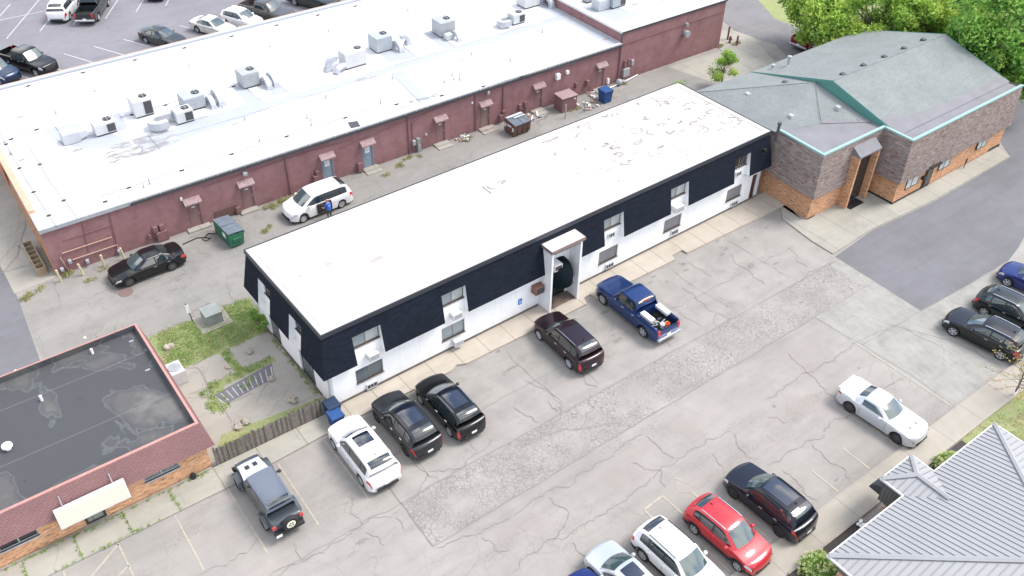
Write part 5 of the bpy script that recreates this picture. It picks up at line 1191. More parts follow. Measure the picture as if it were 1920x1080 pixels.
KIND = {
 # L, W, H, wheelbase, front overhang, tyre radius; hood/belt heights; greenhouse x as (cowl, windshield top, roof rear, tail base) relative to axle centre
 'suv': dict(L=4.85, W=1.94, H=1.74, wb=2.92, fo=.92, R=.37, nose=.72, hood=.98, cowl=1.08, belt=1.10, tail=1.13, gh=(1.02, .28, -1.88, -2.33), wr=.72, g0=.24, deck=None),
 'bigsuv': dict(L=5.02, W=1.98, H=1.78, wb=2.95, fo=.95, R=.38, nose=.78, hood=1.04, cowl=1.13, belt=1.13, tail=1.15, gh=(1.0, .30, -2.02, -2.46), wr=.74, g0=.24, deck=None),
 'cuv': dict(L=4.5, W=1.85, H=1.66, wb=2.68, fo=.88, R=.35, nose=.70, hood=.94, cowl=1.04, belt=1.06, tail=1.12, gh=(1.0, .22, -1.66, -2.14), wr=.70, g0=.24, deck=None),
 'sedan': dict(L=4.87, W=1.85, H=1.46, wb=2.82, fo=.97, R=.335, nose=.60, hood=.80, cowl=.93, belt=.95, tail=1.00, gh=(.92, .12, -1.12, -1.82), wr=.66, g0=.19, deck=.97),
 'coupe': dict(L=5.0, W=1.92, H=1.44, wb=2.95, fo=1.0, R=.355, nose=.66, hood=.90, cowl=.97, belt=1.0, tail=1.05, gh=(.72, .0, -1.05, -1.62), wr=.68, g0=.19, deck=1.03),
 'van': dict(L=5.12, W=1.98, H=1.74, wb=3.06, fo=.95, R=.35, nose=.70, hood=.95, cowl=1.10, belt=1.08, tail=1.10, gh=(1.40, .52, -2.12, -2.47), wr=.76, g0=.2, deck=None),
 'truck': dict(L=5.85, W=2.0, H=1.92, wb=3.68, fo=.96, R=.40, nose=.95, hood=1.14, cowl=1.22, belt=1.22, tail=1.25, gh=(1.12, .52, -.92, -1.12), wr=.76, g0=.30, deck=None, bed=(-1.2, .72)),
 'jeep': dict(L=4.75, W=1.86, H=1.84, wb=3.0, fo=.68, R=.41, nose=1.04, hood=1.14, cowl=1.19, belt=1.2, tail=1.2, gh=(.70, .38, -1.92, -1.98), wr=.72, g0=.36, deck=None, narrow=True),
}
CARN = [0]
def car(label, kind, pos, head, body, cat='car', name='parked_car', group=None, rim=None, spokes=5, rails=None, pano=None, clad=None, sun=False, scale=1.0, chrome=True, tailk=(3.0, 4.4), rtop=None, plate=True, dark_glass=True, headk=(3.1, 4.3), mods=None, handles=True):
    K = dict(KIND[kind]); K.update(mods or {})
    L, W, H, wb, fo, R = K['L'], K['W'], K['H'], K['wb'], K['fo'], K['R']
    xf = wb / 2 + fo; xr = xf - L; hw = W / 2
    rt = thing(name, label, cat, (pos[0], pos[1], .004), radians(head), group)
    rt.scale = (scale,) * 3
    c0, c1, c2, c3 = K['gh']; zb = K['g0']; bed = K.get('bed'); nar = K.get('narrow')
    zt = [(xr, .60), (xr + .02, K['tail'] - .16), (xr + .09, K['tail'] - .04)] if (bed or nar or K['deck']) else [(xr, .58), (xr + .02, .78), (xr + .055, K['tail'] - .22), (xr + .10, K['tail'] - .06)]
    if K['deck']: zt += [(xr + .25, K['deck']), (c3, K['tail']), (c3 + .3, K['belt'])]
    elif bed: zt += [(xr + .12, 1.27), (bed[0], 1.27), (bed[0] + .05, K['belt'])]
    else: zt += [(xr + .3, K['tail'])]
    zt += [(0, K['belt']), (c0, K['cowl']), (xf - .55, K['hood']), (xf - .22, K['hood'] - .06), (xf - .08, K['nose'] + .06), (xf - .03, K['nose'] - .08), (xf, .50)]
    ed = .55
    def wx(x):
        t = max(0, (x - (xf - ed)) / ed, ((xr + ed * .6) - x) / (ed * .6))
        k = 1 - (.20 if x > 0 else .15) * t ** 2.4
        return hw * k * (1.0 if not nar else 1.0)
    def zbot(x):
        z = zb + (.06 * max(0, (x - (xf - .4)) / .4) + .08 * max(0, ((xr + .4) - x) / .4))
        for ax in (wb / 2, -wb / 2):
            ra = R + (.075 if kind not in ('truck', 'jeep') else .10)
            if abs(x - ax) < ra: z = max(z, R + sqrt(ra * ra - (x - ax) ** 2))
        return z
    def section(x):
        w_ = wx(x); t = interp(zt, x); b_ = zbot(x); base_ = zb; span = t - base_
        cr_ = .035 if not bed else .02
        if nar:
            w_ = min(w_, hw * .83) if x < c0 else hw * (.83 - .14 * min(1, (x - c0) / .9))
        z2 = max(base_ + span * .36, b_ + .02); z3 = max(base_ + span * .72, z2 + .02); z4 = max(t - .055, z3 + .01)
        inb = bed and (xr + .08 < x < bed[0] - .02)
        ins = .0 if (kind in ('truck', 'jeep')) else .025
        s = [(w_ * .84, b_), (w_ * .975, b_ + .02 if b_ > base_ + .1 else b_ + .05), (w_ * (1.0 - ins * .2), z2), (w_ * 1.0, z3), (w_ * (.975), z4), (w_ * .935, t)]
        if inb: s += [(w_ * .86, t), (w_ * .855, bed[1]), (0, bed[1])]
        else: s += [(w_ * .70, t + cr_ * .55), (w_ * .35, t + cr_ * .9), (0, t + cr_)]
        return s
    def shx(x, y):
        a_ = min(1, abs(y) / hw) ** 2.4
        if x > .3 and not nar: x -= (.24 if not bed else .12) * a_ * min(1, (x - .3) / (xf - .3)) ** 3
        if x < -.6 and not bed and not nar: x += .16 * a_ * min(1, (-.6 - x) / (-.6 - xr)) ** 3
        return x
    xs = [xr, xr + .01, xr + .02, xr + .04, xr + .07, xr + .09] + ([xr + .1] if bed else [])
    x = xr + .13
    while x < xf - .12: xs.append(x); x += .055
    if bed: xs += [bed[0] - .03, bed[0] - .01]
    xs += [xf - .11, xf - .08, xf - .055, xf - .03, xf - .015, xf]; xs = sorted(set(round(v, 4) for v in xs))
    B = MB(); rows = []
    for x in xs:
        s = section(x); rows.append([(shx(x, y), y, z) for y, z in s] + [(shx(x, y), -y, z) for y, z in s[-2::-1]])
    B.grid(rows, 0); B.face(rows[0], 0); B.face(rows[-1][::-1], 0)
    def side(x, k, off=.0, sgn=1):
        s = section(x); k = min(max(k, 0), len(s) - 1.001); i = int(k); f = k - i
        y = s[i][0] * (1 - f) + s[i + 1][0] * f; z = s[i][1] * (1 - f) + s[i + 1][1] * f
        dy, dz = s[i + 1][0] - s[i][0], s[i + 1][1] - s[i][1]; l = sqrt(dy * dy + dz * dz) or 1
        return (shx(x, y), sgn * (y + off * dz / l), z - off * dy / l)
    def endx(x, off):   # push patches outwards at the ends
        return x + (off * 1.2 if x > xf - .2 else (-off * 1.2 if x < xr + .2 else 0))
    def spatch(mb, x0, x1, k0, k1, off=.008, sgn=(1, -1), nx=8, nk=4, mi=0):
        for sg_ in sgn:
            rr = []
            for i in range(nx + 1):
                x = x0 + (x1 - x0) * i / nx; row = []
                for j in range(nk + 1):
                    p = side(x, k0 + (k1 - k0) * j / nk, off, sg_); row.append((endx(p[0], off), p[1], p[2]))
                rr.append(row)
            mb.grid(rr, mi)
    # greenhouse shell
    zr_, wr_ = H, K['wr'] * hw
    wbelt = lambda x: (hw * .915 if not nar else hw * .80)
    prof = [(c0, interp(zt, c0) - .01, hw * (.80 if not nar else .74)), ((c0 + c1) / 2, (interp(zt, c0) + zr_ - .05) / 2 + (.02 if not nar else 0), (hw * .78 + wr_) / 2), (c1, zr_ - .055, wr_ * .99)]
    nmid = 7
    for i in range(1, nmid):
        t = i / nmid; prof.append((c1 + (c2 - c1) * t, zr_ - .055 * (2 * t - 1) ** 4 - (.03 * t if not K['deck'] else 0.02 * t) + (0 if t > .1 else -.005), wr_ * (1 - .03 * t * t)))
    prof += [(c2, zr_ - (.10 if not bed and not nar else .05), wr_ * .955), ((c2 + c3) / 2, ((zr_ - .1) + K['tail']) / 2 + .02, (wr_ * .95 + hw * .80) / 2), (c3, interp(zt, c3) - .01, hw * (.82 if not nar else .76))]
    bow = [.16, .10, .05] + [0] * (nmid - 1) + [-.03, -.06, -.09]
    if nar or bed: bow = [.08, .05, .02] + [0] * (nmid - 1) + [0, -.02, -.03]
    def topp(u, v, off=0.0):
        i = int(min(max(u, 0), len(prof) - 1.001)); f = u - i; a, b_ = prof[i], prof[i + 1]
        x = a[0] * (1 - f) + b_[0] * f; z = a[1] * (1 - f) + b_[1] * f; w_ = a[2] * (1 - f) + b_[2] * f; bw = bow[i] * (1 - f) + bow[i + 1] * f
        dx, dz = b_[0] - a[0], b_[1] - a[1]; l = sqrt(dx * dx + dz * dz); nx_, nz_ = dz / l, -dx / l
        cr_ = .045 * (1 - v * v)
        return (x + bw * (1 - v * v) + nx_ * off, w_ * v, z + cr_ * abs(nz_) + nz_ * off)
    U = [0, .5, 1, 1.5, 2] + [2 + .5 * i for i in range(1, 2 * (nmid))] + [nmid + 1, nmid + 1.5, nmid + 2, nmid + 2.5, nmid + 3]
    U = sorted(set(min(u, len(prof) - 1.0) for u in U))
    def belt(x): xx = min(max(x, c3 - .0), c0); return (xx, wbelt(xx), interp(zt, xx) - .015)
    G_ = []
    for u in U:
        e = topp(u, 1); bx = belt(e[0]); row = []
        for t in (0, .35, .7, .93): row.append((bx[0] * (1 - t) + e[0] * t, (bx[1] * (1 - t) + e[1] * t) + .022 * sin(pi * t), bx[2] * (1 - t) + e[2] * t))
        for v in (.97, .85, .6, .3, 0): row.append(topp(u, v))
        G_.append(row + [(p[0], -p[1], p[2]) for p in row[-2::-1]])
    B.grid(G_, 1 if rtop is not None else 0)
    if handles:
        for sx in [c1 - .55 if kind != 'coupe' else c1 - .9] + ([c1 - 1.45] if kind not in ('coupe',) else []) + ([c0 - .12] if kind not in ('coupe',) else [c0 - .05]):
            if bed and sx < bed[0]: continue
            spatch(B, sx, sx + .016, .9, 4.9, .004, nx=1, nk=6, mi=2)
        if bed: spatch(B, bed[0] - .01, bed[0] + .015, .6, 4.9, .004, nx=1, nk=6, mi=2)
    ob = B.build('body', [body, rtop or body, SEAM], rt, smooth=True)
    # glass
    g = MB(); n1 = 2
    g.grid([[topp(.14 + (1.90 - .14) * i / 4, -.9 + 1.8 * j / 8, .014) for j in range(9)] for i in range(5)]); g.build('windshield', CGL, rt, smooth=True)
    g = MB(); ue = nmid + 1
    if bed: g.grid([[topp(ue + .15 + 1.15 * i / 4, -.86 + 1.72 * j / 8, .016) for j in range(9)] for i in range(5)])
    else: g.grid([[topp(ue + .10 + (1.30 if not K['deck'] else 1.7) * i / 4, -.86 + 1.72 * j / 8, .014) for j in range(9)] for i in range(5)])
    g.build('rear_window', CG, rt, smooth=True)
    # side glass
    eds = [topp(u * (len(prof) - 1.001) / 60, 1) for u in range(61)]
    def edge(x):
        for a, b_ in zip(eds[:-1], eds[1:]):
            if b_[0] <= x <= a[0] and a[0] - b_[0] > 1e-6:
                f = (a[0] - x) / (a[0] - b_[0]); return tuple(a[i] * (1 - f) + b_[i] * f for i in range(3))
        return eds[-1]
    def sglass(x0, x1, sgn, n=9, nme='side_window', o_=0.0, m_=None):
        rr = []
        for i in range(n + 1):
            x = x0 + (x1 - x0) * i / n; e = edge(x); bx = belt(x); zlo = bx[2] + .055; slope = .085 if c2 + .1 < x < c1 - .05 else .12
            zhi = e[2] - slope
            if zhi - zlo < .02: zhi = zlo + .02
            row = []
            for z in (zlo, (zlo + zhi) / 2, zhi):
                t = (z - bx[2]) / max(.01, e[2] - bx[2]); y = bx[1] * (1 - t) + e[1] * t + .022 * sin(pi * min(1, t)) + .012 + o_; row.append((x, sgn * y, z))
            rr.append(row)
        q = MB(); q.grid(rr); return q.build(nme, m_ or CG, rt, smooth=True)
    xm = c1 - .62 if kind != 'coupe' else c1 - .95
    for sg_ in (1, -1):
        if kind != 'coupe' and not nar: sglass(c0 - .30, (c2 + .06 if not bed and not K['deck'] else c2 + .08 if bed else c2 - .22), sg_, 14, 'pillar_trim', -.006, TRIM)
        sglass(c0 - .34, xm + .04, sg_)
        if kind == 'coupe': continue
        if bed or K['deck']: sglass(xm - .04, c2 + (.02 if not bed else .12) - (.2 if K['deck'] else 0), sg_)
        elif nar: sglass(xm - .05, xm - .85, sg_); sglass(xm - .95, c2 + .1, sg_)
        else: sglass(xm - .04, c2 + .62 if kind != 'cuv' else c2 + .45, sg_); sglass(c2 + (.56 if kind != 'cuv' else .39), c2 + .10, sg_, 5)
    # lamps
    for sg_ in (1, -1):
        q = MB()
        if nar: q.lathe([(xf - .02, .09), (xf + .03, .09), (xf + .04, .05)], 14, 'x', (0, sg_ * .5, .95))
        elif bed: spatch(q, xf - .30, xf - .035, 3.0, 4.5, .012, (sg_,))
        else: spatch(q, xf - .42, xf - .05, headk[0], headk[1], .012, (sg_,))
        q.build('headlight', HEAD, rt, smooth=True)
        q = MB()
        if nar: q.bbox(xr - .03, sg_ * .70 - .09, .92, xr + .03, sg_ * .70 + .09, 1.14, .01)
        elif bed: q.box(xr - .012, sg_ * (hw * .80) - .08, .82, xr + .12, sg_ * hw * .80 + .09, 1.2)
        else:
            spatch(q, xr + .012, xr + (.30 if tailk[1] - tailk[0] < 2 else .12), tailk[0], tailk[1], .012, (sg_,), nx=5)
        q.build('tail_light', TAIL, rt)
    # grille and bumper openings
    q = MB()
    if nar:
        for k in range(7): y = -.3 + .1 * k; q.box(xf + .0, y - .03, .68, xf + .02, y + .03, 1.0)
    else:
        rr = []
        for i in range(3):
            z0_ = (K['nose'] - .12, K['nose'] - .24, .46)[i] if not bed else (.98, .80, .58)[i]; 
            rr.append([(shx(xf, y_ * hw * .5) + .012 - (.05 if i == 0 else .01) , y_ * hw * (.52, .55, .45)[i], z0_) for y_ in (-1, -.5, 0, .5, 1)])
        q.grid(rr); q.box(xf - .09, -hw * .5, .30, xf - .0, hw * .5, .40)
    q.build('grille', TRIM, rt)
    if clad:
        q = MB(); spatch(q, xr + .05, -wb / 2 - R - .09, .2, 2.0, .01, nx=6); spatch(q, -wb / 2 + R + .09, wb / 2 - R - .09, .2, 1.9, .01, nx=10); spatch(q, wb / 2 + R + .09, xf - .06, .2, 2.0, .01, nx=6)
        for ax in (wb / 2, -wb / 2):
            for sg_ in (1, -1):
                rr = []
                for i in range(17):
                    a = pi * i / 16; 
                    for_ = []
                    for ra in (R + .07, R + .135): xx = ax + ra * cos(a); zz = R + ra * sin(a); for_.append((xx, sg_ * (wx(xx) + .012), max(zz, .22)))
                    rr.append(for_)
                q.grid(rr)
        explode(q.build('cladding', TRIM, rt, fix=False))
    # rear bumper
    q = MB()
    if bed:
        q.bbox(xr - .14, -hw * .92, .48, xr + .02, hw * .92, .66, .03); q.build('rear_bumper', CHR if chrome else TRIM, rt)
        q = MB(); q.box(xr - .004, -hw * .72, .70, xr - .0, hw * .72, 1.2); q.build('tailgate', body, rt, fix=False)
        q = MB(); q.box(xr + .12, -hw * .85, bed[1] + .005, bed[0] - .04, hw * .85, bed[1] + .02); q.build('bed_liner', TRIM, rt)
    elif nar:
        q.bbox(xr - .18, -hw * .8, .48, xr, hw * .8, .68, .02); q.build('rear_bumper', TRIM, rt); q = MB(); q.bbox(xf, -hw * .8, .50, xf + .22, hw * .8, .68, .02); q.build('front_bumper', TRIM, rt)
    else:
        q.box(xr - .012, -hw * .62, .34, xr + .05, hw * .62, .50); q.build('rear_bumper', TRIM if not (kind == 'sedan' or kind == 'coupe') else body, rt)
    if plate:
        q = MB(); q.box(xr - .03, -.16, .62 if not nar else .7, xr - .015, .16, .76 if not nar else .82) if not K['deck'] else q.box(xr - .02, -.16, .55, xr - .01, .16, .69)
        if nar: q = MB(); q.box(xr - .22, .45, .5, xr - .19, .75, .64)
        q.build('number_plate', PLATE, rt)
    # under body
    q = MB(); q.box(xr + .15, -hw * .80, zb - .02, xf - .15, hw * .80, min(zb + .45, K['belt'] - .2)); q.build('underbody', UND, rt)
    # mirrors, handles
    for sg_ in (1, -1):
        q = MB(); q.blob((c0 - .42, sg_ * (hw * .93 + .12), interp(zt, c0) + .06), .105, 2, .03, 6, sz=.75); q.box(c0 - .40, sg_ * hw * .88, interp(zt, c0) - .0, c0 - .34, sg_ * (hw * .93 + .08), interp(zt, c0) + .04)
        q.build('mirror', body if not nar else TRIM, rt, smooth=True)
    if handles:
        for hx in ([xm + .12] if kind == 'coupe' else [xm + .12, xm - .78]):
            if bed and hx < bed[0]: hx = bed[0] + .2
            for sg_ in (1, -1):
                p = side(hx, 3.6, .02, sg_); q = MB(); q.box(p[0] - .1, p[1] - .02, p[2] - .015, p[0] + .1, p[1] + .02, p[2] + .018); q.build('door_handle', CHR if chrome else body, rt)
    if rails:
        for sg_ in (1, -1):
            q = MB(); q.tube([(p[0], sg_ * p[1] * .93, p[2] + .035) for p in [topp(2.35 + (nmid - 1.6) * i / 6, 1) for i in range(7)]], .022, 6); q.build('roof_rail', rails, rt, smooth=True)
    if pano:
        u0, u1, vv = pano; q = MB(); q.grid([[topp(u0 + (u1 - u0) * i / 6, -vv + 2 * vv * j / 6, .012) for j in range(7)] for i in range(7)]); q.build('sunroof', ROOFG, rt, smooth=True)
    if not nar and not bed and kind != 'coupe':
        q = MB(); p = topp(nmid + .3, 0, .0); q.mesh([(p[0] - .12, -.015, p[2]), (p[0] - .12, .015, p[2]), (p[0] + .06, .012, p[2]), (p[0] + .06, -.012, p[2]), (p[0] - .10, 0, p[2] + .08)], [(0, 1, 4), (1, 2, 4), (2, 3, 4), (3, 0, 4)]); q.build('antenna', TRIM, rt)
    mt, mr = wheel_mesh(R, .245, spokes, rim or RIM)
    for ax in (wb / 2, -wb / 2):
        for sg_ in (1, -1):
            wo = bpy.data.objects.new('wheel', mt); C.objects.link(wo); wo.parent = rt; wo.location = (ax, sg_ * (hw - .135), R); wo.rotation_euler = (0, 0.3 * ax, 0 if sg_ > 0 else pi)
            ro = bpy.data.objects.new('rim', mr); C.objects.link(ro); ro.parent = wo
    rt['_k'] = kind; del rt['_k']
    return rt, dict(xf=xf, xr=xr, hw=hw, side=side, topp=topp, spatch=spatch, nmid=nmid, K=K)

def at_wheels(f, r, sd, W, head):
    """centre of the axles from the outer ground contact points of both wheels on one side (photo pixels)"""
    a, b_ = G(*f), G(*r); m = (a + b_) / 2; h = radians(head); left = Vector((-sin(h), cos(h), 0))
    return m + left * ((W / 2 - .06) * (-1 if sd == 'L' else 1))
PK = 'cars parked in a row along the front of the white building'
BKP = paint('black_paint', (.007, .008, .010)); WHP = paint('white_paint_car', (.70, .70, .71), 0, .3); GRP = paint('slate_grey_paint', (.05, .062, .072), .4)
MRP = paint('maroon_black_paint', (.024, .013, .019), .5); BLP = paint('deep_blue_paint', (.014, .042, .15), .45); RDP = paint('red_paint', (.52, .035, .045), .35); SVP = paint('silver_paint', (.55, .58, .62), .6, .3)
DBP = paint('dark_navy_paint', (.008, .011, .02), .4); CHP = paint('champagne_paint', (.62, .61, .57), .3); DGP = paint('dark_green_grey_paint', (.05, .055, .055), .4); BBP = paint('bright_navy_paint', (.012, .025, .14), .4)
SOFT = mat('dark_soft_top', (.115, .135, .175), .45, spec=.5)

jp, ji = car('dark grey off road vehicle with silver hood, soft top and spare wheel', 'jeep', at_wheels((447, 915), (497, 992), 'L', 1.86, 90.7), 90.7, GRP, 'off road car', group=PK, rtop=SOFT, handles=False, spokes=6, rim=RIMB)
q = MB(); ji['spatch'](q, .80, 1.9, 5.1, 7.99, .006, nx=8, nk=6); q.build('hood_panel', paint('silver_hood', (.52, .56, .62), .3), jp, smooth=True, fix=False)
q = MB(); q.box(1.35, .10, 1.19, 1.6, .32, 1.215); q.box(1.35, -.32, 1.19, 1.6, -.10, 1.215); q.build('hood_vent', TRIM, jp)
for ax in (1.5, -1.5):
    for sg_ in (1, -1):
        q = MB(); rr = []
        for ang in (18, 48, 90, 132, 162): a = radians(ang); rr.append([(ax + .56 * cos(a), sg_ * .62, .41 + .56 * sin(a) * (1 if ang != 90 else .97)), (ax + .56 * cos(a), sg_ * .97, .41 + .55 * sin(a) * (1 if ang != 90 else .97) - .01), (ax + .56 * cos(a), sg_ * .97, .41 + .55 * sin(a) - .07)])
        q.grid(rr); q.build('fender', GRP, jp, fix=False)
q = MB(); mt, mr = wheel_mesh(.41, .245, 6, RIMB); sw = bpy.data.objects.new('spare_wheel', mt); C.objects.link(sw); sw.parent = jp; sw.location = (ji['xr'] - .16, -.05, 1.08); sw.rotation_euler = (0, 0, pi / 2)
q.lathe([(.125, .235), (.135, .22)], 20, 'y'); 
o = q.build('wheel_cover', mat('cream_wheel_disc', (.70, .67, .52), .5), sw)
q = MB(); 
for k in range(5): a = 2 * pi * k / 5; q.lathe([(.138, .04), (.145, .04)], 8, 'y', (.1 * cos(a), 0, .1 * sin(a)))
q.build('lug', M['black'], o)
q = MB()
for k in range(9): y = -.56 + .14 * k; p0 = ji['topp'](3.0, y / .67); q.box(-1.7, y - .012, 1.845, -.15, y + .012, 1.858)
q.build('roof_rib', SOFT, jp)

car('white sport utility with panoramic sunroof, between the grey off road car and a black one', 'bigsuv', at_wheels((627, 841), (679, 910), 'L', 1.98, 90), 90, WHP, 'suv', group=PK, pano=(2.5, 4.9, .62), tailk=(3.3, 4.5), chrome=False)
car('black sport utility between the white sunroof car and the black one with silver rails', 'suv', at_wheels((707, 790), (762, 854), 'L', 1.94, 90.9), 90.9, paint('black_grey_paint', (.018, .021, .026)), 'suv', group=PK, pano=(2.3, 7.0, .72), rim=RIMB, spokes=6, tailk=(3.4, 4.3))
car('black crossover with silver roof rails and tall red tail lights beside the pavement', 'suv', at_wheels((790, 757), (844, 817), 'L', 1.9, 90.2), 90.2, BKP, 'suv', group=PK, rails=CHR, pano=(2.3, 7.0, .66), tailk=(2.2, 4.9), spokes=10, mods=dict(gh=(1.02, .2, -1.9, -2.25), H=1.68))
plr, pli = car('maroon black sport utility with chrome rails parked left of the blue pickup', 'bigsuv', at_wheels((1011, 637), (1066, 690), 'L', 1.98, 88.2), 88.2, MRP, 'suv', group=PK, rails=CHR, tailk=(2.2, 4.7), spokes=10)
q = MB(); pli['spatch'](q, -1.0, 1.0, 1.0, 1.18, .012, nx=8, nk=1); q.build('chrome_strip', CHR, plr, fix=False)
bt, bi = car('blue pickup truck with two white tool boxes over its open bed', 'truck', at_wheels((1129, 570), (1205, 632), 'L', 2.0, 89.7), 89.7, BLP, 'pickup truck', 'pickup_truck', group=PK, spokes=5, mods=dict(L=5.9, wb=3.75))
q = MB(); q.box(-1.0, -.25, 1.88, -.93, .25, 1.93); q.build('brake_light', TAIL, bt)
Bm = Matrix.Translation(bt.location) @ Matrix.Rotation(radians(89.7), 4, 'Z')
for lab, y0, x0, x1 in (('long white truck tool box on the driver side rail of the blue pickup', .62, -2.25, -1.3), ('long white truck tool box on the far side rail of the blue pickup', -.62, -2.3, -1.3)):
    t = thing('tool_box', lab, 'tool box', Bm @ Vector(((x0 + x1) / 2, y0, 1.275)), radians(89.7), 'tool boxes on the blue pickup'); l = (x1 - x0) / 2
    q = MB(); q.box(-l, -.17, -.0, l, .17, .17); q.build('case', M['whitemetal'], t); q = MB(); q.bbox(-l - .01, -.18, .17, l + .01, .18, .21, .015); q.build('lid', M['white'], t)
bd = MB(); random.seed(11)
for k in range(16):
    x, y = random.uniform(-2.6, -1.4), random.uniform(-.5, .5); a = random.random() * 3; l = random.uniform(.15, .5); bd.T = Matrix.Translation((x, y, .76)) @ Matrix.Rotation(a, 4, 'Z') @ Matrix.Rotation(random.uniform(-.15, .15), 4, 'Y'); bd.box(-l / 2, -.03, 0, l / 2, .03, .05, k % 3)
bd.T = None; o = bd.build('tools', [M['galv'], M['lidgrey'], M['white']]); o.matrix_world = Bm; tag(o, 'heap of tools and pipes lying in the bed of the blue pickup', 'tools')
for lab, nm, m_, x, y in (('orange bucket in the rear corner of the blue pickup bed', 'bucket', M['orange'], -2.62, -.28), ('white bucket beside the orange one in the blue pickup bed', 'bucket', M['white'], -2.5, .02)):
    q = MB(); q.lathe([(.0, .12), (.3, .15), (.3, .13), (.05, .11)], 16); o = q.build(nm, m_, smooth=True); o.location = Bm @ Vector((x, y, .75)); tag(o, lab, 'bucket', 'buckets in the pickup bed')

PS = 'cars parked in the row beside the grey metal roof building'
ch, ci = car('silver white muscle coupe facing the pavement at lower right', 'coupe', at_wheels((1677, 830), (1590, 772), 'R', 1.92, -86.3), -86.3, paint('pearl_silver', (.52, .545, .58), .35, .3), 'coupe', group=PS, rim=mat('dark_alloy', (.14, .14, .15), .3, .8), spokes=10, chrome=False, tailk=(3.6, 4.3))
q = MB(); q.box(1.5, .25, .935, 1.8, .32, .955); q.box(1.5, -.32, .935, 1.8, -.25, .955); q.build('hood_scoop', TRIM, ch); q = MB(); q.bbox(ci['xr'] + .01, -.75, 1.03, ci['xr'] + .16, .75, 1.1, .02); q.build('spoiler', paint('spoiler_silver', (.52, .545, .58), .35), ch)
car('black sport utility with tinted roof parked right of the red crossover', 'suv', at_wheels((1374, 935), (1455, 1002), 'L', 1.94, 92.0), 92.0, DBP, 'suv', group=PS, pano=(2.3, 7.0, .70), rails=TRIM, rim=RIMB, spokes=10, tailk=(3.5, 4.5))
car('red crossover parked nose toward the pavement at the bottom', 'cuv', at_wheels((1380, 1069), (1300, 1000), 'R', 1.85, -86.6), -86.6, RDP, 'suv', group=PS, rails=CHR, clad=True, spokes=5, rim=RIM, chrome=False)
wr_p = G(1204, 1049); h = radians(-86.8); cw = wr_p + Vector((cos(h), sin(h), 0)) * 1.46 + Vector((-sin(h), cos(h), 0)) * .90
car('white sport utility with black roof rails, left of the red crossover', 'suv', cw, -86.8, WHP, 'suv', group=PS, rails=TRIM, clad=True, spokes=6, chrome=False, tailk=(3.0, 4.6))
sf = G(1108, 1083); h = radians(91); csv = sf - Vector((cos(h), sin(h), 0)) * 1.34 - Vector((-sin(h), cos(h), 0)) * .88
car('light silver crossover with glass sunroof cut by the bottom edge', 'cuv', csv, 91, SVP, 'suv', group=PS, pano=(2.5, 5.5, .62), chrome=False)
bf = G(1052, 1066, .75)
car('dark blue car of which only the front corner shows at the bottom edge', 'sedan', (bf.x + .22, bf.y - 2.75, 0), 91, BBP, 'car', group=PS)

PR = 'cars parked at the right edge'
i1 = at_wheels((1786, 631), (1869, 672), 'L', 1.9, 98); car('black crossover with sloping rear, front toward the cracked lot, nearest on the right', 'suv', i1, 98, BKP, 'suv', group=PR, rails=CHR, spokes=5, mods=dict(H=1.64, gh=(.95, .1, -1.9, -2.3)))
rr_ = G(1839, 591); h = radians(-82); i2 = rr_ + Vector((cos(h), sin(h), 0)) * 1.42 + Vector((-sin(h), cos(h), 0)) * .88
car('black crossover parked with its tail toward the driveway, behind the nearest black one', 'cuv', i2, -82, paint('black_green_paint', (.012, .017, .020)), 'suv', group=PR, rails=CHR, spokes=6)
fw_ = G(1886, 537); h = radians(99); i3 = fw_ - Vector((cos(h), sin(h), 0)) * 1.3 - Vector((-sin(h), cos(h), 0)) * .85
car('bright navy hatchback at the right edge beside the dark driveway', 'cuv', i3, 99, BBP, 'hatchback', group=PR, spokes=5, mods=dict(H=1.58, L=4.25))

sdn, _ = car('black sedan with chrome window line in the alley beside the burgundy wall', 'sedan', at_wheels((246, 537), (325, 507), 'L', 1.85, 180.5), 180.5, BKP, 'sedan', spokes=10, rim=mat('grey_alloy', (.2, .2, .21), .3, .8))
q = MB(); tp_ = _['topp']
for sg_ in (1, -1): q.tube([(tp_(u, 1)[0], sg_ * (tp_(u, 1)[1] + .02), tp_(u, 1)[2] - .05) for u in [.3 + .55 * i for i in range(18)]], .012, 5)
q.build('chrome_strip', CHR, sdn)
vn, vi = car('white minivan with open sliding door and a man standing at it', 'van', at_wheels((572, 417), (640, 390), 'L', 1.98, 181.5), 181.5, WHP, 'minivan', spokes=10, chrome=False, tailk=(3.0, 4.6), handles=True)
q = MB(); s_ = vi['side']
q.grid([[(x, y + .03, z) for (x, y, z) in (s_(.45 - 1.15 * i / 6, k, .016) for k in (1.2, 2.2, 3.2, 4.2, 4.9))] for i in range(7)]); 
q.build('door_opening', mat('dark_interior', (.03, .02, .018), .9), vn, fix=False)
q = MB(); q.grid([[(x - .0, y + .09, z) for (x, y, z) in (s_(-.72 - 1.15 * i / 6, k, .0) for k in (1.2, 2.2, 3.2, 4.2, 4.9))] for i in range(7)]); q.build('sliding_door', WHP, vn, fix=False)

# dark red pickup at the far road
tA, tB = G(1481, 91), G(1506, 101); dv = (tB - tA); hd = math.degrees(atan2(dv.y, dv.x)) + 90
cpk = (tA + tB) / 2 + Vector((cos(radians(hd)), sin(radians(hd)), 0)) * 3.05
car('dark red pickup truck half hidden under the trees beside the far road', 'truck', cpk, hd, paint('dark_red_paint', (.16, .012, .018), .3), 'pickup truck', 'pickup_truck')
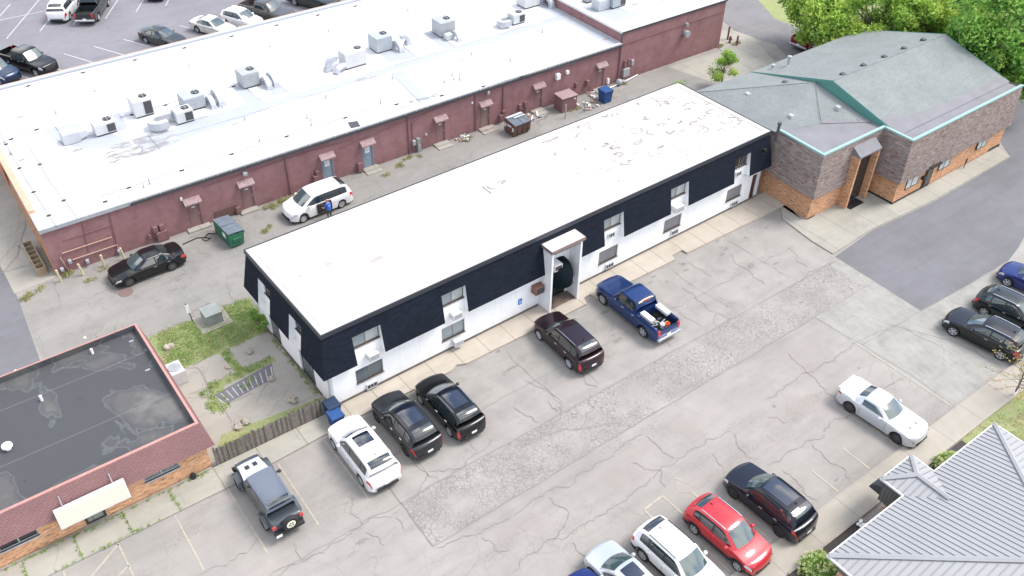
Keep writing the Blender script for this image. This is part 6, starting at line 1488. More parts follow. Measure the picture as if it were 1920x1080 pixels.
# upper left parking lot
PU = 'cars in the upper left parking lot'
H1 = -64; h = radians(H1); hv = Vector((cos(h), sin(h), 0)); lv = Vector((-sin(h), cos(h), 0))
fwp = G(*(70, 145)); car('large black pickup truck parked at the left edge of the far lot', 'truck', fwp - hv * 1.84 + lv * .95, H1, BKP, 'pickup truck', 'pickup_truck', group=PU)
fwb = G(1.5, 160); car('dark blue sport utility cut by the left edge in the far lot', 'suv', fwb - hv * 1.46 + lv * .9, H1, paint('ink_blue_paint', (.012, .03, .075)), 'suv', group=PU)
rwp = G(275, 81.5); car('dark grey sedan parked alone near the white roof edge', 'sedan', rwp + hv * 1.41 + lv * .86, H1, DGP, 'sedan', group=PU)
rw2 = G(371, 61.5); cc = rw2 + hv * 1.41 + lv * .86; car('champagne white sedan in the far lot left of a white crossover', 'sedan', cc, H1, CHP, 'sedan', group=PU)
car('white crossover in the far lot between the champagne sedan and grey pickup', 'cuv', cc + Vector((2.85, -.15, 0)), H1, WHP, 'suv', group=PU, chrome=False)
car('grey brown pickup truck in the far lot right of the white crossover', 'truck', cc + Vector((5.7, .05, 0)), H1, paint('taupe_paint', (.10, .095, .09)), 'pickup truck', 'pickup_truck', group=PU)
car('dark green grey pickup truck furthest right in the far lot', 'truck', G(553, 11) + hv * 1.84 + lv * .95, H1, paint('green_grey_paint', (.045, .055, .05)), 'pickup truck', 'pickup_truck', group=PU)
H2 = 58; h = radians(H2); hv2 = Vector((cos(h), sin(h), 0)); lv2 = Vector((-sin(h), cos(h), 0))
car('white sport utility seen from behind at the top of the far lot', 'bigsuv', G(133, 37) + hv2 * 1.47 + lv2 * .92, H2, WHP, 'suv', group=PU, tailk=(2.6, 4.4))
car('charcoal pickup truck with covered bed next to the white sport utility at the top', 'truck', G(187, 39) + hv2 * 1.84 + lv2 * .95, H2, paint('charcoal_paint', (.03, .035, .038)), 'pickup truck', 'pickup_truck', group=PU)
car('black car cut by the top edge of the photo in the far lot', 'sedan', G(292, 3.5) + hv2 * 2.2 + lv2 * .0, H2, BKP, 'car', group=PU)

# ================================================================== yard things
def bollard(px_, label, h_=.95, m='yellowpost', r=.075, lean=(0, 0), grp='bollards along the burgundy wall'):
    v = G(*px_); q = MB(); q.tube([(0, 0, 0), (lean[0], lean[1], h_)], r, 12); q.lathe([(h_ - .01, r), (h_ + .03, r * .6)], 12, 'z', (lean[0], lean[1], 0)); o = q.build('bollard', M[m], smooth=True); o.location = v; tag(o, label, 'bollard', grp)
bollard((115, 528), 'cream yellow bollard nearest the corner of the burgundy wall', lean=(-.05, 0)); bollard((157, 516), 'cream yellow bollard second from the wall corner in front of a gas meter', lean=(-.1, .02)); bollard((196, 500), 'cream yellow bollard third from the wall corner'); bollard((234, 487), 'cream yellow bollard beside the hood of the black sedan', 1.0, lean=(-.06, 0))
bollard((1364, 74), 'tall rusty brown post by the far end of the burgundy building', 1.3, 'hydr', .09, grp='rusty posts'); bollard((1381, 85), 'short rusty brown post nearest the road at the far end of the burgundy building', .95, 'hydr', .09, grp='rusty posts')
bollard((1060, 222), 'pale grey post in front of the burgundy bin box', 1.25, 'galv', .06, grp='thin posts by the bins'); bollard((1096, 210), 'thin pale post right of the burgundy bin box', 1.1, 'galv', .05, grp='thin posts by the bins')
t = thing('fire_hydrant', 'rusty red fire hydrant between two posts at the far building corner', 'hydrant', G(1368, 80)); q = MB(); q.lathe([(0, .16), (.05, .16), (.06, .1), (.5, .1), (.52, .14), (.58, .12), (.68, .04)], 14); q.lathe([(-.2, .05), (.2, .05)], 10, 'x', (0, 0, .4)); q.build('barrel', M['hydr'], t, smooth=True)
q = MB(); q.lathe([(-.2, .07), (-.1, .07)], 10, 'y', (0, 0, .38)); q.build('nozzle_cap', M['hydr'], t)

def dumpster(label, pos, rz, m, L=1.9, W=1.4, H=1.25, slope=.15, signs=False, lidm='lidgrey'):
    t = thing('dumpster', label, 'dumpster', pos, rz)
    q = MB(); q.mesh([(-L / 2, -W / 2 + .12, .12), (L / 2, -W / 2 + .12, .12), (L / 2, W / 2, .12), (-L / 2, W / 2, .12), (-L / 2, -W / 2, H - slope), (L / 2, -W / 2, H - slope), (L / 2, W / 2, H), (-L / 2, W / 2, H)], [(0, 3, 2, 1), (0, 1, 5, 4), (1, 2, 6, 5), (2, 3, 7, 6), (3, 0, 4, 7)])
    q.box(-L / 2 - .05, -W / 2 - .04, H - slope - .1, L / 2 + .05, -W / 2 + .02, H - slope); q.box(-L / 2 - .12, -.3, .55, -L / 2, .3, .75); q.box(L / 2, -.3, .55, L / 2 + .12, .3, .75)
    for i in range(3): q.box(-L / 2 + .4 + i * .5, -W / 2 + .02, .2, -L / 2 + .46 + i * .5, -W / 2 + .1, H - slope - .1)
    q.build('body', M[m], t)
    for s_ in (-1, 1):
        q = MB(); x0, x1 = (-L / 2, -.02) if s_ < 0 else (.02, L / 2); rows = []
        n = 9
        for i in range(n): x = x0 + (x1 - x0) * i / (n - 1); zz = .03 if i % 2 else .055; rows.append([(x, -W / 2 - .05, H - slope + zz - .01), (x, 0, H - slope / 2 + zz + .02), (x, W / 2, H + zz)])
        q.grid(rows); q.box(x0, -W / 2 - .06, H - slope - .03, x1, -W / 2 - .03, H - slope + .04); q.build('lid', M[lidm], t)
    for x in (-L / 2 + .15, L / 2 - .15):
        for y in (-W / 2 + .25, W / 2 - .15): q = MB(); q.lathe([(-.03, .08), (.03, .08)], 10, 'x', (x, y, .08)); q.build('caster', M['black'], t)
    return t
g1 = dumpster('green dumpster with grey plastic lids in the alley', (14.75, 51.6, .004), radians(90 + 4), 'green', 2.3, 1.1, 1.15, .1)
q = MB(); q.box(-.6, .56, .6, -.2, .57, .95); q.build('sticker', M['white'], g1)
d2 = dumpster('brown dumpster with lettered white stickers and slumped black lids', (39.6, 51.9, .004), radians(2), 'brownbin', 1.7, 1.35, 1.2, .12)
for x0, x1, z0, z1, s_ in ((-.75, -.5, .6, .9, 0), (-.3, .3, .5, .9, 1), (.45, .7, .5, .82, 0)):
    q = MB(); q.T = Matrix.Rotation(-pi / 2, 4, 'Z'); q.box(x0 * .8, -.88, z0, x1 * .8, -.86, z1); q.build('sticker', M['white'], d2)
    q = MB(); q.T = Matrix.Rotation(-pi / 2, 4, 'Z')
    for k in range(3): q.box((x0 + .06) * .8, -.885, z0 + .07 + k * .09, (x1 - .06) * .8, -.88, z0 + .10 + k * .09)
    q.build('print', M['blind'], d2)
q = MB(); q.box(-.8, .35, 1.31, .8, .62, 1.315); q.box(-.3, .05, 1.295, .8, .25, 1.30); q.build('lid_label', noisy('worn_label', (.62, .66, .7), (.3, .33, .38), 8), d2)
t = thing('bin_enclosure', 'burgundy metal bin box with rusty pink lid beside the wall', 'bin', (45.3, 52.75, 0), radians(-3)); q = MB(); q.box(-.75, -.6, 0, .75, .6, 1.3); q.build('box', M['burgtrim'], t); q = MB(); q.bbox(-.82, -.66, 1.3, .82, .66, 1.36, .02); q.build('lid', M['burgcan'], t); q = MB(); q.box(.45, -.62, 1.0, .6, -.605, 1.12); q.build('label', M['white'], t)
def binn(label, px_, m, h_=1.05, r=(.3, .36)):
    t = thing('wheelie_bin', label, 'bin', px_); q = MB(); a, b_ = r
    q.mesh([(-a, -a, 0), (a, -a, 0), (a, a, 0), (-a, a, 0), (-b_, -b_, h_), (b_, -b_, h_), (b_, b_, h_), (-b_, b_, h_)], [(0, 3, 2, 1), (0, 1, 5, 4), (1, 2, 6, 5), (2, 3, 7, 6), (3, 0, 4, 7)])
    q.box(-b_ - .03, -b_ - .03, h_ - .08, b_ + .03, b_ + .03, h_); q.build('bin_body', M[m], t); q = MB(); q.bbox(-b_ - .02, -b_ - .02, h_, b_ + .02, b_ + .06, h_ + .07, .03); q.box(-.2, -b_ - .08, h_ + .02, .2, -b_ - .02, h_ + .06); q.build('lid', M[m], t); return t
binn('open topped blue bin in the alley behind the white roof', (48.9, 51.75, 0), 'bluebin', 1.1, (.38, .46))
binn('dark blue wheelie bin at the fence end touching the white building corner', (12.72, 32.85, .1), 'navybin', .95)
binn('blue wheelie bin half hidden behind the white sunroof car', (12.55, 32.15, .1), 'bluebin', .85)
# transformer, sign post, condenser, planter, rocks
t = thing('transformer', 'grey green electrical cabinet on a small concrete pad in the grass', 'electrical cabinet', (10.45, 44.3, 0), 0); q = MB(); q.box(-1.0, -.95, 0, .95, .85, .06); q.build('pad', M['slab'], t); q = MB(); q.bbox(-.5, -.55, .06, .5, .5, .85, .04); q.box(-.52, -.57, .80, .52, .52, .86); q.box(-.01, -.56, .1, .01, -.55, .8); q.build('cabinet', M['xfmr'], t)
t = thing('sign_post', 'thin leaning post with narrow white sign at the grass edge', 'post', (9.41, 44.91, 0)); q = MB(); q.tube([(0, 0, 0), (-.14, .0, 1.5)], .03, 8); q.build('post', M['black'], t); q = MB(); q.box(-.2, -.04, .75, -.0, -.025, 1.4); q.build('sign', M['white'], t)
t = thing('condenser', 'white air conditioning condenser with round fan beside the flat roofed building', 'air conditioner', (6.85, 40.6, 0), 0)
q = MB(); q.bbox(-.42, -.55, .05, .42, .55, .95, .04); q.build('casing', M['whitemetal'], t); q = MB(); q.lathe([(.95, .36), (.97, .36), (.975, .05)], 20); q.build('fan_guard', M['galv'], t); q = MB(); 
for k in range(7): q.box(.42, -.5, .15 + k * .1, .43, .5, .19 + k * .1)
q.build('coil', M['grille'], t)
t = thing('planter', 'long tan wooden planter divided into six boxes by the left brick wall', 'planter', (3.25, 56.6, 0), radians(90)); q = MB()
q.box(-1.75, -.3, 0, 1.75, -.24, .6); q.box(-1.75, .24, 0, 1.75, .3, .6)
for i in range(7): x = -1.75 + i * .575; q.box(x, -.24, 0, x + .05, .24, .6)
q.build('frame', M['planter'], t); q = MB(); q.box(-1.7, -.23, .1, 1.7, .23, .3); q.build('soil', M['soil'], t)
def rocks(label, px_, r, seed, n=1, m='rock'):
    v = G(*px_); q = MB()
    for i in range(n): q.blob((random.uniform(-.3, .3) * (n > 1), random.uniform(-.25, .25) * (n > 1), r * .45), r * random.uniform(.7, 1.1), seed + i, .3, 6, sz=.65)
    o = q.build('rock', M[m]); o.location = v; tag(o, label, 'rock', 'rocks in the side yard')
rocks('large pale rock near the wood fence', (550, 752), .3, 2); rocks('heap of small grey stones on the bare concrete circle', (460, 662), .2, 5, 4); rocks('small grey stone in the grass strip beside the patio', (427, 690), .17, 9); rocks('pale stone at the edge of the striped asphalt', (509, 712), .22, 12); rocks('flat stone standing by the flat roofed building wall', (323, 655), .25, 17, 3)
rocks('low heap of broken stone near the left end of the wood fence', (452, 795), .2, 21, 5)
q = MB(); 
for i in range(5): q.blob((random.uniform(-.2, .2), random.uniform(-.2, .2), .16), .1, i, .2, 5)
o = q.build('white_stones', M['white']); o.location = G(1611, 985, .1); tag(o, 'few white stones on the dark mulch by the metal roofed office', 'stones')
v = G(364, 898); q = MB(); q.lathe([(0, .14), (.16, .16), (.28, .12), (.3, .03)], 14); o = q.build('pot', M['black'], smooth=True); o.location = (v.x, v.y, .1); tag(o, 'small black pot on the slab walk below the boarded shop window', 'pot')
t = thing('valve_box', 'grey ball shaped tank and white pipe lying by the far alley wall', 'tank', (51.9, 53.3, 0)); q = MB(); q.blob((0, 0, .3), .3, 3, .05, 8); q.blob((.5, 0, .2), .18, 3, .05, 6); q.build('tank', M['galv'], t, smooth=True); q = MB(); q.tube([(-1.2, -.1, .1), (0, 0, .15), (.8, .05, .12), (2.6, .4, .1)], .05, 8); q.build('pipe', M['white'], t)
# junk in the alley
jk = MB(); random.seed(3)
for c_, n, s_ in ((G(868, 262), 10, .5), (G(1100, 195), 14, .9), (G(1000, 220), 8, .6), (G(1115, 180), 10, .8), (G(1345, 92), 5, .5)):
    for k in range(n):
        jk.T = Matrix.Translation((c_.x + random.uniform(-s_, s_), c_.y + random.uniform(-s_, s_), .05)) @ Matrix.Rotation(random.random() * 3, 4, 'Z') @ Matrix.Rotation(random.uniform(-.4, .4), 4, 'Y'); l = random.uniform(.1, .35); jk.box(-l, -.03, 0, l, .03 + random.random() * .1, .05 + random.random() * .08, k % 3)
jk.T = None; o = jk.build('debris', [M['rust'], M['white'], M['galv']]); tag(o, 'scattered junk and scraps along the alley wall', 'debris', kind='stuff')
q = MB(); q.blob((0, 0, .25), .35, 4, .35, 6); q.blob((.4, .1, .2), .25, 6, .35, 6); o = q.build('orange_sack', noisy('rusty_orange_cloth', (.45, .2, .1), (.3, .14, .08), 4)); o.location = (41.0, 52.9, 0); tag(o, 'crumpled rusty orange sacks behind the brown dumpster', 'sack')
q = MB(); q.tube([(0, 0, .04), (-.5, .4, .04), (-.9, .1, .04), (-1.3, .35, .04), (-2.4, .2, .04)], .035, 6); q.tube([(-.9, .1, .05), (-.6, -.25, .05), (-.95, -.35, .05), (-1.1, 0, .05)], .03, 6); o = q.build('hose', M['black']); o.location = (14.2, 52.6, .01); tag(o, 'black hose curled on the ground left of the green dumpster', 'hose')

# wood fence from flat building to the corner
t = thing('wood_fence', 'weathered brown picket fence between the flat roofed building and the white building', 'fence', (6.2, 33.25, 0)); random.seed(9)
for i in range(46):
    pass
q = MB(); x = 0.0; k = 0; pk = [[], []]
while x < 6.3:
    hh = 1.25 + random.uniform(-.08, .08); wd = random.uniform(.10, .13); l = random.uniform(-.02, .02); q.mesh([(x, l, .05), (x + wd, l, .05), (x + wd, l + .025, .05), (x, l + .025, .05), (x, l + random.uniform(-.03, .03), hh), (x + wd / 2, l, hh + .05), (x + wd, l, hh), (x + wd, l + .025, hh), (x + wd / 2, l + .025, hh + .05), (x, l + .025, hh)], [(0, 1, 6, 5, 4), (3, 9, 8, 7, 2), (1, 2, 7, 6), (0, 4, 9, 3), (4, 5, 8, 9), (5, 6, 7, 8)], k % 2 if random.random() < .8 else 0); x += wd + random.uniform(.008, .022); k += 1
q.build('picket', [M['wood'], M['wooddark']], t); q = MB(); q.box(0, .03, .3, 6.4, .08, .38); q.box(0, .03, .95, 6.4, .08, 1.03); q.build('rail', M['wood'], t)
for x in (0, 2.1, 4.2, 6.3): q = MB(); q.box(x, .08, 0, x + .09, .17, 1.35); q.build('post', M['wood'], t)
# street posts at right side
q = MB(); q.tube([(0, 0, 0), (0, 0, .9)], .03, 6); q.box(-.1, -.02, .5, .1, .02, .95); o = q.build('post_sign', M['black']); v = G(1806, 317); o.location = v; tag(o, 'short dark post beside the brick building walk', 'post')

# ================================================================== vegetation
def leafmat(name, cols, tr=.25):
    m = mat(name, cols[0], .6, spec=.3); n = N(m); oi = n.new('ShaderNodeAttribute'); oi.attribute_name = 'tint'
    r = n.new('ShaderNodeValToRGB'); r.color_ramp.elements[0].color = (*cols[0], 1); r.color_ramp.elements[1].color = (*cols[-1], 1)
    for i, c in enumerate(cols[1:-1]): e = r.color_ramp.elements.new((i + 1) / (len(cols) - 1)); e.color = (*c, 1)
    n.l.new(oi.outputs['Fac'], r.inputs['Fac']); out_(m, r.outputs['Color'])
    b_ = bsdf(m); b_.inputs['Transmission Weight'].default_value = 0; 
    tl = n.new('ShaderNodeBsdfTranslucent'); n.l.new(r.outputs['Color'], tl.inputs['Color']); ms_ = n.new('ShaderNodeMixShader'); ms_.inputs[0].default_value = tr
    n.l.new(b_.outputs[0], ms_.inputs[1]); n.l.new(tl.outputs[0], ms_.inputs[2]); n.l.new(ms_.outputs[0], m.node_tree.nodes['Material Output'].inputs[0]); return m
LFA = leafmat('maple_leaves', [(.07, .17, .05), (.15, .33, .07), (.28, .52, .10), (.56, .68, .20)], .45)
LFB = leafmat('yellow_green_leaves', [(.10, .20, .05), (.22, .38, .07), (.38, .56, .10), (.62, .68, .18)], .45)
LFD = leafmat('deep_leaves', [(.05, .10, .03), (.09, .17, .04), (.15, .26, .06)], .3)
LFS = leafmat('sparse_autumn_leaves', [(.34, .38, .12), (.52, .48, .15), (.60, .28, .10)], .4)
LFW = leafmat('shrub_leaves', [(.16, .3, .06), (.3, .48, .11)], .35)
LFF = leafmat('cream_blossom', [(.50, .60, .22), (.66, .70, .34), (.74, .74, .5)], .3)
def leaves(pts, m, size, parent, name='crown', jitter=.5, up=.5, shapes=4):
    V_, F_, T_ = [], [], []
    for p, tint in pts:
        s_ = size * random.uniform(.6, 1.25); n = Vector((random.gauss(0, 1), random.gauss(0, 1), random.gauss(0, 1) + up)).normalized(); a = n.orthogonal().normalized(); a = (Matrix.Rotation(random.random() * 6.28, 3, n) @ a); b_ = n.cross(a); k = len(V_)
        V_ += [p - a * s_ * .5, p + b_ * s_ * .28, p + a * s_ * .55 + n * s_ * .08, p - b_ * s_ * .28]; F_.append((k, k + 1, k + 2, k + 3)); T_.append(min(1, max(0, tint + random.gauss(0, .14))))
    me = bpy.data.meshes.new(name); me.from_pydata([tuple(v) for v in V_], [], F_); at = me.attributes.new('tint', 'FLOAT', 'FACE'); at.data.foreach_set('value', T_); me.materials.append(m)
    o = bpy.data.objects.new(name, me); C.objects.link(o); o.parent = parent; return o
def tree(label, x, y, h_, r, n, m, seed, size=.3, trunk=.22, lobes=26, zlo=.25, cat='tree', name='tree', flat=1.0, group=None, open_=.0):
    random.seed(seed); t = thing(name, label, cat, (x, y, 0), 0, group); Ls = []
    for i in range(lobes):
        a = random.random() * 2 * pi; e = random.uniform(-.35, 1); rr = r * random.uniform(.45, .8) * sqrt(max(0.05, 1 - e * e * .75)); c_ = Vector((cos(a) * rr, sin(a) * rr, h_ * zlo + (h_ * (1 - zlo)) * (.45 + e * .42) * flat)); Ls.append((c_, r * random.uniform(.22, .38)))
    q = MB(); hz = h_ * .55; q.tube([(0, 0, 0), (.1 * r * .3, .05, hz * .4), (random.uniform(-.2, .2), random.uniform(-.2, .2), hz)], [trunk * 1.2, trunk * .9, trunk * .5], 9); q.build('trunk', M['bark'], t, smooth=True)
    q = MB()
    for c_, lr in Ls:
        z0 = random.uniform(h_ * .12, hz); st = Vector((0, 0, z0)); mid = (st + c_) / 2 + Vector((0, 0, -.1 * h_ * random.random())); q.tube([st, mid, c_], [trunk * .35, trunk * .22, trunk * .06], 5)
        for k in range(2): e2 = c_ + Vector((random.gauss(0, 1), random.gauss(0, 1), random.gauss(0, .8))) * lr * .8; q.tube([mid, c_ * .6 + e2 * .4, e2], [trunk * .12, trunk * .08, trunk * .03], 4)
    q.build('limb', M['bark'], t, smooth=True)
    pts = []; per = n // lobes
    for c_, lr in Ls:
        tn = random.uniform(.15, .85)
        for k in range(per):
            d = Vector((random.gauss(0, 1), random.gauss(0, 1), random.gauss(0, 1))).normalized(); q_ = random.random() ** .45
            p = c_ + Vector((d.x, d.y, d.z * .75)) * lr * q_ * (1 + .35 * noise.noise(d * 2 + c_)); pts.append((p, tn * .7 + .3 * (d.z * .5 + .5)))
    leaves(pts, m, size, t); return t
TG = 'trees behind the brick building'
for i, (lab, x, y, zc, r, n, m_) in enumerate([
    ('low bushy yellow green tree right over the dark red pickup', 1545, 36, 4.0, 2.3, 7000, LFB), ('yellow green tree second from the road behind the sage roof', 1562, 40, 4.6, 3.6, 10000, LFB),
    ('broad yellow green tree at the top edge above the middle of the sage roof', 1640, 22, 5.6, 4.2, 11000, LFB), ('yellow green tree just left of the beige house', 1722, 30, 5.2, 3.6, 10000, LFB),
    ('small green tree touching the back eave where bare twigs show', 1606, 66, 3.0, 2.3, 5000, LFA), ('green shrubby tree behind the back eave corner of the sage roof', 1680, 62, 3.2, 2.5, 6000, LFA),
    ('deep green tree below the beige house wall', 1772, 62, 3.6, 2.8, 7000, LFA), ('tall bright maple at the upper right corner', 1882, 42, 7.5, 4.8, 14000, LFA),
    ('maple with hanging clumps beside the right slope of the sage roof', 1838, 98, 4.8, 3.4, 9000, LFA), ('tree at the right edge just above the teal coping', 1906, 128, 4.2, 3.2, 8000, LFA),
    ('far tree at the top edge beyond the lawn', 1530, -15, 5.5, 3.6, 6000, LFB), ('far tree at the top right corner behind the tall maple', 1935, -10, 7.5, 4.6, 7000, LFA), ('dark tree behind the beige house', 1760, -30, 6.5, 4.2, 5000, LFD), ('dark low tree behind the right gable end', 1862, 150, 2.6, 2.0, 3500, LFD)]):
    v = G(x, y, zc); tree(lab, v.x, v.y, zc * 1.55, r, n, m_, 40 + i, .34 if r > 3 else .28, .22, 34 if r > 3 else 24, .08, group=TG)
tree('bright yellow green young tree beside the left end of the sage roof', 58.9, 47.6, 3.6, 1.5, 3200, LFB, 77, .16, .07, 20, .05)
tree('dark leafy shrub at the back corner of the white roof', 53.5, 44.6, 1.9, 1.3, 1300, LFA, 78, .16, .04, 10, .05, 'shrub', 'shrub')
tree('vivid green shrub against the left end wall of the white building', 12.3, 41.5, 1.9, .75, 1600, LFW, 79, .12, .03, 10, .05, 'shrub', 'shrub')
# sparse sapling at right
random.seed(21); sx, sy = G2(1900, 742); t = thing('sapling', 'sparse young tree with orange and yellow leaves at the right edge beside the walk', 'tree', (sx, sy, 0)); q = MB(); q.tube([(0, 0, 0), (.05, .02, 1.2), (.0, .1, 2.2)], [.055, .045, .025], 8); q.tube([(0, 0, 0), (0, 0, .35)], .075, 8, mi=1); q.build('trunk', [M['bark'], M['white']], t, smooth=True); q = MB(); pts = []
for i in range(30):
    z0 = random.uniform(.7, 2.3); a = random.uniform(0, 2 * pi); l = random.uniform(.9, 2.4); e = Vector((cos(a) * l, sin(a) * l, z0 + random.uniform(.1, .9))); q.tube([(0, 0, z0), (e * .5 + Vector((0, 0, z0 * .5 + .1))), e], [.018, .012, .005], 4)
    for k in range(3): e2 = e + Vector((random.gauss(0, .25), random.gauss(0, .25), random.gauss(0, .2))); q.tube([e * .7 + Vector((0, 0, z0 * .3)), e2], [.007, .004], 3)
    for k in range(16): f = random.uniform(.35, 1.1); pts.append((Vector((e.x * f, e.y * f, z0 * (1 - f) + e.z * f)) + Vector((random.gauss(0, .12), random.gauss(0, .12), random.gauss(0, .1))), random.random() if i % 5 else 1.0))
q.build('limb', M['bark'], t, smooth=True); leaves(pts, LFS, .14, t)
for k in range(60): pts.append((Vector((random.gauss(-.2, .3), random.gauss(.6, .3), 1.5 + random.gauss(0, .2))), 1))
def bush(label, x, y, r, seed):
    random.seed(seed); t = thing('flowering_shrub', label, 'shrub', (x, y, .09), 0, 'white flowering shrubs'); pts, fl = [], []; q = MB()
    for i in range(14): a = random.random() * 6.28; e = Vector((cos(a), sin(a), random.uniform(.6, 1.3))).normalized() * r * .8; q.tube([(0, 0, 0), e], [.02, .008], 4)
    q.build('stem', M['bark'], t)
    for i in range(2600):
        d = Vector((random.gauss(0, 1), random.gauss(0, 1), abs(random.gauss(0, 1)))).normalized(); k = r * random.uniform(.55, 1) * (1 + .18 * noise.noise(d * 3 + Vector((seed, 0, 0)))); pts.append((Vector((d.x, d.y, d.z * .95)) * k, random.random()))
    leaves(pts, LFW, .1, t, 'foliage')
    for i in range(130):
        d = Vector((random.gauss(0, 1), random.gauss(0, 1), abs(random.gauss(0, 1)) + .1)).normalized(); c_ = Vector((d.x, d.y, d.z * .95)) * r * (1.02 + .18 * noise.noise(d * 3 + Vector((seed, 0, 0))))
        tn = random.random()
        for k in range(26): e = Vector((random.gauss(0, 1), random.gauss(0, 1), random.gauss(0, 1))).normalized() * random.uniform(.03, .085); fl.append((c_ + e, tn))
    leaves(fl, LFF, .055, t, 'blossom'); return t
bush('round green shrub with cream blossoms at the lower left of the metal roof', 26.55, 10.75, .95, 5); bush('round green shrub with cream blossoms beside the right end of the walk', 37.15, 10.7, .85, 6)
# small weeds and grass tufts
def tufts(name, label, spots, m, cat, group=None, hh=.2, n=60, spread=.25, stuff=True):
    V_, F_ = [], []
    for (x, y, z, s_) in spots:
        for k in range(int(n * s_)):
            a = random.random() * 6.28; rr = random.random() ** .6 * spread * s_; bx, by = x + cos(a) * rr, y + sin(a) * rr; h_ = hh * random.uniform(.4, 1.1); a2 = random.random() * 6.28; w_ = .012 + .02 * random.random(); dx, dy = cos(a2) * w_, sin(a2) * w_; lx, ly = random.gauss(0, h_ * .35), random.gauss(0, h_ * .35); k0 = len(V_)
            V_ += [(bx - dx, by - dy, z), (bx + dx, by + dy, z), (bx + lx, by + ly, z + h_)]; F_.append((k0, k0 + 1, k0 + 2))
    me = bpy.data.meshes.new(name); me.from_pydata(V_, [], F_); me.materials.append(m); o = bpy.data.objects.new(name, me); C.objects.link(o); tag(o, label, cat, group, 'stuff'); return o
random.seed(8)
sp_ = [(random.uniform(6.9, 13.0), random.uniform(41.4, 45.0), .02, 1) for _ in range(420)]
tufts('lawn_grass', 'rough green lawn between the alley and the patio', sp_, M['blade'], 'grass', n=40, hh=.09, spread=.3)
sp_ = [(random.uniform(6.9, 13.0), random.uniform(41.4, 45.0), .02, 1) for _ in range(120)] + [(random.uniform(40, 50), random.uniform(7, 11.4), .02, 1) for _ in range(160)]
tufts('dry_grass', 'dry straw coloured grass mixed into the lawns', sp_, M['blade2'], 'grass', n=35, hh=.1, spread=.35)
sp_ = [(random.uniform(8.0, 11.9), 38.95 + random.uniform(-.25, .3), .02, .7) for _ in range(60)] + [(9.95 + random.uniform(-.2, .2), random.uniform(39.3, 41.3), .02, .7) for _ in range(35)] + [(7.7 + random.uniform(-.3, .8), random.uniform(36.6, 38.9), .02, .7) for _ in range(45)] + [(random.uniform(6.6, 12.9), 33.9 + random.uniform(-.3, .9) * .6, .02, .7) for _ in range(70)] + [(12.85 + random.uniform(-.2, .05), random.uniform(33.6, 40.5), .02, .6) for _ in range(60)] + [(9.9 + random.gauss(0, .3), 37.9 + random.gauss(0, .2), .02, .7) for _ in range(12)]
tufts('patio_weeds', 'green weeds growing along the patio slabs', sp_, M['blade'], 'weeds', n=26, hh=.12, spread=.25)
sp_ = [(x, 33.18 + random.uniform(-.06, .06), .1, .35) for x in [random.uniform(-4.5, 5.6) for _ in range(70)]] + [(x, 31.7 + random.uniform(-.05, .05), .08, .35) for x in [random.uniform(-4.5, 3) for _ in range(36)]]
for x in (-1.1, 1.25, 3.6, -3.45): sp_ += [(x + random.gauss(0, .04), random.uniform(31.7, 33.1), .1, .35) for _ in range(9)]
sp_ += [(3.6, 32.5, .1, 1), (5.2, 33.1, .1, 1), (5.5, 33.15, .1, 1), (-.2, 33.1, .1, .9), (1.2, 33, .1, .9)]
tufts('walk_weeds', 'green weeds in the joints of the old slab walk', sp_, M['blade'], 'weeds', n=40, hh=.12, spread=.2)
sp_ = []
for p, k in (((125, 515), 8), ((160, 530), 3), ((197, 505), 3), ((530, 380), 10), ((510, 388), 8), ((545, 372), 5), ((778, 293), 6), ((753, 310), 5), ((875, 262), 6), ((500, 430), 3), ((1350, 88), 6), ((1382, 82), 4), ((720, 330), 3), ((495, 435), 3), ((1080, 205), 4), ((1165, 160), 3), ((48, 560), 6), ((70, 545), 5)):
    c_ = G(*p); sp_ += [(c_.x + random.gauss(0, .3), c_.y + random.gauss(0, .12), .01, .9) for _ in range(k)]
tufts('alley_weeds', 'yellowing weeds along the foot of the burgundy wall', sp_, mat('yellow_weed', (.32, .32, .13), .9), 'weeds', n=32, hh=.25, spread=.25)
sp_ = [(x, random.uniform(9.9, 10.5), .09, .6) for x in (28.4, 28.9, 27.6, 36.2, 28.6)]; tufts('bed_plants', 'small green plants in the mulch beds', sp_, M['blade'], 'plants', n=80, hh=.2, spread=.4)
# ivy hanging at the roof corner
random.seed(4); t = thing('creeper', 'small green creeper peeking over the far roof corner of the white building', 'plant', (48.2, 43.0, 0)); pts = [(Vector((random.gauss(0, .35), random.gauss(0, .12), random.uniform(4.4, 5.75))), random.random()) for _ in range(500)]; leaves(pts, LFW, .12, t, 'foliage'); q = MB(); q.tube([(0, 0, 0), (.1, .05, 3), (0, 0, 5.5)], .03, 5); q.build('stem', M['bark'], t)

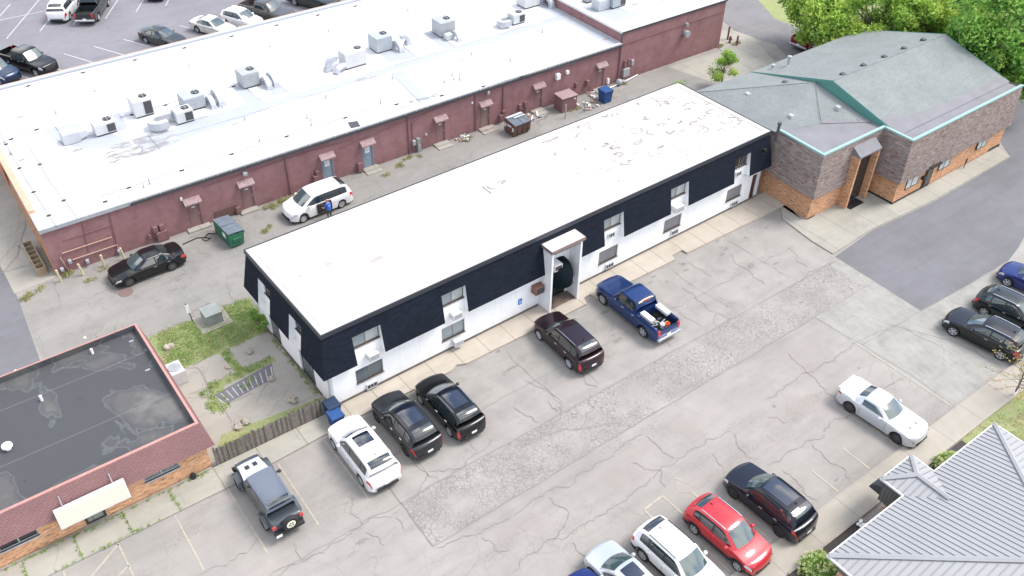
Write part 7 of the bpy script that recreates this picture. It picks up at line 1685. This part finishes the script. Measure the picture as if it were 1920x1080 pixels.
# ================================================================== person at the minivan
def person(label, loc, rz):
    t = thing('person', label, 'person', loc, rz)
    sk_ = mat('skin', (.50, .29, .21), .6); sh_ = mat('royal_blue_shirt', (.03, .13, .55), .8); tr_ = mat('dark_trousers', (.05, .05, .06), .85)
    V_ = [(0, 0, .92, .15), (0, 0, 1.08, .145), (0, .02, 1.28, .16), (0, .03, 1.42, .14), (0, .04, 1.51, .062), (0, .06, 1.60, .075), (0, .07, 1.68, .095), (0, .06, 1.75, .07),
          (.13, .02, 1.41, .075), (.23, .06, 1.24, .05), (.25, .22, 1.08, .042), (.21, .38, 1.04, .032), (-.13, .02, 1.41, .075), (-.24, .06, 1.24, .05), (-.27, .18, 1.05, .042), (-.25, .34, 1.0, .032),
          (.1, 0, .85, .10), (.12, .03, .48, .068), (.12, 0, .10, .048), (.12, .14, .04, .045), (-.1, 0, .85, .10), (-.12, .02, .48, .068), (-.13, -.02, .10, .048), (-.13, .12, .04, .045)]
    E_ = [(0, 1), (1, 2), (2, 3), (3, 4), (4, 5), (5, 6), (6, 7), (3, 8), (8, 9), (9, 10), (10, 11), (3, 12), (12, 13), (13, 14), (14, 15), (0, 16), (16, 17), (17, 18), (18, 19), (0, 20), (20, 21), (21, 22), (22, 23)]
    for bi, sg_ in ((11, 1), (15, -1)):    # palm and five fingers
        b_ = Vector(V_[bi][:3]); k = len(V_); V_.append((b_.x, b_.y + .06, b_.z - .01, .026)); E_.append((bi, k))
        for f, (dx, ln) in enumerate(((-.024, .06), (-.008, .075), (.008, .072), (.024, .055))):
            k2 = len(V_); V_ += [(b_.x + dx, b_.y + .085, b_.z - .012, .010), (b_.x + dx, b_.y + .085 + ln * .6, b_.z - .03, .009), (b_.x + dx * .9, b_.y + .085 + ln * .8, b_.z - .06, .008)]; E_ += [(k, k2), (k2, k2 + 1), (k2 + 1, k2 + 2)]
        k2 = len(V_); V_ += [(b_.x - sg_ * .035, b_.y + .03, b_.z + .01, .011), (b_.x - sg_ * .05, b_.y + .07, b_.z - .01, .009)]; E_ += [(bi, k2), (k2, k2 + 1)]
    me = bpy.data.meshes.new('body'); me.from_pydata([v[:3] for v in V_], E_, []); o = bpy.data.objects.new('body', me); C.objects.link(o)
    s_ = o.modifiers.new('skin', 'SKIN'); s_.use_smooth_shade = True
    for i, v in enumerate(V_): me.skin_vertices[0].data[i].radius = (v[3] * (1.15 if i in (1, 2, 3) else 1), v[3] * (.8 if i in (0, 1, 2, 3) else 1))
    me.skin_vertices[0].data[0].use_root = True; ss = o.modifiers.new('sub', 'SUBSURF'); ss.levels = ss.render_levels = 2
    dg = bpy.context.evaluated_depsgraph_get(); nm = bpy.data.meshes.new_from_object(o.evaluated_get(dg)); bpy.data.objects.remove(o)
    for m_ in (sk_, sh_, tr_, mat('shoe', (.02, .02, .02), .7)): nm.materials.append(m_)
    for p in nm.polygons:
        c_ = p.center; p.use_smooth = True
        p.material_index = 3 if c_.z < .09 else 2 if c_.z < .93 and abs(c_.x) < .2 else 1 if (c_.z < 1.50 and c_.z > .93 and (abs(c_.x) < .2 or c_.z > 1.2)) else 0
    bo = bpy.data.objects.new('body', nm); C.objects.link(bo); bo.parent = t
    q = MB(); 
    for sg_ in (1, -1): q.blob((sg_ * .092, .06, 1.67), .022, 2, .1, 5, sz=1.4)
    q.blob((0, .165, 1.655), .018, 1, .1, 5); q.build('face_detail', sk_, t, smooth=True)
    q = MB(); 
    for sg_ in (1, -1): q.blob((sg_ * .033, .152, 1.685), .01, 1, 0, 4)
    q.box(-.025, .150, 1.612, .025, .158, 1.618); q.build('eyes_and_mouth', mat('dark_brown', (.06, .03, .03), .5), t)
    q = MB(); rr = []
    for i in range(5): rr.append([( .093 * cos(a) * (1), .07 + .098 * sin(a), 1.62 + .03 * i) for a in [pi + pi * j / 10 for j in range(11)]])
    q.grid(rr); q.build('hair', mat('short_grey_hair', (.28, .22, .18), .9), t, smooth=True)
    q = MB(); q.box(-.035, -.135, 1.36, .035, -.13, 1.40); q.box(-.09, -.137, 1.29, .09, -.132, 1.31); q.box(-.06, -.137, 1.25, .06, -.132, 1.27); q.build('shirt_print', mat('pale_print', (.55, .62, .75), .7), t)
    return t
pv = G(616, 389, 1.1); person('man in a royal blue shirt reaching into the open door of the white minivan', (pv.x, pv.y, 0), radians(8))
